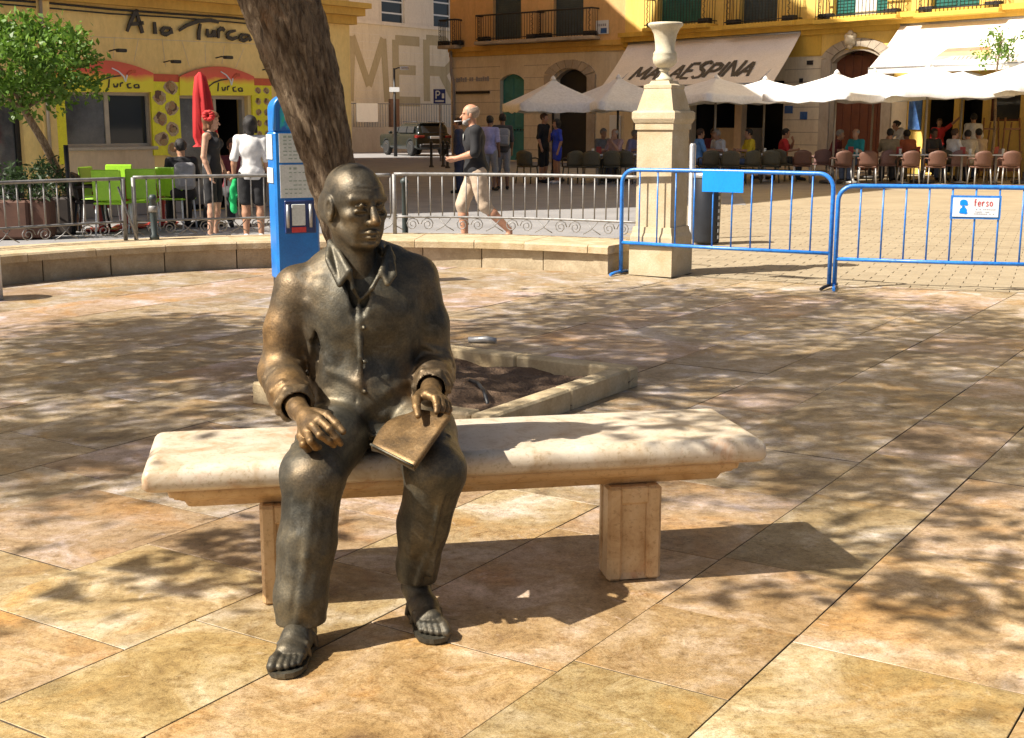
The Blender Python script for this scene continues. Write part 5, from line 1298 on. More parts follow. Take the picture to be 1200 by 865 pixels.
# curved printed boards over the openings
def curved(x0, x1, ypk, yend, ybot, name):
    pts = []
    n = 12
    for i in range(n+1):
        x = x0+(x1-x0)*i/n; y = yend+(ypk-yend)*math.sin(math.pi*i/n)**.9; pts.append(LF.p(*LF.px(x, y), .07))
    b = [LF.p(*LF.px(x1, ybot), .07), LF.p(*LF.px(x0, ybot), .07)]
    return MB().prism([b[1], b[0]]+pts[::-1], -LF.n*.05).build(name, MAT['fan'], t)
c1_ = curved(60, 177, 71, 86, 108, 'curved_sign'); c2_ = curved(208, 295, 78, 90, 112, 'curved_sign')
for (dx, dy, par) in ((0, 0, c1_), (131, 4, c2_)):
    sc_ = 1.0 if dx == 0 else .80
    for grp in ([[(110, 98), (118, 93), (128, 90), (138, 89)], [(125, 93), (124, 103)]], [[(130, 98), (131, 102), (134, 102), (135, 98)]], [[(138, 102), (138, 98), (141, 97)]], [[(150, 98), (146, 99), (147, 103), (151, 103)]], [[(158, 99), (154, 100), (155, 103), (160, 103), (159, 99)]]):
        mb = MB()
        for st_ in grp: brush(mb, [(110+dx+(x-110)*sc_, y+dy) for x, y in st_], .013, .082)
        mb.build('letter', MAT['signblack'], par)
    mb = MB()
    for st_ in ([(128, 80), (136, 84), (142, 90), (144, 96)], [(144, 96), (146, 88), (152, 84)]): brush(mb, [(110+dx+(x-110)*sc_, y+dy) for x, y in st_], .012, .082)
    mb.build('swoosh', MAT['white_sheet'], par)
    mb = MB()
    for st_ in ([(146, 88), (151, 84), (156, 84)],): brush(mb, [(110+dx+(x-110)*sc_, y+dy) for x, y in st_], .03, .084)
    mb.build('fez', MAT['ledred'], par)
# vertical boards with dishes
def board(x0, y0, x1, y1, n, two, name='menu_board'):
    r = LF.rect(x0, y0, x1, y1, .04); o = addbox(LF, t, name, MAT['menu_yellow'], r, .005, .045)
    if n:
        zt = r[3]; LF.box(MB(), r[0], r[1], zt-.13, zt, .046, .05).build('red_band', MAT['ledred'], o)
        for i in range(n):
            z = zt-.22-(zt-r[2]-.32)*i/(n-1)
            for sx in ((.3, .72) if two else ((.3,) if i % 2 else (.7,))):
                c = LF.p(r[0]+(r[1]-r[0])*sx, z, .047); rr = (r[1]-r[0])*(.15 if two else .24)
                mb = MB(); rg = random.Random(i)
                pts = [c+LF.u*(rr*math.cos(k*math.pi/5)*rg.uniform(.8, 1.15))+Vector((0, 0, rr*.85*math.sin(k*math.pi/5)*rg.uniform(.8, 1.15))) for k in range(10)]
                mb.prism([p+LF.n*.004 for p in pts], -LF.n*.004); dsh = mb.build('dish_photo', MAT['plate'], o)
                for q_ in range(3):
                    cc = c+LF.n*(.0052+.0006*q_)+LF.u*(rr*rg.uniform(-.35, .35))+Vector((0, 0, rr*rg.uniform(-.35, .35))); r2 = rr*rg.uniform(.35, .6)
                    MB().prism([cc+LF.u*(r2*math.cos(k*math.pi/4)*rg.uniform(.7, 1.2))+Vector((0, 0, r2*math.sin(k*math.pi/4)*rg.uniform(.7, 1.2))) for k in range(8)], -LF.n*.001).build('food', MAT[('food', 'food_dark', 'food_green')[q_]], dsh)
    return o
board(178, 87, 211, 182, 7, False); board(296, 92, 319, 176, 6, True)
mo = board(55, 115, 78, 193, 0, False); r = LF.rect(55, 115, 78, 193, .04)
mb = MB()
for i in range(22): LF.box(mb, r[0]+.07, r[1]-.10-.15*random.random(), r[3]-.06-i*(r[3]-r[2]-.1)/22-.006, r[3]-.06-i*(r[3]-r[2]-.1)/22, .046, .047)
MAT['olive_print'] = mk('olive_print', (.52, .48, .02), None, 5, .6); mb.build('price_list', MAT['olive_print'], mo)['kind'] = 'stuff'
for (x, y) in ((128, 60), (192, 73), (253, 68), (308, 82)):
    p0 = LF.p(*LF.px(x, y)); mb = MB(); mb.tube([p0, p0+LF.n*.16+Vector((0, 0, .02)), p0+LF.n*.30], .012, 6); mb.box(p0+LF.n*.34, (.17, .10, .055), LF.a, ch=.012); mb.build('lamp', MAT['iron'], t)

# ------------------------------------------------------------------ white church wall, far left centre
CF = Facade((-14.0, 66.2), (0.0, 85.5))
t = thing('church_building', 'tall cream building with big painted capitals behind the parked dark car', 'building', CF.p(5, 0))
w1 = CF.rect(447, -12, 474, 29); w2 = CF.rect(508, -12, 529, 33); w3 = CF.rect(388, 78, 406, 90)
zl = CF.px(450, 28)[1]
CF.wall(0, CF.L, 0, zl, [w3], .3).build('wall', MAT['church_low'], t); CF.wall(0, CF.L, zl, 16, [w1, w2], .3).build('upper_wall', MAT['church'], t)
mb = MB(); CF.box(mb, 0, CF.L, zl-.08, zl+.12, 0, .12); mb.build('string_course', MAT['church'], t)
def sash(f, t, r, frame='winframe', rows=3, cols=1, d=-.2):
    mb = MB(); s0, s1, z0, z1 = r; q = .06
    for (a, b, e, g) in ((s0, s1, z0, z0+q), (s0, s1, z1-q, z1), (s0, s0+q, z0+q, z1-q), (s1-q, s1, z0+q, z1-q)): f.box(mb, a, b, e, g, d, d+.07)
    for i in range(1, rows): z = z0+(z1-z0)*i/rows; f.box(mb, s0+q, s1-q, z-.04, z+.04, d, d+.055)
    o = mb.build('window', MAT[frame], t)
    for i in range(rows):
        f.box(MB(), s0+q, s1-q, z0+(z1-z0)*i/rows+.045, z0+(z1-z0)*(i+1)/rows-.045, d+.01, d+.025).build('pane', MAT['glass'], o)
    return o
for w_ in (w1, w2): sash(CF, t, w_, 'white_sheet', 3)
addbox(CF, t, 'window', MAT['iron'], w3, -.28, -.2)
mb = MB()
for i in range(14):
    z = .7+i*(zl-.9)/14; CF.box(mb, 0, CF.L, z, z+.035, 0, .006)
mb.build('course_lines', MAT['church'], t)['kind'] = 'stuff'
def pxletter(ch, x0, y0, x1, y1, th):
    a, b, e, g = CF.rect(x0, y0, x1, y1); mb = MB(); letters(mb, ch, CF.p(a, e, .012), CF.u, (0, 0, 1), g-e, b-a, 0, th*(b-a), CF.n, .006); mb.build('painted_letter', MAT['letter_shade'], t)
pxletter('A', 392, 61, 406, 78, .16); pxletter('M', 410, 44, 453, 119, .16); pxletter('E', 462, 48, 495, 119, .22); pxletter('R', 498, 48, 534, 119, .20)
pxletter('A', 384, 92, 408, 119, .2); pxletter('C', 540, 50, 572, 119, .2); pxletter('E', 578, 50, 605, 119, .2)
# raised forecourt with railing in front of it
RF = Facade((-13.0, 69.0), (-2.0, 75.5))
t = thing('forecourt_wall', 'grey retaining wall with iron bar fence and brown gate pier behind the car', 'wall', RF.p(5, 0))
zt = RF.px(450, 149)[1]; zf = RF.px(450, 121)[1]
addbox(RF, t, 'wall', MAT['plinth'], (0, RF.L+3, 0, zt), -.4, 0)
mb = MB(); n = int((RF.L+2)/.16)
for i in range(n): p = RF.p(.1+i*.16, 0, -.1); mb.tube([p+Vector((0, 0, zt)), p+Vector((0, 0, zf))], .014, 4)
mb.tube([RF.p(0, zf-.03, -.1), RF.p(RF.L+2.5, zf-.03, -.1)], .03, 6); mb.build('iron_fence', MAT['rail'], t)['kind'] = 'stuff'
r = RF.rect(458, 116, 468, 150); addbox(RF, t, 'gate_pier', mk('rusty_brown', (.14, .075, .05), None, 5, .7), (r[0], r[1], zt, r[3]), -.3, .05, .02)
r = RF.rect(418, 121, 443, 143); addbox(RF, t, 'notice_board', MAT['white_sheet'], r, -.06, -.02)

# ------------------------------------------------------------------ the two blocks across the square
def balcony(f, t, x0, x1, yb, ytop_h=1.05, dep=.55, slabmat='stonegrey', plants=True):
    s0 = f.px(x0, yb, dep)[0]; s1 = f.px(x1, yb, dep)[0]; z = f.px((x0+x1)/2, yb, dep)[1]
    o = f.box(MB(), s0, s1, z-.14, z, 0, dep, .02).build('balcony_slab', MAT[slabmat], t)
    mb = MB(); a = f.p(s0+.06, z, dep-.07); b = f.p(s1-.06, z, dep-.07); a0 = f.p(s0+.06, z, 0); b0_ = f.p(s1-.06, z, 0); up = Vector((0, 0, ytop_h))
    for zz in (.1, ytop_h*.97, ytop_h): mb.tube([a0+Vector((0, 0, zz)), a+Vector((0, 0, zz)), b+Vector((0, 0, zz)), b0_+Vector((0, 0, zz))], .018, 5)
    n = max(4, int((s1-s0)/.14))
    for i in range(n+1): q = a.lerp(b, i/n); mb.tube([q, q+up], .011, 4)
    for e0_, e1_ in ((a0, a), (b0_, b)):
        for i in range(1, 4): q = e0_.lerp(e1_, i/4); mb.tube([q, q+up], .011, 4)
    for i in range(5):                                       # scroll panel at each end
        for q in (a.lerp(b, .05+.0*i), a.lerp(b, .95)): mb.tube([q+Vector((0, 0, .12+i*.19))-f.u*.06, q+Vector((0, 0, .2+i*.19))+f.u*.06, q+Vector((0, 0, .28+i*.19))-f.u*.05], .012, 4)
    mb.build('balcony_railing', MAT['iron'], t)['kind'] = 'stuff'
    if plants:
        for sx in (.1, .88): f.box(MB(), s0+(s1-s0)*sx-.25, s0+(s1-s0)*sx+.25, z+.0, z+.2, dep-.45, dep-.2, .02).build('flower_box', MAT['iron'], t)
    return s0, s1, z
A1, B1, C1 = (-2.62, 56.2), (4.35, 50.6), (22.2, 29.1)
F1 = Facade(A1, B1); F2 = Facade(B1, C1)
t = thing('corner_house', 'faded orange house with slate shutters, teal door and pale stone ground floor', 'building', F1.p(F1.L/2, 0))
zb1 = F1.px(640, 62)[1]
d1 = F1.rect(586, 86, 614, 188); d1 = (d1[0], d1[1], .05, d1[3]); d2 = F1.rect(651, 80, 688, 190); d2 = (d2[0], d2[1], .05, d2[3])
u1 = F1.rect(578, -30, 611, 46); u2 = F1.rect(649, -30, 684, 42)
F1.wall(-0.0, F1.L, 0, zb1, [d1, d2], .35).build('stone_front', MAT['ashlar'], t)
F1.wall(0, F1.L, zb1, 13, [u1, u2], .35, .02).build('upper_wall', MAT['orange_pl'], t)
mb = MB(); mb.add([F1.p(0, 0), F1.p(0, 13), F1.p(0, 13)+Vector((2, 14, 0)), F1.p(0, 0)+Vector((2, 14, 0))], [(0, 1, 2, 3)]); mb.add([F1.p(0, 13, .02), F1.p(F1.L, 13, .02), F1.p(F1.L, 13)+Vector((4, 12, 0)), F1.p(0, 13)+Vector((2, 14, 0))], [(0, 1, 2, 3)]); mb.build('side_wall', MAT['orange_pl'], t)
mb = MB(); zz = F1.px(640, 50)[1]; F1.box(mb, -.05, F1.L, zz-.22, zz-.02, .02, .12); F1.box(mb, -.05, F1.L, zb1-.02, zz-.22, .02, .05); mb.build('string_course', MAT['ochre_trim'], t)
mb = MB()
for i in range(1, 9): z = i*zb1/9; F1.box(mb, 0, d1[0], z, z+.025, 0, .006); F1.box(mb, d1[1], d2[0]-.35, z, z+.025, 0, .006)
mb.build('stone_courses', MAT['stonegrey'], t)['kind'] = 'stuff'
dl = addbox(F1, t, 'door', MAT['teal_door'], d1, -.3, -.22); mb = MB(); s_m = (d1[0]+d1[1])/2
for s0, s1 in ((d1[0]+.1, s_m-.06), (s_m+.06, d1[1]-.1)):
    for z0, z1 in ((.25, 1.2), (1.4, 2.4), (2.6, d1[3]-.2)): F1.box(MB(), s0, s1, z0, z1, -.22, -.19, .02).build('door_panel', MAT['teal_door'], dl)
mb = MB()
for i in range(7): F1.box(mb, d1[0]+.12+i*(d1[1]-d1[0]-.24)/6.5, d1[0]+.17+i*(d1[1]-d1[0]-.24)/6.5, 1.27, 1.33, -.22, -.18)
mb.build('studs', MAT['iron'], dl)['kind'] = 'stuff'
F1.arch(MB(), d1[0], d1[1], d1[3]-.28, d1[3], -.30, -.004).build('arch_head', MAT['ashlar'], t); F1.arch(MB(), d2[0], d2[1], d2[3]-.42, d2[3], -.30, -.004).build('arch_head', MAT['stonegrey'], t)
addbox(F1, t, 'door', MAT['dark'], d2, -.34, -.3)
sr = F1.rect(638, 68, 698, 190)
for a, b in ((sr[0], d2[0]), (d2[1], sr[1])): addbox(F1, t, 'stone_jamb', MAT['stonegrey'], (a, b, 0, d2[3]-.25), 0, .07, .015)
n = 7
for i in range(n):
    a0 = math.pi*(.13+.74*i/n); a1 = math.pi*(.13+.74*(i+1)/n)-.02; c = ((sr[0]+sr[1])/2, d2[3]-.62); W0, W1 = (d2[1]-d2[0])/2*1.06, (sr[1]-sr[0])/2*1.06
    q = lambda r, a: F1.p(c[0]-r*math.cos(a), c[1]+r*math.sin(a)*.62+.12, .075)
    MB().prism([q(W0, a0), q(W0, a1), q(W1, a1), q(W1, a0)][::-1], -F1.n*.075).build('arch_stone', MAT['stonegrey'], t)
for u_ in (u1, u2):
    o = addbox(F1, t, 'balcony_door', MAT['shutter_slate'], u_, -.25, -.17)
    mb = MB(); k = int((u_[3]-u_[2])/.09)
    for i in range(k): z = u_[2]+.06+i*.09; F1.box(mb, u_[0]+.06, u_[1]-.06, z, z+.05, -.17, -.155)
    mb.build('louvres', MAT['shutter_slate'], o)['kind'] = 'stuff'
balcony(F1, t, 555, 627, 47); balcony(F1, t, 627, 694, 43); balcony(F1, t, 512, 533, 53)
MB().tube([F1.p(.22, .2, .08), F1.p(.22, 3.2, .08), F1.p(.12, 3.7, .12), F1.p(.12, 4.6, .12)], .06, 8).build('drainpipe', MAT['plinth'], t)
r = F1.rect(699, 24, 714, 40); o = addbox(F1, t, 'street_plaque', MAT['white_sheet'], r, .03, .06); r2 = F1.rect(705, 33, 712, 39); F1.box(MB(), *r2, .061, .066).build('blue_tile', MAT['blue_tile'], o)
r2 = F1.rect(701, 28, 712, 31); mb = MB(); [F1.box(mb, r2[0]+(r2[1]-r2[0])*i/5, r2[0]+(r2[1]-r2[0])*(i+.7)/5, r2[2], r2[3], .061, .066) for i in range(5)]; mb.build('plaque_lettering', MAT['grey_print'], o)['kind'] = 'stuff'
r = F1.rect(535, 90, 574, 96); mb = MB(); rr = random.Random(3)
for i in range(15):
    if i in (5, 8): continue
    s = r[0]+(r[1]-r[0])*i/15; F1.box(mb, s, s+(r[1]-r[0])/15*.62, r[2]+rr.random()*.03, r[3]-rr.random()*.06, .005, .03)
mb.build('wall_lettering', MAT['grey_print'], t)['kind'] = 'stuff'
r = F1.rect(535, 107, 574, 110); addbox(F1, t, 'iron_bar', MAT['iron'], r, .01, .06)
r = F1.rect(715, 135, 728, 168); addbox(F1, t, 'menu_case', MAT['white_sheet'], r, .0, .08, .02)

t = thing('terrace_house', 'bright yellow house with green shutters behind the bar terrace and awnings', 'building', F2.p(F2.L/2, 0))
zl2 = F2.px(1000, 47)[1]
sh1 = F2.rect(808, 112, 917, 192); sh1 = (sh1[0], sh1[1], .05, 3.0); po = F2.rect(973, 58, 1034, 196); po = (po[0], po[1], .05, po[3])
op1 = F2.rect(1082, 108, 1150, 196); op1 = (op1[0], op1[1], .05, 2.75); wn = F2.rect(1160, 106, 1196, 142); ups2 = [F2.rect(772, -30, 822, 28), F2.rect(868, -30, 912, 26), F2.rect(977, -30, 1041, 19), F2.rect(1092, -30, 1149, 11)]
sh0 = F2.rect(742, 118, 806, 195); sh0 = (sh0[0], sh0[1], .05, 3.0)
sst = F2.px(1036, 120)[0]
F2.wall(0, sst, 0, 3.75, [sh0, sh1, po], .35).build('stone_front', MAT['ashlar'], t)
F2.wall(sst, F2.L, 0, 3.75, [op1, wn], .35, .01).build('lower_wall', MAT['yellow'], t)
F2.wall(0, F2.L, 3.75, 14, [po]+ups2, .35, .02).build('upper_wall', MAT['yellow'], t)
mb = MB(); mb.add([F2.p(0, 14, .02), F2.p(F2.L, 14, .02), F2.p(F2.L, 14)+Vector((8, 8, 0)), F2.p(0, 14)+Vector((8, 8, 0))], [(0, 1, 2, 3)]); mb.add([F2.p(F2.L, 0), F2.p(F2.L, 0)+Vector((8, 8, 0)), F2.p(F2.L, 14)+Vector((8, 8, 0)), F2.p(F2.L, 14)], [(0, 1, 2, 3)]); mb.build('side_wall', MAT['yellow'], t)
zz = F2.px(900, 32)[1]; mb = MB(); F2.box(mb, 0, F2.L, zz-.02, zz+.14, .02, .42); F2.box(mb, 0, F2.L, zz-.20, zz-.02, .02, .26); F2.box(mb, 0, F2.L, zz-.36, zz-.20, .02, .12); mb.build('cornice', MAT['yellow_trim'], t)
mb = MB(); F2.box(mb, 0, po[0]-.45, 3.78, zz-.36, .02, .05); F2.box(mb, po[1]+.45, F2.L, 3.78, zz-.36, .02, .05); mb.build('frieze', MAT['yellow_trim'], t)
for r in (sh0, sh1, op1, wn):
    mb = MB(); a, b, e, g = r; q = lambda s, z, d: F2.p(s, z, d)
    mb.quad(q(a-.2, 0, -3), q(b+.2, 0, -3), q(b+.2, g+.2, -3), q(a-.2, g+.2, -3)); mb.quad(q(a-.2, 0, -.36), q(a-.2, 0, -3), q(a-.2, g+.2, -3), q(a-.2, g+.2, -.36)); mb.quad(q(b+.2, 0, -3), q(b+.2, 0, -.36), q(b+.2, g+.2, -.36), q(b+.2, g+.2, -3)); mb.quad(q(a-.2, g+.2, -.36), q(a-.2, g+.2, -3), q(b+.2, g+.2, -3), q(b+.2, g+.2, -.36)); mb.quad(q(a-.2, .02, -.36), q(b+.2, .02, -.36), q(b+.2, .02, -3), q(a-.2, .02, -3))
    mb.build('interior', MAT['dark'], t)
r = F2.rect(860, 112, 868, 192); addbox(F2, t, 'shop_pier', MAT['tan'], (r[0], r[1], .0, 3.0), -.30, -.02)
r = F2.rect(815, 150, 860, 168); addbox(F2, t, 'bar_counter', MAT['tan'], (r[0], r[1], .05, r[3]), -1.6, -1.0)
r = F2.rect(1116, 110, 1122, 192); addbox(F2, t, 'shop_pier', MAT['yellow'], (r[0], r[1], .0, 2.75), -.30, -.02)
dr = addbox(F2, t, 'portal_door', MAT['brown_door'], po, -.34, -.26); n = 6
for i in range(n):
    a = po[0]+(po[1]-po[0])*i/n; F2.box(MB(), a+.02, a+(po[1]-po[0])/n-.02, .1, po[3]-.05, -.26, -.235, .008).build('door_board', MAT['brown_door'], dr)
F2.arch(MB(), po[0], po[1], po[3]-.40, po[3], -.22, .03).build('arch_head', MAT['stonegrey'], t)
sr = F2.rect(962, 44, 1046, 190)
for a, b in ((sr[0], po[0]), (po[1], sr[1])): addbox(F2, t, 'stone_jamb', MAT['stonegrey'], (a, b, 0, po[3]-.25), .021, .10, .02)
n = 9
for i in range(n):
    a0 = math.pi*(.12+.76*i/n); a1 = math.pi*(.12+.76*(i+1)/n)-.015; c = ((sr[0]+sr[1])/2, po[3]-.70); W0, W1 = (po[1]-po[0])/2*1.06, (sr[1]-sr[0])/2*1.08
    q = lambda r, a: F2.p(c[0]-r*math.cos(a), c[1]+r*math.sin(a)*.60+.16, .11)
    MB().prism([q(W0, a0), q(W0, a1), q(W1, a1), q(W1, a0)][::-1], -F2.n*.085).build('arch_stone', MAT['stonegrey'], t)
r = F2.rect(992, 38, 1008, 56); mb = MB(); cs = F2.p((r[0]+r[1])/2, (r[2]+r[3])/2, .16)
for (dx, dz, rr) in ((0, 0, .2), (-.13, .12, .1), (.13, .12, .1), (0, .2, .11), (0, -.2, .1), (-.12, -.1, .08), (.12, -.1, .08)): mb.lathe([(rr*.3, -rr), (rr*.85, -rr*.5), (rr, 0), (rr*.8, rr*.6), (rr*.2, rr)], cs+F2.u*dx+Vector((0, 0, dz)), 8)
mb.build('carved_crest', MAT['ashlar'], t)
for (x0, y0, x1, y1) in ((920, 124, 929, 133), (938, 131, 946, 140)): addbox(F2, t, 'blue_tile', MAT['blue_tile'], F2.rect(x0, y0, x1, y1), .0, .03)
for (x0, y0, x1, y1) in ((946, 71, 953, 76), (937, 92, 941, 97)): addbox(F2, t, 'number_plate', MAT['iron'], F2.rect(x0, y0, x1, y1), .0, .03)
mb = MB()
for i in range(1, 9): z = i*3.75/9; F2.box(mb, sh1[1], sr[0], z, z+.025, 0, .006)
mb.build('stone_courses', MAT['stonegrey'], t)['kind'] = 'stuff'
for i, r in enumerate(ups2):
    o = addbox(F2, t, 'balcony_door', MAT['shutter_green' if i != 1 else 'shutter_slate'], r, -.28, -.2)
    k = int((r[3]-r[2])/.1); mb = MB()
    if i == 2:
        s0 = r[0]+(r[1]-r[0])*.36; s1 = r[0]+(r[1]-r[0])*.74; F2.box(MB(), s0, s1, r[2]+.05, r[3], -.2, -.18).build('curtain', MAT['curtain'], o)
    for j in range(k):
        z = r[2]+.05+j*.1
        for (a, b) in (((r[0]+.05, r[0]+(r[1]-r[0])*.33), (r[1]-(r[1]-r[0])*.24, r[1]-.05)) if i == 2 else ((r[0]+.05, (r[0]+r[1])/2-.04), ((r[0]+r[1])/2+.04, r[1]-.05))): F2.box(mb, a, b, z, z+.06, -.2, -.18)
    mb.build('louvres', MAT['shutter_green' if i != 1 else 'shutter_slate'], o)['kind'] = 'stuff'
for x0, x1, y in ((752, 828, 30), (845, 928, 27), (952, 1050, 20), (1070, 1170, 12)): balcony(F2, t, x0, x1, y, dep=.62, slabmat='yellow_trim')
r = F2.rect(1066, 113, 1081, 152); addbox(F2, t, 'blue_banner', mk('blue_banner_print', (.06, .17, .42), (.03, .09, .28), 6, .6, c3=(.45, .55, .68)), r, .02, .06)
r = F2.rect(1036, 118, 1062, 186); addbox(F2, t, 'pale_panel', MAT['ashlar'], (r[0], r[1], 0, 3.0), .012, .03)
sash(F2, t, wn, 'brown_door', 1, d=-.15)

# ------------------------------------------------------------------ shop awnings
MAT['awning'] = mk('cream_awning_cloth', (.78, .73, .68), (.72, .67, .62), 1.5, .85, bmp=.15, fine=20)
MAT['awning_valance'] = mk('white_valance', (.74, .72, .68), None, 3, .85)
def awning(label, tl, tr, bl, br, proj, valance):
    p = [F2.p(*F2.px(*tl, .1), .1), F2.p(*F2.px(*tr, .1), .1), F2.p(*F2.px(*br, proj), proj), F2.p(*F2.px(*bl, proj), proj)]
    z0 = (p[0].z+p[1].z)/2; z1 = (p[2].z+p[3].z)/2
    for q in p[:2]: q.z = z0
    for q in p[2:]: q.z = z1
    t = thing('shop_awning', label, 'awning', ((p[2]+p[3])/2)*1, 'awnings on the terrace houses')
    n = (p[1]-p[0]).cross(p[3]-p[0]).normalized(); n = n if n.z > 0 else -n
    vs = []; nn = 14
    for j in range(7):
        for i in range(nn+1):
            q = p[0].lerp(p[1], i/nn).lerp(p[3].lerp(p[2], i/nn), j/6); vs.append(q-n*(.05*math.sin(math.pi*j/6)+.012*math.sin(i*1.7)*math.sin(math.pi*j/6)))
    mb = MB(); m = len(vs); fs = [(j*(nn+1)+i, j*(nn+1)+i+1, (j+1)*(nn+1)+i+1, (j+1)*(nn+1)+i) for j in range(6) for i in range(nn)]
    mb.add(vs+[q-n*.012 for q in vs], fs+[tuple(m+k for k in f[::-1]) for f in fs], True); mb.build('canopy', MAT['awning'], t)
    MB().prism([p[3]+F2.n*.02, p[2]+F2.n*.02, p[2]+F2.n*.02-Vector((0, 0, valance)), p[3]+F2.n*.02-Vector((0, 0, valance))][::-1], -F2.n*.03).build('valance', MAT['awning_valance'], t)
    MB().tube([p[0], p[1]], .06, 8).build('roller', MAT['steel'], t); MB().tube([p[3], p[2]], .035, 8).build('front_bar', MAT['steel'], t)
    for f_ in (.08, .92):
        a = p[0].lerp(p[1], f_)-Vector((0, 0, .25)); b = p[3].lerp(p[2], f_); mb = MB(); mb.tube([a, a.lerp(b, .5)+F2.u*.4, b], .03, 6); mb.build('arm', MAT['steel'], t)
    return t, p, n
t, p, n = awning('long cream awning painted with black slanted capitals over the bar', (737, 51), (939, 38), (704, 97), (905, 104), 2.4, .12)
# painted capitals lie along the slope near its lower edge
def on(p, a, b): return p[0].lerp(p[1], a).lerp(p[3].lerp(p[2], a), b)
mb = MB(); o_ = on(p, .15, .84)-n*.016; uy = (on(p, .2, .3)-on(p, .2, .9)).normalized(); ux = (p[1]-p[0]).normalized(); W = (p[2]-p[3]).length*.71; hh = (on(p, .2, .3)-on(p, .2, .9)).length*.5
for i, ch in enumerate('MALAESPINA'):
    wds = [1.25, 1, .85, 1, .85, .9, .9, .45, 1.1, 1]; tot = sum(wds); x = W*sum(wds[:i])/tot
    mb = MB(); rj = .03
    letters(mb, ch, o_+ux*x-n*(.045*0), ux, uy, hh*(1+.08*((i*7) % 3-1)), W/tot*wds[i]*(.84 if ch != 'I' else 2.2), 0, .165, n, .004, slant=.24, jit=.02, taper=True); mb.build('painted_letter', MAT['signblack'], t)
t, p, n = awning('cream awning with faded rainbow stripes and blurred lettering at upper right', (1056, 31), (1262, 14), (1018, 80), (1250, 72), 2.2, .16)
for k, cc in enumerate(((.62, .22, .14), (.66, .45, .2), (.50, .50, .3), (.40, .45, .42))):
    m_ = mk('stripe_%s' % 'abcd'[k], cc, None, 4, .8); a0, a1 = .375-.02*k, .60+.02*k; b0_, b1_ = .60+k*.085, .60+(k+1)*.085
    q = [on(p, a0, b0_), on(p, a1, b0_), on(p, a1, b1_), on(p, a0-.02, b1_)]; MB().prism([v_-n*(.035) +n*.01 for v_ in q], -n*.008).build('stripe', m_, t)
MAT['faded'] = mk('faded_print', (.30, .26, .24), None, 4, .8)
mb = MB()
for i in range(16):
    if i == 6: continue
    a = .44+i*.021; q = [on(p, a, .80), on(p, a+.013, .80), on(p, a+.010, .88), on(p, a-.003, .88)]; mb.prism([v_-n*.015 for v_ in q], -n*.006)
mb.build('faded_lettering', MAT['faded'], t)['kind'] = 'stuff'
# ================================================================== PEOPLE
def skinm(name, c): return mk(name, c, tuple(v*.86 for v in c), 12, .55)
SK = {'pale': skinm('pale_skin', (.52, .30, .20)), 'tan': skinm('tanned_skin', (.42, .22, .13)), 'ruddy': skinm('ruddy_skin', (.50, .245, .145)), 'dark': skinm('brown_skin', (.20, .10, .06))}
def cloth(name, c, c2=None): return mk(name, c, c2 or tuple(v*.8 for v in c), 9, .85, bmp=.2, fine=30)
CL = {k: cloth(k+'_cloth', v) for k, v in dict(black=(.013, .013, .015), white=(.70, .69, .68), beige=(.52, .40, .29), lavender=(.36, .36, .62), navy=(.03, .04, .09), blue=(.03, .06, .48), sky=(.10, .26, .55), red=(.55, .03, .03), yellow=(.62, .46, .02), maroon=(.17, .03, .04), teal=(.02, .30, .34), khaki=(.26, .21, .13), orange=(.50, .13, .05), pink=(.50, .33, .32), grey=(.28, .28, .29), cream=(.52, .45, .34), denim=(.10, .14, .24), charcoal=(.05, .05, .055)).items()}
HR = {k: mk(k+'_hair', v, tuple(q*.6 for q in v), 30, .7, bmp=.6, fine=80) for k, v in dict(black=(.014, .011, .010), brown=(.07, .035, .018), auburn=(.20, .085, .035), stubble=(.36, .27, .20), grey=(.34, .32, .30), white=(.60, .57, .53)).items()}
STAND = dict(pel=(0, 0, .93), waist=(0, -.01, 1.08), chest=(0, 0, 1.28), neck=(0, .005, 1.46), head=(0, -.025, 1.61), hd=(0, -1, 0),
    shl=(-.175, 0, 1.405), shr=(.175, 0, 1.405), ell=(-.215, .03, 1.13), elr=(.215, .03, 1.13), wrl=(-.21, -.05, .89), wrr=(.21, -.05, .89), hal=(-.205, -.08, .80), har=(.205, -.08, .80),
    hil=(-.09, 0, .90), hir=(.09, 0, .90), knl=(-.10, -.015, .49), knr=(.10, -.015, .49), anl=(-.105, .02, .09), anr=(.105, .02, .09), tol=(-.12, -.14, .03), tor=(.12, -.14, .03))
SIT = dict(STAND, pel=(0, 0, .54), waist=(0, -.0, .68), chest=(0, -.01, .87), neck=(0, -.03, 1.05), head=(0, -.06, 1.20), shl=(-.175, -.02, .995), shr=(.175, -.02, .995), ell=(-.235, -.10, .76), elr=(.235, -.10, .76), wrl=(-.15, -.32, .78), wrr=(.15, -.32, .78), hal=(-.12, -.40, .79), har=(.12, -.40, .79),
    hil=(-.09, 0, .52), hir=(.09, 0, .52), knl=(-.12, -.42, .50), knr=(.12, -.42, .50), anl=(-.12, -.40, .09), anr=(.12, -.40, .09), tol=(-.13, -.56, .03), tor=(.13, -.56, .03))
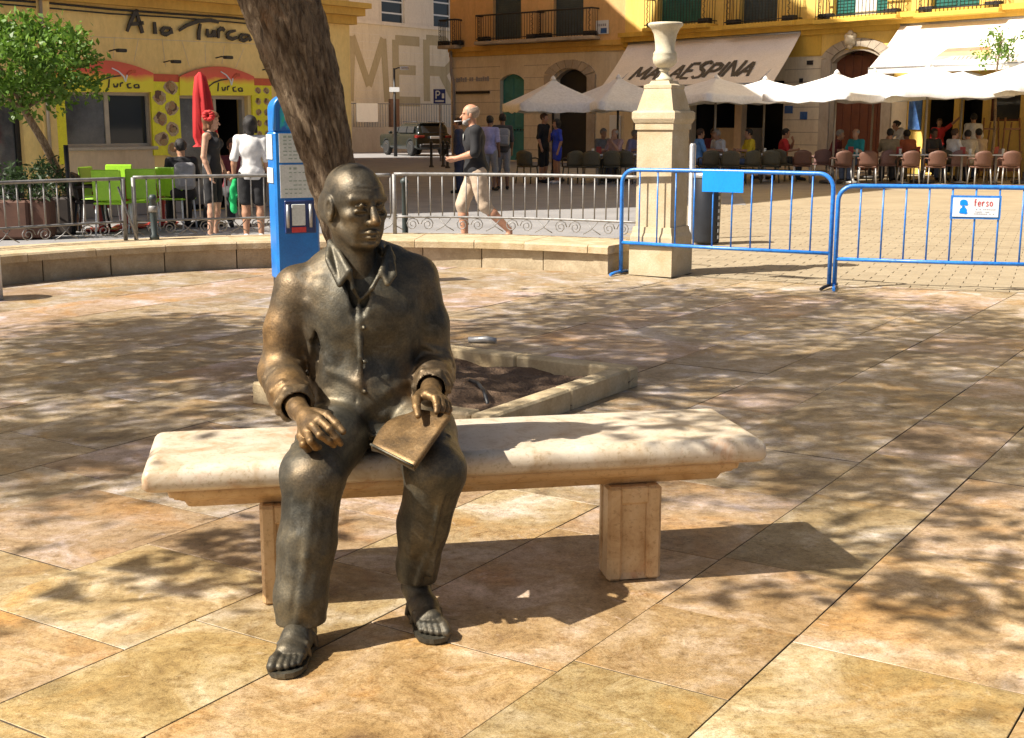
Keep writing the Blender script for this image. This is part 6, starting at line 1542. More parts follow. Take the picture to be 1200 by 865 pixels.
def person(label, loc, yaw, pose, skin='pale', top=('white', .45), leg=('shorts', 'black'), hair=('short', 'black'), scale=1.0, group=None, h=.016, build=1.0, shoes='black', extra=None, female=False):
    J = {k: Vector(v) for k, v in pose.items()}
    t = thing('person', label, 'person', (0, 0, 0), group)
    pts = np.array([tuple(v) for k, v in J.items() if k != 'hd']); lo, hi = pts.min(0)-.24, pts.max(0)+.24; lo[2] = max(lo[2], -.02)
    hdv = J['hd'].normalized(); M, f, sd, up = frame(hdv); Hh = J['head']
    hp = lambda a, b, c: Hh+f*a+sd*b+up*c
    B = build
    def torso(V, e):
        w = .95 if female else 1.0
        V.ell(J['pel'], (.155*B+e, .112*B+e, .12+e), None, .03); V.ell(J['waist'], (.135*B*w+e, .105*B+e, .15+e), None, .04); V.ell(J['chest'], (.165*B*w+e, .112*B+e, .19+e), None, .04)
        V.chain([J['shl'], J['neck'].lerp(J['chest'], .35), J['shr']], [.052*B+e, .065+e, .052*B+e], .04)
        if female: 
            for s in (-.07, .07): V.ell(J['chest']+Vector((s, 0, 0))+Vector((0, -.085, .03)), (.06+e, .055+e, .06+e), None, .03)
    def arm(V, s, e, n):
        a, b, c = J['sh'+s], J['el'+s], J['wr'+s]
        if n <= .5: V.chain([a, a.lerp(b, n*2)], [.052*B+e, (.05-.008*n*2)*B+e], .02)
        else: V.chain([a, b, b.lerp(c, n*2-1)], [.052*B+e, .042*B+e, .036+e], .02)
    def legs(V, s, e, n):
        a, b, c = J['hi'+s], J['kn'+s], J['an'+s]
        if n <= .5: V.chain([a, a.lerp(b, n*2)], [.088*B+e, (.088-.026*n*2)*B+e*1.4], .03)
        else: V.chain([a, b, b.lerp(c, n*2-1)], [.088*B+e, .060*B+e, .052+e], .03)
    def bld(name, V, mat):
        V_, Q_ = V.surf()
        if len(V_): return link(name, np_mesh(name, V_, Q_, mat), t)
    V = Vol(lo, hi, h); torso(V, 0)
    for s in 'lr':
        a, b, c = J['sh'+s], J['el'+s], J['wr'+s]; V.chain([a, b, b.lerp(c, .3), c], [.050*B, .040*B, .040*B, .027], .015)
        hnd = J['ha'+s]; V.chain([c, c.lerp(hnd, .7)], [.027, .030], .01)
        if h < .012:
            dv = (hnd-c).normalized(); sdv = dv.cross(Vector((0, 0, 1))); sdv = sdv.normalized() if sdv.length > .1 else Vector((1, 0, 0)); nv = dv.cross(sdv); base = c.lerp(hnd, .75)
            for q, (o_, l_) in enumerate(((-.026, .062), (-.009, .075), (.009, .07), (.026, .055))):
                r0 = base+sdv*o_; V.chain([r0, r0+dv*l_*.55-nv*.004, r0+dv*l_*.8-nv*.024], [.0098, .0092, .008], .003)
            V.chain([c.lerp(hnd, .35)+sdv*-.02, c.lerp(hnd, .7)+sdv*-.044, base+dv*.015+sdv*-.046], [.012, .011, .009], .004)
        else: V.ell(c.lerp(hnd, .9), (.034, .034, .05), None, .01)
        a, b, c = J['hi'+s], J['kn'+s], J['an'+s]; V.chain([a, b, b.lerp(c, .3), c], [.084*B, .058*B, .058*B, .038], .02)
        to = J['to'+s]; V.chain([c-Vector((0, 0, .045)), to], [.038, .030], .02)
    V.chain([J['neck']-Vector((0, 0, .05)), hp(-.02, 0, -.06)], [.055, .052], .02)
    V.ell(hp(-.012, 0, .03), (.098, .076, .092), M, .01); V.ell(hp(.022, 0, -.045), (.070, .060, .078), M, .02); V.ell(hp(.055, 0, -.098), (.028, .03, .02), M, .02)
    V.cone(hp(.085, 0, .0), hp(.112, 0, -.035), .010, .014, .006)
    for s in (-1, 1):
        V.ell(hp(-.005, s*.078, -.01), (.022, .010, .034), M, .006)
        if h < .012: V.ell(hp(.092, s*.03, .0), (.014, .016, .011), M, .01, True); V.ell(hp(.074, s*.03, 0), (.013, .013, .011), M, .003); V.cone(hp(.088, s*.014, .02), hp(.076, s*.05, .018), .008, .007, .01)
    if h < .012: V.cone(hp(.092, -.02, -.07), hp(.092, .02, -.07), .006, .006, .006); V.cone(hp(.088, -.018, -.083), hp(.088, .018, -.083), .006, .006, .006)
    bld('body', V, SK[skin])
    if top:
        V = Vol(lo, hi, h); torso(V, .015); V.ell(J['pel'], (.160*B+.020, .118*B+.020, .15), None, .03)
        for s in 'lr':
            if top[1] > 0: arm(V, s, .014, top[1])
        V.plane_cut(J['pel']-Vector((0, 0, .075)), (0, 0, -1)); V.ell(J['neck']+Vector((0, -.02, .055)), (.075, .075, .06), None, .005, True)
        if top[1] <= 0:
            for s in 'lr': V.ell(J['sh'+s]+Vector((0, 0, .02)), (.07, .2, .09), None, .01, True)
        V.noise(.0055, 24, 8); V.noise(.002, 60, 5); bld('shirt', V, CL[top[0]])
    if leg and leg[0] != 'none':
        V = Vol(lo, hi, h); V.ell(J['pel'], (.160*B+.012, .118*B+.012, .125), None, .03)
        n = {'shorts': .42, 'kneeshorts': .58, 'trousers': .96, 'mini': .26}[leg[0]]
        for s in 'lr': legs(V, s, .016 if n < .9 else .018, n)
        if pose['pel'][2] > .8: V.plane_cut(J['pel']+Vector((0, 0, .09)), (0, 0, 1))
        V.noise(.006, 22, 3); V.noise(.002, 55, 6); bld('trousers' if leg[0] == 'trousers' else 'shorts', V, CL[leg[1]])
    if hair:
        V = Vol(Hh-Vector((.2, .2, .42)), Hh+Vector((.2, .2, .2)), min(h, .014)); st = hair[0]
        e = dict(short=.010, crop=.005, long=.018, bob=.020, bun=.012).get(st, .01)
        V.ell(hp(-.014, 0, .035), (.099+e, .077+e, .092+e), M, .005)
        V.rbox(hp(.115, 0, -.06), (.075, .11, .115), M, .02, .01, True)
        if st in ('short', 'crop', 'bun'): V.rbox(hp(0, 0, -.14), (.2, .2, .09), M, .02, .01, True)
        if st == 'crop': V.ell(hp(.02, 0, .12), (.10, .075, .085), M, .01, True)
        if st in ('long', 'bob'):
            L = .20 if st == 'long' else .10
            V.chain([hp(-.05, 0, 0), hp(-.055, 0, -L)], [.085, .06], .03)
            for s in (-1, 1): V.chain([hp(-.01, s*.075, .02), hp(-.005, s*.075, -L*.9)], [.028, .022], .02)
            V.rbox(hp(.115, 0, -.08), (.08, .062, .135), M, .02, .01, True)
        if st == 'bun': V.ell(hp(-.11, 0, .05), (.05, .05, .05), M, .01)
        V.noise(.003, 60, 2); bld('hair', V, HR[hair[1]])
    if shoes:
        V = Vol(lo, hi, h)
        for s in 'lr':
            c, to = J['an'+s], J['to'+s]; V.chain([c-Vector((0, 0, .05))+(c-to)*.12, to+(to-c).normalized()*.02], [.043, .036], .02)
        V.plane_cut((0, 0, .095), (0, 0, 1)); bld('shoes', V, CL[shoes])
    if extra: extra(t, J, hp, M, bld)
    t.location = loc; t.rotation_euler = (0, 0, yaw); t.scale = (scale,)*3
    return t
def at(px, Y, z=0.0): return Vector((D(px, 145, Y).x, Y, z))
# --- walking man with a grey beard
def beard(t, J, hp, M, bld):
    V = Vol(J['head']-Vector((.16, .16, .22)), J['head']+Vector((.16, .16, .1)), .007)
    V.ell(hp(.045, 0, -.092), (.048, .050, .042), M, .01); V.ell(hp(.02, 0, -.055), (.052, .064, .042), M, .02); V.rbox(hp(.09, 0, .0), (.06, .1, .055), M, .01, .012, True); V.cone(hp(.098, -.02, -.076), hp(.098, .02, -.076), .008, .008, .004, True)
    V.noise(.003, 80, 1); bld('beard', V, HR['grey'])
    a = hp(.098, .005, -.076); MB().tube([a, a+(hp(.19, .02, -.083)-hp(.098, .005, -.076))], .006, 6).build('cigarette', MAT['white_sheet'], t)
    V = Vol((-.06, -.17, 1.22), (.16, -.06, 1.40), .008); c = J['chest']
    m_ = MB().lathe([(.001, 0), (.042, .001), (.042, .004), (.001, .006)], (0, 0, 0), 10); o = m_.build('chest_print', MAT['notice'], t); o.location = c+Vector((.07, -.128, .05)); o.rotation_euler = (math.pi/2, 0, 0)
WALK = dict(STAND, chest=(0, -.03, 1.28), neck=(0, -.03, 1.45), head=(0, -.075, 1.60), shl=(-.19, -.03, 1.40), shr=(.19, -.01, 1.40), ell=(-.25, -.02, 1.13), elr=(.24, -.03, 1.14), wrl=(-.14, -.25, 1.06), wrr=(.13, -.24, 1.08), hal=(-.07, -.34, 1.04), har=(.05, -.34, 1.07),
    hil=(-.09, -.01, .90), hir=(.09, .01, .90), knl=(-.10, -.17, .50), knr=(.10, .10, .50), anl=(-.10, -.14, .10), anr=(.10, .40, .20), tol=(-.11, -.31, .04), tor=(.11, .30, .06))
person('bearded man in black t-shirt and beige knee shorts walking left behind the railing', at(558, 16.5), -R(86), WALK, 'ruddy', ('black', .48), ('kneeshorts', 'beige'), ('crop', 'stubble'), 1.04, None, .0085, 1.08, 'white', beard)
# --- the two women by the kebab shop
def flower(t, J, hp, M, bld):
    mb = MB()
    for i in range(9):
        a = i*.7; c = hp(-.02+.05*math.cos(a), -.10, .07+.05*math.sin(a)); mb.lathe([(.004, -.03), (.04, -.018), (.046, .004), (.03, .022), (.004, .03)], c, 7)
    mb.build('hair_flower', CL['red'], t)
    mb = MB(); c = J['har']; mb.box(c+Vector((0, -.01, -.03)), (.025, .07, .13), ch=.006); mb.build('phone', MAT['white_sheet'], t)
W1 = dict(STAND, har=(.225, -.16, .80), wrr=(.22, -.11, .88), elr=(.235, .0, 1.12), hd=(.1, -1, -.12))
person('woman in black top and shorts with red flower in her auburn hair facing right', at(246, 17.6), R(82), W1, 'pale', ('black', 0), ('shorts', 'black'), ('bob', 'auburn'), .985, None, .0085, .92, 'charcoal', flower, True)
def scarf(t, J, hp, M, bld):
    c = J['hal']; V = Vol(c-Vector((.12, .12, .52)), c+Vector((.12, .12, .12)), .009)
    V.chain([c+Vector((0, 0, .06)), c+Vector((-.01, 0, -.08)), c+Vector((.02, 0, -.26)), c+Vector((.0, 0, -.42))], [.035, .045, .05, .04], .02); V.chain([c+Vector((-.03, .02, 0)), c+Vector((-.05, .02, -.2))], [.03, .02], .02)
    V.noise(.008, 40, 4); link('green_bag', np_mesh('green_bag', *V.surf(), CL['green']), t)
CL['green'] = cloth('bright_green_cloth', (.01, .45, .13))
W2 = dict(STAND, hal=(-.27, -.05, .83), wrl=(-.255, -.02, .91), ell=(-.24, .04, 1.14))
person('dark haired woman in white t-shirt and black shorts holding a green bag', at(293, 17.5), R(186), dict(STAND, har=(.27, -.03, .83), wrr=(.255, -.0, .91), elr=(.24, .04, 1.14)), 'tan', ('white', .48), ('shorts', 'black'), ('bob', 'black'), .95, None, .0085, 1.06, 'white', lambda t, J, hp, M, bld: scarf(t, dict(J, hal=J['har']), hp, M, bld), True)
def pack(t, J, hp, M, bld):
    V = Vol(J['chest']+Vector((-.25, .0, -.35)), J['chest']+Vector((.25, .36, .2)), .012); V.rbox(J['chest']+Vector((0, .19, -.08)), (.15, .085, .20), None, .07, .01); V.rbox(J['chest']+Vector((0, .28, -.14)), (.11, .03, .10), None, .025, .01); V.noise(.003, 30, 2)
    link('backpack', np_mesh('backpack', *V.surf(), CL['grey']), t)
person('seated customer in black with a grey backpack beside the closed red parasol', at(211, 19.3), R(205), SIT, 'tan', ('black', .9), ('trousers', 'black'), ('short', 'black'), 1.0, None, .013, 1.0, 'black', pack)
person('seated customer in maroon top between the two women at the kebab shop', at(271, 20.2), R(20), SIT, 'tan', ('maroon', .8), ('trousers', 'charcoal'), ('short', 'brown'), 1.0, None, .013)
# --- people farther off
person('passer-by in lavender shirt walking behind the bearded man', at(574, 30.5), R(160), dict(STAND, knl=(-.1, -.1, .49), anr=(.1, .2, .12)), 'dark', ('lavender', .45), ('kneeshorts', 'grey'), ('short', 'black'), 1.0, None, .014)
person('passer-by in dark top and grey shorts right of the lavender shirt', at(589, 31.0), R(185), dict(STAND, knr=(.1, -.1, .49)), 'dark', ('charcoal', .5), ('kneeshorts', 'grey'), ('short', 'black'), 1.03, None, .014, extra=pack)
person('passer-by in navy clothes half hidden behind the bearded man', at(538, 29.5), R(-100), STAND, 'tan', ('navy', .9), ('trousers', 'navy'), ('short', 'brown'), .97, None, .014)
person('man in black standing by the left end of the bar terrace', at(637, 34.6), R(60), STAND, 'tan', ('black', .5), ('kneeshorts', 'black'), ('short', 'brown'), 1.05, None, .015)
person('girl in blue top standing close to the man in black', at(653, 34.2), R(-70), dict(STAND, wrl=(-.05, -.2, 1.35), hal=(0, -.2, 1.45), ell=(-.2, -.15, 1.15)), 'tan', ('blue', .4), ('mini', 'blue'), ('bob', 'black'), .96, None, .015, .9, 'white', None, True)
def tray(t, J, hp, M, bld): MB().lathe([(.01, 0), (.17, .004), (.18, .02), (.16, .012), (.01, .01)], J['har']+Vector((0, 0, .04)), 14).build('tray', MAT['white_sheet'], t)
person('waiter in red shirt reaching one arm up inside the bar doorway', at(1101, 39.5), R(-20), dict(STAND, elr=(.36, -.1, 1.56), wrr=(.55, -.16, 1.74), har=(.64, -.18, 1.80)), 'tan', ('red', .45), ('trousers', 'black'), ('short', 'brown'), .98, None, .015)
person('waiter in white shirt standing with his back to the square', at(1141, 37.6), R(175), STAND, 'tan', ('white', .6), ('trousers', 'black'), ('short', 'black'), 1.06, None, .015)
LEAN = dict(STAND, chest=(0, -.10, 1.25), neck=(0, -.20, 1.39), head=(0, -.27, 1.51), shl=(-.17, -.16, 1.35), shr=(.17, -.16, 1.35), ell=(-.2, -.30, 1.12), elr=(.2, -.30, 1.12), wrl=(-.15, -.48, 1.0), wrr=(.15, -.48, 1.0), hal=(-.13, -.56, .96), har=(.13, -.56, .96))
person('dark haired woman in white blouse leaning over a terrace table', at(1060, 36.6), R(-75), LEAN, 'tan', ('white', .8), ('trousers', 'khaki'), ('bun', 'black'), 1.0, None, .015, .95, 'black', None, True)
sitters = [(706, 36.3, 30, 'grey', 'grey', 'pale', 'grey-haired diner in grey beside the pink shirted one'), (722, 35.3, -40, 'pink', 'white', 'pale', 'bald pink shirted diner left of the stone pillar'), (738, 36.8, 60, 'lavender', 'grey', 'pale', 'diner in pale lavender nearest the stone pillar on its left'),
    (819, 35.4, 100, 'sky', 'brown', 'tan', 'diner in sky blue shirt just right of the stone pillar'), (836, 37.0, 10, 'maroon', 'brown', 'tan', 'diner in maroon seated at the back of the bar terrace'), (846, 36.0, -60, 'white', 'grey', 'tan', 'diner in white bending over the table near the counter'),
    (880, 35.6, -80, 'yellow', 'black', 'tan', 'diner in bright yellow shirt facing right'), (919, 36.3, 80, 'red', 'black', 'tan', 'diner in red shirt before the pale wall with blue tiles'), (978, 35.9, 60, 'maroon', 'grey', 'pale', 'grey-haired diner in maroon before the brown portal'), (1005, 35.3, -50, 'teal', 'grey', 'pale', 'bald diner in teal shirt before the brown portal'),
    (1044, 35.0, 170, 'khaki', 'black', 'tan', 'broad diner in khaki shirt seen from behind'), (1068, 35.6, -160, 'orange', 'black', 'dark', 'diner in orange top right of the khaki shirt'), (1094, 36.4, 20, 'charcoal', 'black', 'dark', 'dark clothed diner below the red shirted waiter'), (1118, 35.2, 110, 'white', 'brown', 'pale', 'diner in white shirt leaning on a hand near the parasol pole'),
    (1137, 35.0, 175, 'cream', 'black', 'tan', 'diner in cream shirt with his back to the square'), (1149, 35.9, 190, 'beige', 'black', 'tan', 'diner in beige right of the cream shirt')]
for k, (x, Y, yw, c, hr_, sk, lb) in enumerate(sitters):
    ps = dict(SIT)
    if k % 3 == 1: ps.update(wrr=(.06, -.26, 1.0), har=(.04, -.22, 1.10), elr=(.22, -.2, .80))
    if k % 3 == 2: ps.update(chest=(0, -.06, .86), neck=(0, -.12, 1.03), head=(0, -.17, 1.17), shl=(-.175, -.1, .98), shr=(.175, -.1, .98))
    person(lb, at(x, Y), R(yw), ps, sk, (c, .46 if k % 2 else .6), ('trousers', ('denim', 'charcoal', 'khaki')[k % 3]), ('crop' if 'bald' in lb else 'short', hr_), 1.07, 'diners seated on the bar terrace', .018, 1.05)

# ================================================================== TERRACE FURNITURE
MAT['brown_wicker'] = mk('brown_plastic_wicker', (.16, .075, .048), (.12, .055, .035), 40, .6, bmp=.4, fine=90)
MAT['pinkish'] = mk('faded_pink_wicker', (.27, .15, .13), (.21, .115, .10), 40, .6, bmp=.4, fine=90)
MAT['olive_wicker'] = mk('olive_wicker', (.095, .085, .05), (.065, .058, .036), 40, .6, bmp=.4, fine=90)
MAT['alu'] = mk('aluminium', (.42, .40, .37), None, 10, .4, metal=.4)
def chair(mat, legmat, wide=.46):
    t = thing('terrace_chair', 'x', 'chair', (0, 0, 0)); h = wide/2
    V = Vol((-.3, -.32, .36), (.3, .32, .9), .02)
    mb = MB(); n = 9; top, bot = [], []
    for j in range(6):
        z = .47+.40*j/5
        for i in range(n):
            s = -1+2*i/(n-1); ww = h*(1.0-.12*max(0, (j-3)/2)**2-(.10 if j == 5 else 0)*abs(s)); x = s*ww; y = .19+.05*j/5-.07*s*s; zz = z-(.05*s*s if j == 5 else 0); top.append((x, y, zz)); bot.append((x, y+.03, zz))
    m = len(top); fs = []
    for j in range(5):
        for i in range(n-1): a = j*n+i; fs += [(a, a+1, a+n+1, a+n), (m+a, m+a+n, m+a+n+1, m+a+1)]
    ed = [i for i in range(n)]+[j*n+n-1 for j in range(1, 6)]+[5*n+i for i in range(n-2, -1, -1)]+[j*n for j in range(4, 0, -1)]
    for a, b in zip(ed, ed[1:]+ed[:1]): fs.append((a, m+a, m+b, b))
    mb.add(top+bot, fs, True); mb.build('backrest', mat, t)
    MB().box((0, -.01, .445), (wide*.94, .42, .045), ch=.018).build('seat', mat, t)
    for sx in (-1, 1):
        for sy in (-1, 1): MB().tube([(sx*h*.86, sy*.17, .43), (sx*h*.98, sy*.22, 0)], .018, 6).build('leg', legmat, t)
        MB().tube([(sx*h*1.02, .2, .66), (sx*h*1.08, .0, .67), (sx*h*1.02, -.18, .64), (sx*h*.95, -.2, .44)], .02, 6).build('armrest', mat, t)
    return t
used = {}
def place(key, make, loc, rz, label, group):
    if key not in used: o = make(); used[key] = o; o.location = loc; o.rotation_euler = (0, 0, rz); o['label'] = label
    else:
        src = used[key]; l0, r0 = src.location.copy(), src.rotation_euler.copy(); o = dup(src, loc, rz, label)
    o['group'] = group; return o
GRP = 'chairs of the bar terrace'
front = [(942, 34.6), (988, 33.9), (1019, 33.8), (1068, 33.7), (1099, 33.7), (1152, 33.6), (1186, 33.6), (1224, 33.5)]
whoF = ['brown wicker chair alone left of the parasol pole with its back to us', 'brown front-row chair just right of the slim parasol pole', 'brown front-row chair in front of the teal shirted diner', 'brown front-row chair in front of the orange topped diner', 'brown front-row chair left of the dull pink one by the pole', 'brown front-row chair in front of the beige shirted diner', 'brown front-row chair under the wooden easels', 'brown front-row chair cut by the right edge']
for (x, Y), lb in zip(front, whoF): place('brown', lambda: chair(MAT['brown_wicker'], MAT['alu']), at(x, Y), R(180+random.uniform(-12, 12)), lb, GRP)
for (x, Y), lb in zip([(964, 35.8), (1040, 35.0), (1123, 34.8), (1172, 36.0)], ['faded pink chair right of the lone brown chair', 'faded pink chair behind the brown front row under the khaki shirt', 'faded pink chair behind the brown front row near the pole', 'faded pink chair at the right end of the second row']): place('pink', lambda: chair(MAT['pinkish'], MAT['alu']), at(x, Y), R(180+random.uniform(-25, 25)), lb, GRP)
for (x, Y, a), lb in zip([(618, 34.2, 150), (672, 33.8, 200), (694, 33.6, 170), (716, 33.9, 185), (735, 34.1, 160), (832, 34.2, 190), (857, 33.9, 175), (880, 34.3, 200), (905, 34.6, 170), (922, 35.4, 120)], ['olive wicker chair standing apart left of the man in black', 'olive wicker chair right of the girl in blue', 'olive wicker chair below the grey-haired diner', 'olive wicker chair below the pink shirted diner', 'olive wicker chair close to the left of the stone pillar', 'olive wicker chair nearest the litter bin', 'olive wicker chair behind the plain blue plate', 'olive wicker chair under the yellow shirted diner', 'olive wicker chair between the yellow and red shirts', 'olive wicker chair turned sideways under the red shirt']): place('olive', lambda: chair(MAT['olive_wicker'], MAT['olive_wicker']), at(x, Y), R(a), lb, GRP)
# sitters' own chairs, mostly hidden
for (x, Y, a), wh in zip(((722, 35.3, -40), (880, 35.6, -80), (919, 36.3, 80), (1005, 35.3, -50), (1068, 35.6, -160), (1118, 35.2, 110)), ('pink shirted diner', 'yellow shirted diner', 'red shirted diner', 'teal shirted diner', 'orange topped diner', 'white shirted diner by the pole')): place('olive', None, at(x, Y), R(a), 'olive wicker chair that the %s sits on' % wh, GRP)
def table():
    t = thing('terrace_table', 'x', 'table', (0, 0, 0)); MB().lathe([(.33, .715), (.345, .722), (.345, .738), (.335, .745)], (0, 0, 0), 20).build('tabletop', MAT['white_sheet'], t)
    MB().lathe([(.2, 0), (.2, .02), (.05, .05), (.03, .08), (.03, .70), (.12, .714)], (0, 0, 0), 12).build('pedestal', MAT['alu'], t)
    return t
for (x, Y), lb in zip([(700, 34.7), (745, 35.2), (846, 35.0), (898, 35.4), (1003, 34.6), (1060, 34.5), (1083, 34.9), (1130, 34.4), (1170, 34.6)], ['round white table below the grey-haired diners', 'round white table beside the left of the stone pillar', 'round white table right of the stone pillar', 'round white table between the yellow and red shirts', 'round white table before the teal shirted diner', 'round white table before the khaki shirt', 'round white table below the red shirted waiter', 'round white table below the cream shirt', 'round white table under the wooden easels']): place('table', table, at(x, Y), 0, lb, 'tables of the bar terrace')
MAT['amber'] = mk('amber_drink', (.40, .17, .02), None, 5, .15); MAT['menu_red'] = mk('menu_card', (.40, .06, .05), None, 5, .5)
def glass(): 
    t = thing('drinking_glass', 'x', 'glass'); MB().lathe([(.028, 0), (.034, .11)], (0, 0, 0), 10).build('drink', MAT['amber'], t); MB().lathe([(.030, -.001), (.037, .15), (.034, .15)], (0, 0, 0), 10).build('cup', MAT['notice'], t); return t
def menu():
    t = thing('menu_card', 'x', 'menu'); MB().box((0, 0, .10), (.14, .012, .2), 0, Matrix.Rotation(R(12), 3, 'X'), ch=.003).build('card', MAT['menu_red'], t); MB().box((0, .03, .006), (.14, .08, .012)).build('stand', MAT['signblack'], t); return t
for (x, Y), wh in zip([(700, 34.7), (846, 35.0), (898, 35.4), (1003, 34.6), (1060, 34.5), (1083, 34.9), (1130, 34.4), (1170, 34.6)], ('before the grey-haired diners', 'right of the stone pillar', 'between the yellow and red shirts', 'before the teal shirt', 'before the khaki shirt', 'below the red shirted waiter', 'below the cream shirt', 'under the wooden easels')):
    q = at(x, Y, .746); place('glass', glass, q+Vector((random.uniform(-.2, .2), random.uniform(-.2, .1), 0)), 0, 'amber drink in a glass on the white table %s' % wh, 'drinks on the terrace tables')
    if Y < 34.95: place('menu', menu, q+Vector((random.uniform(-.1, .1), .15, 0)), random.uniform(-.6, .6), 'small red menu card on the white table %s' % wh, 'menu cards on the terrace tables')
# parasols
MAT['parasol_cloth'] = mk('white_parasol_cloth', (.80, .79, .77), (.72, .71, .69), 2, .85, bmp=.1, fine=15)
MAT['pole'] = mk('parasol_pole', (.36, .32, .27), None, 6, .5, metal=.2); MAT['pole_dark'] = mk('dark_pole', (.06, .055, .05), None, 6, .5)
def parasol(W, zt, ze, polemat):
    t = thing('parasol', 'x', 'parasol', (0, 0, 0)); n = 12; m_ = 7; vs = []
    for j in range(m_+1):
        f = j/m_
        for k in range(4*n):
            side, i = divmod(k, n); a = math.pi/4+side*math.pi/2; b = a+math.pi/2; c0 = Vector((math.cos(a), math.sin(a), 0)); c1 = Vector((math.cos(b), math.sin(b), 0)); s = i/n
            q = c0.lerp(c1, s)*(W*.7071*max(f, .02)); sag = .06*math.sin(math.pi*s)*f; z = zt-(zt-ze)*(f**.86)-sag+.03*math.sin(math.pi*f)*0; vs.append((q.x*(1-.05*math.sin(math.pi*s)*f), q.y*(1-.05*math.sin(math.pi*s)*f), z))
    N4 = 4*n
    for k in range(N4): v = vs[m_*N4+k]; vs.append((v[0]*1.002, v[1]*1.002, v[2]-.17-.02*math.sin(k*1.57)))
    fs = [(j*N4+k, j*N4+(k+1) % N4, (j+1)*N4+(k+1) % N4, (j+1)*N4+k) for j in range(m_+1) for k in range(N4)]
    M_ = len(vs); mb = MB(); mb.add(vs+[(v[0]*.994, v[1]*.994, v[2]-.012) for v in vs], [f[::-1] for f in fs]+[tuple(M_+q for q in f) for f in fs], True); mb.build('canopy', MAT['parasol_cloth'], t)
    MB().tube([(0, 0, 0), (0, 0, zt+.04)], .033, 8).build('pole', polemat, t); MB().lathe([(.34, 0), (.34, .06), (.06, .09), (.05, .3)], (0, 0, 0), 12).build('base', MAT['pole_dark'], t); MB().lathe([(.09, zt-.02), (.06, zt+.05), (.01, zt+.10)], (0, 0, 0), 8).build('cap', MAT['parasol_cloth'], t)
    for k in range(4): a = math.pi/4+k*math.pi/2; MB().tube([(0, 0, zt-.25), (W*.68*math.cos(a), W*.68*math.sin(a), ze-.03)], .014, 5).build('rib', MAT['pole'], t)
    return t
GP = 'white parasols of the bar terrace'
for i, (x, Y, W, ya, ye, rz, pm, lb) in enumerate([(648, 35.6, 2.35, 93, 122, 12, 'pole_dark', 'leftmost white parasol shading the man in black and the girl in blue'), (724, 35.8, 2.6, 91, 121, 25, 'pole_dark', 'white parasol directly left of the stone pillar'), (838, 36.2, 2.9, 91, 112, 30, 'pole', 'white parasol right of the stone pillar urn under the painted awning'), (895, 37.6, 2.7, 93, 110, 15, 'pole', 'white parasol at the right end of the painted awning'), (978, 34.6, 2.7, 86, 110, 38, 'pole', 'white parasol on a slim pole in front of the brown portal'), (1022, 37.5, 2.9, 84, 104, 10, 'pole', 'white parasol set back right of the brown portal'), (1085, 34.8, 3.2, 77, 106, 8, 'pole', 'white parasol on a thick pole below the striped awning'), (1126, 37.2, 2.9, 82, 102, 20, 'pole', 'white parasol set back before the red shirted waiter'), (1205, 34.4, 3.2, 70, 100, 12, 'pole', 'white parasol cut by the right edge')]):
    q = at(x, Y); t = parasol(W, D(x, ya, Y).z, D(x, ye, Y).z, MAT[pm]); t.location = q; t.rotation_euler = (0, 0, R(rz)); t['label'] = lb; t['group'] = GP
# wooden easels on the right
MAT['wood'] = mk('varnished_wood', (.28, .13, .05), (.20, .09, .035), 14, .5)
for x, Y, lb in ((1163, 37.5, 'tall wooden easel frame left of the other one beneath the dark window'), (1188, 37.2, 'tall wooden easel frame nearer the right edge beneath the dark window')):
    q = at(x, Y); t = thing('easel', lb, 'easel', q, 'wooden easels by the bar')
    for sx in (-1, 1): MB().tube([q+Vector((sx*.30, 0, 0)), q+Vector((sx*.2, .12, 1.72))], .028, 6).build('leg', MAT['wood'], t)
    MB().tube([q+Vector((0, .5, 0)), q+Vector((0, .15, 1.6))], .025, 6).build('rear_leg', MAT['wood'], t); MB().box(q+Vector((0, .05, .75)), (.62, .06, .05)).build('ledge', MAT['wood'], t); MB().box(q+Vector((0, .1, 1.4)), (.5, .04, .05)).build('crossbar', MAT['wood'], t); MB().box(q+Vector((0, .04, .45)), (.6, .03, .5)).build('board', MAT['brown_door'], t)
# slender tree behind the parasols at the right
q = at(1164, 35.6); t = thing('slender_tree', 'slender young tree with a small bright green crown above the right parasols', 'tree', q)
mb = MB(); mb.tube([q, q+Vector((.05, 0, 1.4)), q+Vector((-.02, 0, 2.8)), q+Vector((.06, 0, 3.9))], [.05, .04, .03, .015], 7)
for k in range(7): b = q+Vector((.02, 0, 2.9+.14*k)); mb.tube([b, b+Vector((random.uniform(-.4, .4), random.uniform(-.4, .4), .3))], [.012, .005], 5)
mb.build('trunk', MAT['bark'], t); rl = random.Random(8); pts = []
for k in range(34):
    c = q+Vector((rl.gauss(.02, .22), rl.gauss(0, .22), 3.62+rl.gauss(0, .24)))
    for j in range(16): pts.append(c+Vector((rl.gauss(0, .08), rl.gauss(0, .08), rl.gauss(0, .07))))
leaf_cloud(pts, .055, MAT['leaf_orange'], 'crown', t, .45)

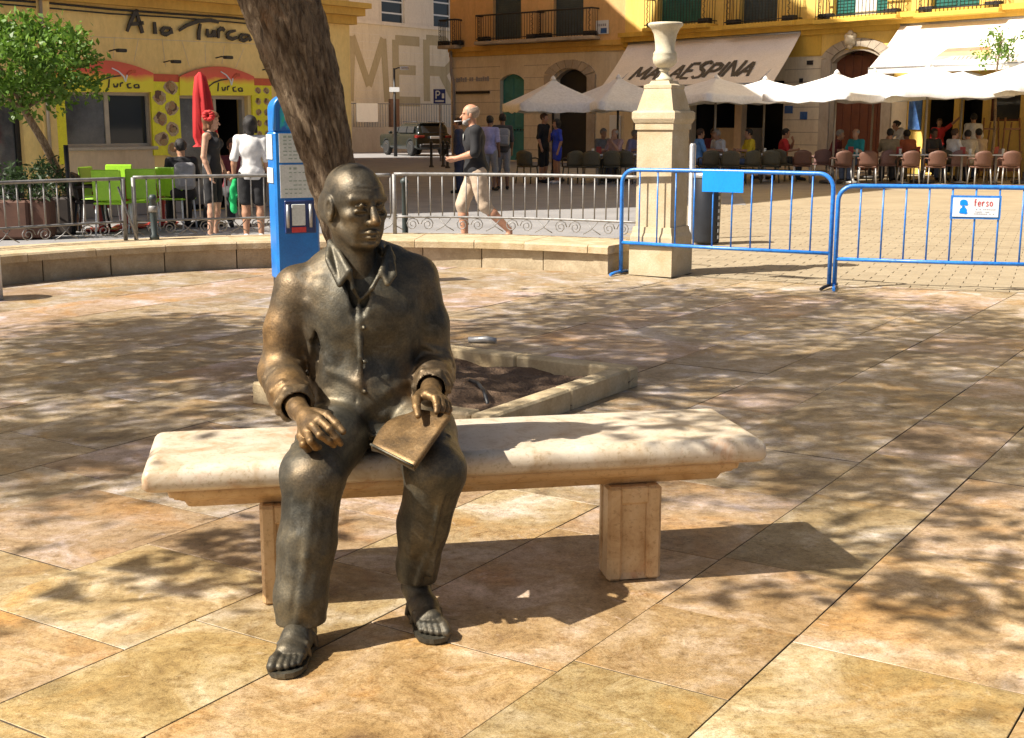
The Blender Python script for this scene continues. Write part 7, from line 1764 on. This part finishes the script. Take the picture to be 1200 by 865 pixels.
# ================================================================== KEBAB SHOP FURNITURE
MAT['red_table'] = mk('red_table_paint', (.42, .03, .02), (.34, .025, .02), 5, .45)
def limechair():
    t = thing('plastic_chair', 'x', 'chair', (0, 0, 0)); MB().box((0, .2, .70), (.42, .03, .44), 0, Matrix.Rotation(R(-8), 3, 'X'), ch=.014).build('backrest', MAT['lime'], t); MB().box((0, 0, .445), (.43, .42, .03), ch=.013).build('seat', MAT['lime'], t)
    for sx in (-1, 1):
        for sy in (-1, 1): MB().tube([(sx*.18, sy*.17, .44), (sx*.2, sy*.2, 0)], .014, 6).build('leg', MAT['white_sheet'], t)
    return t
for (x, Y, a), lb in zip(((127, 18.3, 178), (131, 20.2, 0), (163, 18.7, 190), (203, 19.4, 165), (113, 19.3, 80)), ('lime green chair nearest the railing, left of its pair', 'lime green chair behind the nearest one, under the window', 'lime green chair second from the left, before the red legged table', 'lime green chair beside the customer with the backpack', 'lime green chair turned sideways at the left table')): place('lime', limechair, at(x, Y), R(a), lb, 'lime green chairs at the kebab shop')
def redtable():
    t = thing('cafe_table', 'x', 'table', (0, 0, 0)); MB().box((0, 0, .735), (.66, .66, .03), ch=.012).build('tabletop', MAT['signblack'], t); MB().box((0, 0, .37), (.10, .10, .70)).build('pedestal', MAT['red_table'], t); MB().box((0, 0, .02), (.46, .46, .03), ch=.01).build('foot', MAT['red_table'], t)
    for k in range(2): MB().box((0, 0, .55-.2*k), (.24, .04, .05), k*.8).build('brace', MAT['red_table'], t)
    return t
for (x, Y), lb in zip(((113, 18.9), (146, 19.5), (184, 20.0)), ('red pedestal table at the left of the kebab shop chairs', 'red pedestal table between the two lime chair rows', 'red pedestal table below the dish photo board')): place('redtable', redtable, at(x, Y), R(8), lb, 'red tables at the kebab shop')
q = at(237, 19.9); t = thing('closed_parasol', 'tall closed red parasol standing in front of the kebab shop doorway', 'parasol', q)
za, zb_ = D(233, 86, 19.9).z, D(240, 172, 19.9).z; MB().tube([q, q+Vector((0, 0, za))], .025, 8).build('pole', MAT['white_paint'], t); MB().lathe([(.26, 0), (.26, .05), (.05, .09), (.04, .3)], q, 14).build('base', MAT['iron'], t)
mb = MB(); n = 24; vs = []; pr = [(.02, za+.02), (.09, za-.05), (.12, za-.30), (.155, za-.65), (.185, za-.95), (.15, zb_+.04), (.20, zb_)]
for j, (r, z) in enumerate(pr):
    for k in range(n): a = 2*math.pi*k/n; rr = r*(1+(.30 if j > 1 else .08)*(math.cos(a*6+j*.25)))*.92; vs.append((q.x+.05*(1-(z-zb_)/(za-zb_))+rr*math.cos(a), q.y+rr*math.sin(a), z))
mb.add(vs, [(j*n+k, (j+1)*n+k, (j+1)*n+(k+1) % n, j*n+(k+1) % n) for j in range(len(pr)-1) for k in range(n)], True); mb.build('folded_canopy', mk('red_parasol_cloth', (.48, .012, .015), (.36, .01, .012), 5, .8), t)
# ---- orange tree at the left, its stake and the planters below
q = at(84, 19.0); t = thing('orange_tree', 'small dense round headed green tree with slanting trunk at the left edge', 'tree', q)
mb = MB(); tk = [q, D(74, 214, 18.7), D(52, 168, 18.3), D(28, 128, 18.0), D(24, 85, 17.9)]; mb.tube(tk, [.075, .062, .056, .05, .03], 9)
for (x, y, Y) in ((-10, 60, 17.6), (60, 55, 18.2), (85, 95, 18.0), (10, 40, 18.4), (0, 110, 17.4)): mb.tube([tk[3], D(x, y, Y)], [.03, .01], 6)
mb.build('trunk', MAT['bark'], t); rl = random.Random(12); pts = []
for k in range(175):
    while True:
        d = Vector((rl.uniform(-1, 1), rl.uniform(-1, 1), rl.uniform(-1, 1)))
        if .25 < d.length < 1: break
    lob = 1+.16*math.sin(d.x*5+1)*math.cos(d.z*6)+.1*math.sin(d.y*7)
    d = d.normalized()*(d.length**.45)*lob
    c = D(22, 74, 18.0)+Vector((d.x*.93, d.y*.85, d.z*.60))
    px_, py_ = PX(c)
    if py_ > 122 and px_ > 30 and rl.random() < .6: continue
    for j in range(34): pts.append(c+Vector((rl.gauss(0, .10), rl.gauss(0, .10), rl.gauss(0, .075))))
leaf_cloud(pts, .05, MAT['leaf_orange'], 'crown', t, .5)
q0 = at(76, 18.3); o = MB().tube([q0, D(77, 170, 18.3)], .035, 8).build('tree_stake', MAT['wood_dark'] if 'wood_dark' in MAT else MAT['iron'], None, q0); tag(o, 'dark upright stake beside the slanting trunk of the orange tree', 'stake')
MAT['terracotta'] = mk('terracotta', (.12, .055, .034), (.085, .04, .026), 8, .8); MAT['dark_box'] = mk('dark_planter', (.06, .045, .035), (.04, .03, .025), 6, .7)
for x, Y, lb, mt, wd in ((-6, 17.6, 'terracotta trough of leafy shrubs cut by the left edge', 'terracotta', .8), (30, 17.7, 'terracotta trough of leafy shrubs left of the slanting trunk', 'terracotta', .55), (58, 18.4, 'dark square planter of low greenery beside the tree stake', 'dark_box', .5)):
    q = at(x, Y); t = thing('planter', lb, 'planter', q, 'planters before the kebab shop'); MB().box(q+Vector((0, 0, .27)), (wd, .42, .52), .1, ch=.03).build('box', MAT[mt], t)
    pts = []
    for k in range(26):
        c = q+Vector((rl.uniform(-wd/2, wd/2), rl.uniform(-.2, .2), (.56+rl.random()*.42)))
        for j in range(18): pts.append(c+Vector((rl.gauss(0, .06), rl.gauss(0, .06), rl.gauss(0, .07))))
    leaf_cloud(pts, .045, MAT['leaf_dark'], 'foliage', t, .3, seed=int(x)+40)
# shop guest's black chair
place('blackchair', lambda: chair(MAT['signblack'], MAT['iron']), at(101, 18.6), R(100), 'black armchair at the left table of the kebab shop', 'dark chairs at the kebab shop')

# ================================================================== PARKED CAR
MAT['carpaint'] = mk('dark_green_car_paint', (.012, .018, .016), (.010, .015, .013), 3, .18, spec=.7); MAT['tail'] = mk('red_tail_lamp', (.16, .006, .008), None, 4, .2); MAT['chrome'] = mk('chrome', (.6, .6, .6), None, 4, .15, metal=1.0); MAT['tyre'] = mk('tyre_rubber', (.018, .018, .018), None, 20, .85)
cq = at(486, 65.0); car = thing('parked_car', 'dark green estate car parked with its tail towards us before the cream church wall', 'car', (0, 0, 0))
V = Vol((-1.1, -2.5, .2), (1.1, 2.5, 1.8), .03)       # local: tail towards -Y
V.rbox((0, 0, .66), (.90, 2.28, .36), None, .16, .05); V.rbox((0, 1.5, .72), (.84, .75, .28), None, .14, .08)
V.rbox((0, -.45, 1.12), (.80, 1.72, .42), None, .34, .14); V.plane_cut((0, -2.28, .8), (0, -1, .12))
q_ = V.sub(V.lo, V.lo+V.n*V.h); sl_, X_, Y_, Z_ = q_
V.F[sl_] = np.maximum(V.F[sl_], ((np.abs(X_)-.93)+(Z_-1.0)*.28)); V.F[sl_] = np.maximum(V.F[sl_], (-Y_-2.12)+(Z_-1.0)*.42*(Z_ > 1.0)); V.F[sl_] = np.maximum(V.F[sl_], (Y_-.62)+(Z_-1.02)*1.5-10*(Z_ < 1.02))
for sy in (-1.38, 1.42):
    for sx in (-1, 1): V.cone((sx*.62, sy, .36), (sx*1.2, sy, .36), .40, .40, .02, True)
V.plane_cut((0, 0, .28), (0, 0, -1)); vv, qq = V.surf(); link('body', np_mesh('body', relax(vv, qq, 9), qq, MAT['carpaint']), car)
def cb(name, mat, c, s, ch=.02, par=car, rot=None): return MB().box(c, s, 0, rot, ch=ch).build(name, mat, par)
rt_ = Matrix.Rotation(R(-23), 3, 'X'); cb('rear_window', MAT['glass'], (0, -2.03, 1.22), (1.16, .05, .34), .01, car, rt_)
for sx in (-1, 1):
    r3 = Matrix.Rotation(R(-15.5)*sx, 3, 'Y')
    for k, (y0, y1) in enumerate(((-1.75, -1.0), (-.92, -.05), (.03, .55))): MB().box((sx*.835, (y0+y1)/2, 1.22), (.05, y1-y0, .30 if k < 2 else .24), 0, r3, ch=.01).build('side_window', MAT['glass'], car)
    MB().box((sx*.70, -2.225, .90), (.36, .06, .11), ch=.03).build('tail_light', MAT['tail'], car); MB().box((sx*.88, -2.05, .90), (.06, .34, .15), ch=.02).build('tail_light', MAT['tail'], car)
    MB().tube([(sx*.66, -1.7, 1.575), (sx*.66, -.1, 1.585)], .022, 6).build('roof_rail', MAT['iron'], car); MB().box((sx*1.0, .62, 1.08), (.2, .12, .14), ch=.04).build('mirror', MAT['carpaint'], car); MB().box((sx*.42, -2.285, .42), (.26, .05, .06), ch=.02).build('exhaust', MAT['iron'], car)
    for sy in (-1.38, 1.42):
        w_ = MB().lathe([(.20, -.11), (.33, -.11), (.355, -.08), (.355, .08), (.33, .11), (.20, .11)], (0, 0, 0), 20).build('wheel', MAT['tyre'], car); w_.location = (sx*.80, sy, .355); w_.rotation_euler = (0, math.pi/2, 0)
        rm_ = MB().lathe([(.02, -.05), (.215, -.112), (.23, -.10), (.23, .10), (.215, .112), (.06, .07), (.02, .075)], (0, 0, 0), 12).mesh('rim', MAT['chrome']); ro = link('rim', rm_, w_)
cb('number_plate', MAT['white_sheet'], (0, -2.262, .86), (.52, .02, .11), .006); cb('bumper', MAT['iron'], (0, -2.24, .46), (1.6, .12, .20), .05); cb('bumper_strip', MAT['steel'], (0, -2.29, .55), (1.3, .03, .04), .01); cb('spoiler', MAT['carpaint'], (0, -1.98, 1.52), (1.2, .25, .05), .02)
car.scale = (1.04,)*3; car.location = (cq.x, cq.y, 0); car.rotation_euler = (0, 0, R(29))
# ================================================================== STREET LAMP, PARKING SIGN, BOLLARDS
q = at(463, 62.5); t = thing('street_lamp', 'slim dark street lamp with one arm before the big painted letters', 'street lamp', q)
zt = D(463, 80, 62.5).z; MB().tube([q, q+Vector((0, 0, zt))], [.09, .05], 8).build('post', MAT['iron'], t); mb = MB(); mb.tube([q+Vector((0, 0, zt-.05)), q+Vector((.2, 0, zt+.02)), q+Vector((.4, 0, zt))], .035, 6); mb.build('arm', MAT['iron'], t); MB().box(q+Vector((.5, 0, zt)), (.45, .22, .16), ch=.05).build('lantern', MAT['steel'], t); MB().box(q+Vector((0, -.06, D(463, 105, 62.5).z)), (.48, .05, .22)).build('bracket_box', MAT['white_sheet'], t)
q = at(516, 54.5); t = thing('parking_sign', 'square blue traffic sign on a slim post left of the corner house', 'sign', q)
z0, z1 = D(515, 122, 54.5).z, D(515, 104, 54.5).z; MB().tube([q, q+Vector((0, 0, z1))], .04, 8).build('post', MAT['steel'], t)
sp = MB().box(q+Vector((-.02, -.06, (z0+z1)/2)), (.54, .03, z1-z0), ch=.008).build('plate', MAT['white_sheet'], t); MB().box(q+Vector((-.02, -.078, (z0+z1)/2)), (.49, .012, z1-z0-.05)).build('blue_panel', mk('sign_blue', (.01, .03, .22), None, 4, .4), sp)
mb = MB(); letters(mb, 'P', q+Vector((-.17, -.086, z0+.22)), (1, 0, 0), (0, 0, 1), .30, .17, 0, .05, (0, -1, 0), .004); mb.build('letter', MAT['white_sheet'], sp)
MB().box(q+Vector((.13, -.088, z0+.33)), (.10, .008, .2)).build('symbol', MAT['white_sheet'], sp); MB().box(q+Vector((-.02, -.088, z0+.12)), (.36, .008, .07)).build('symbol', MAT['white_sheet'], sp)
for x, Y, lb in ((505, 47, 'black street bollard left of the sign post'), (519, 47.5, 'black street bollard in line with the sign post'), (524, 46, 'black street bollard nearest the bearded man')):
    q = at(x, Y); t = thing('street_bollard', lb, 'bollard', q, 'black bollards beside the street'); MB().lathe([(.09, 0), (.09, .03), (.05, .08), (.045, .82), (.065, .84), (.065, .90), (.03, .95)], q, 10).build('post', MAT['iron'], t)
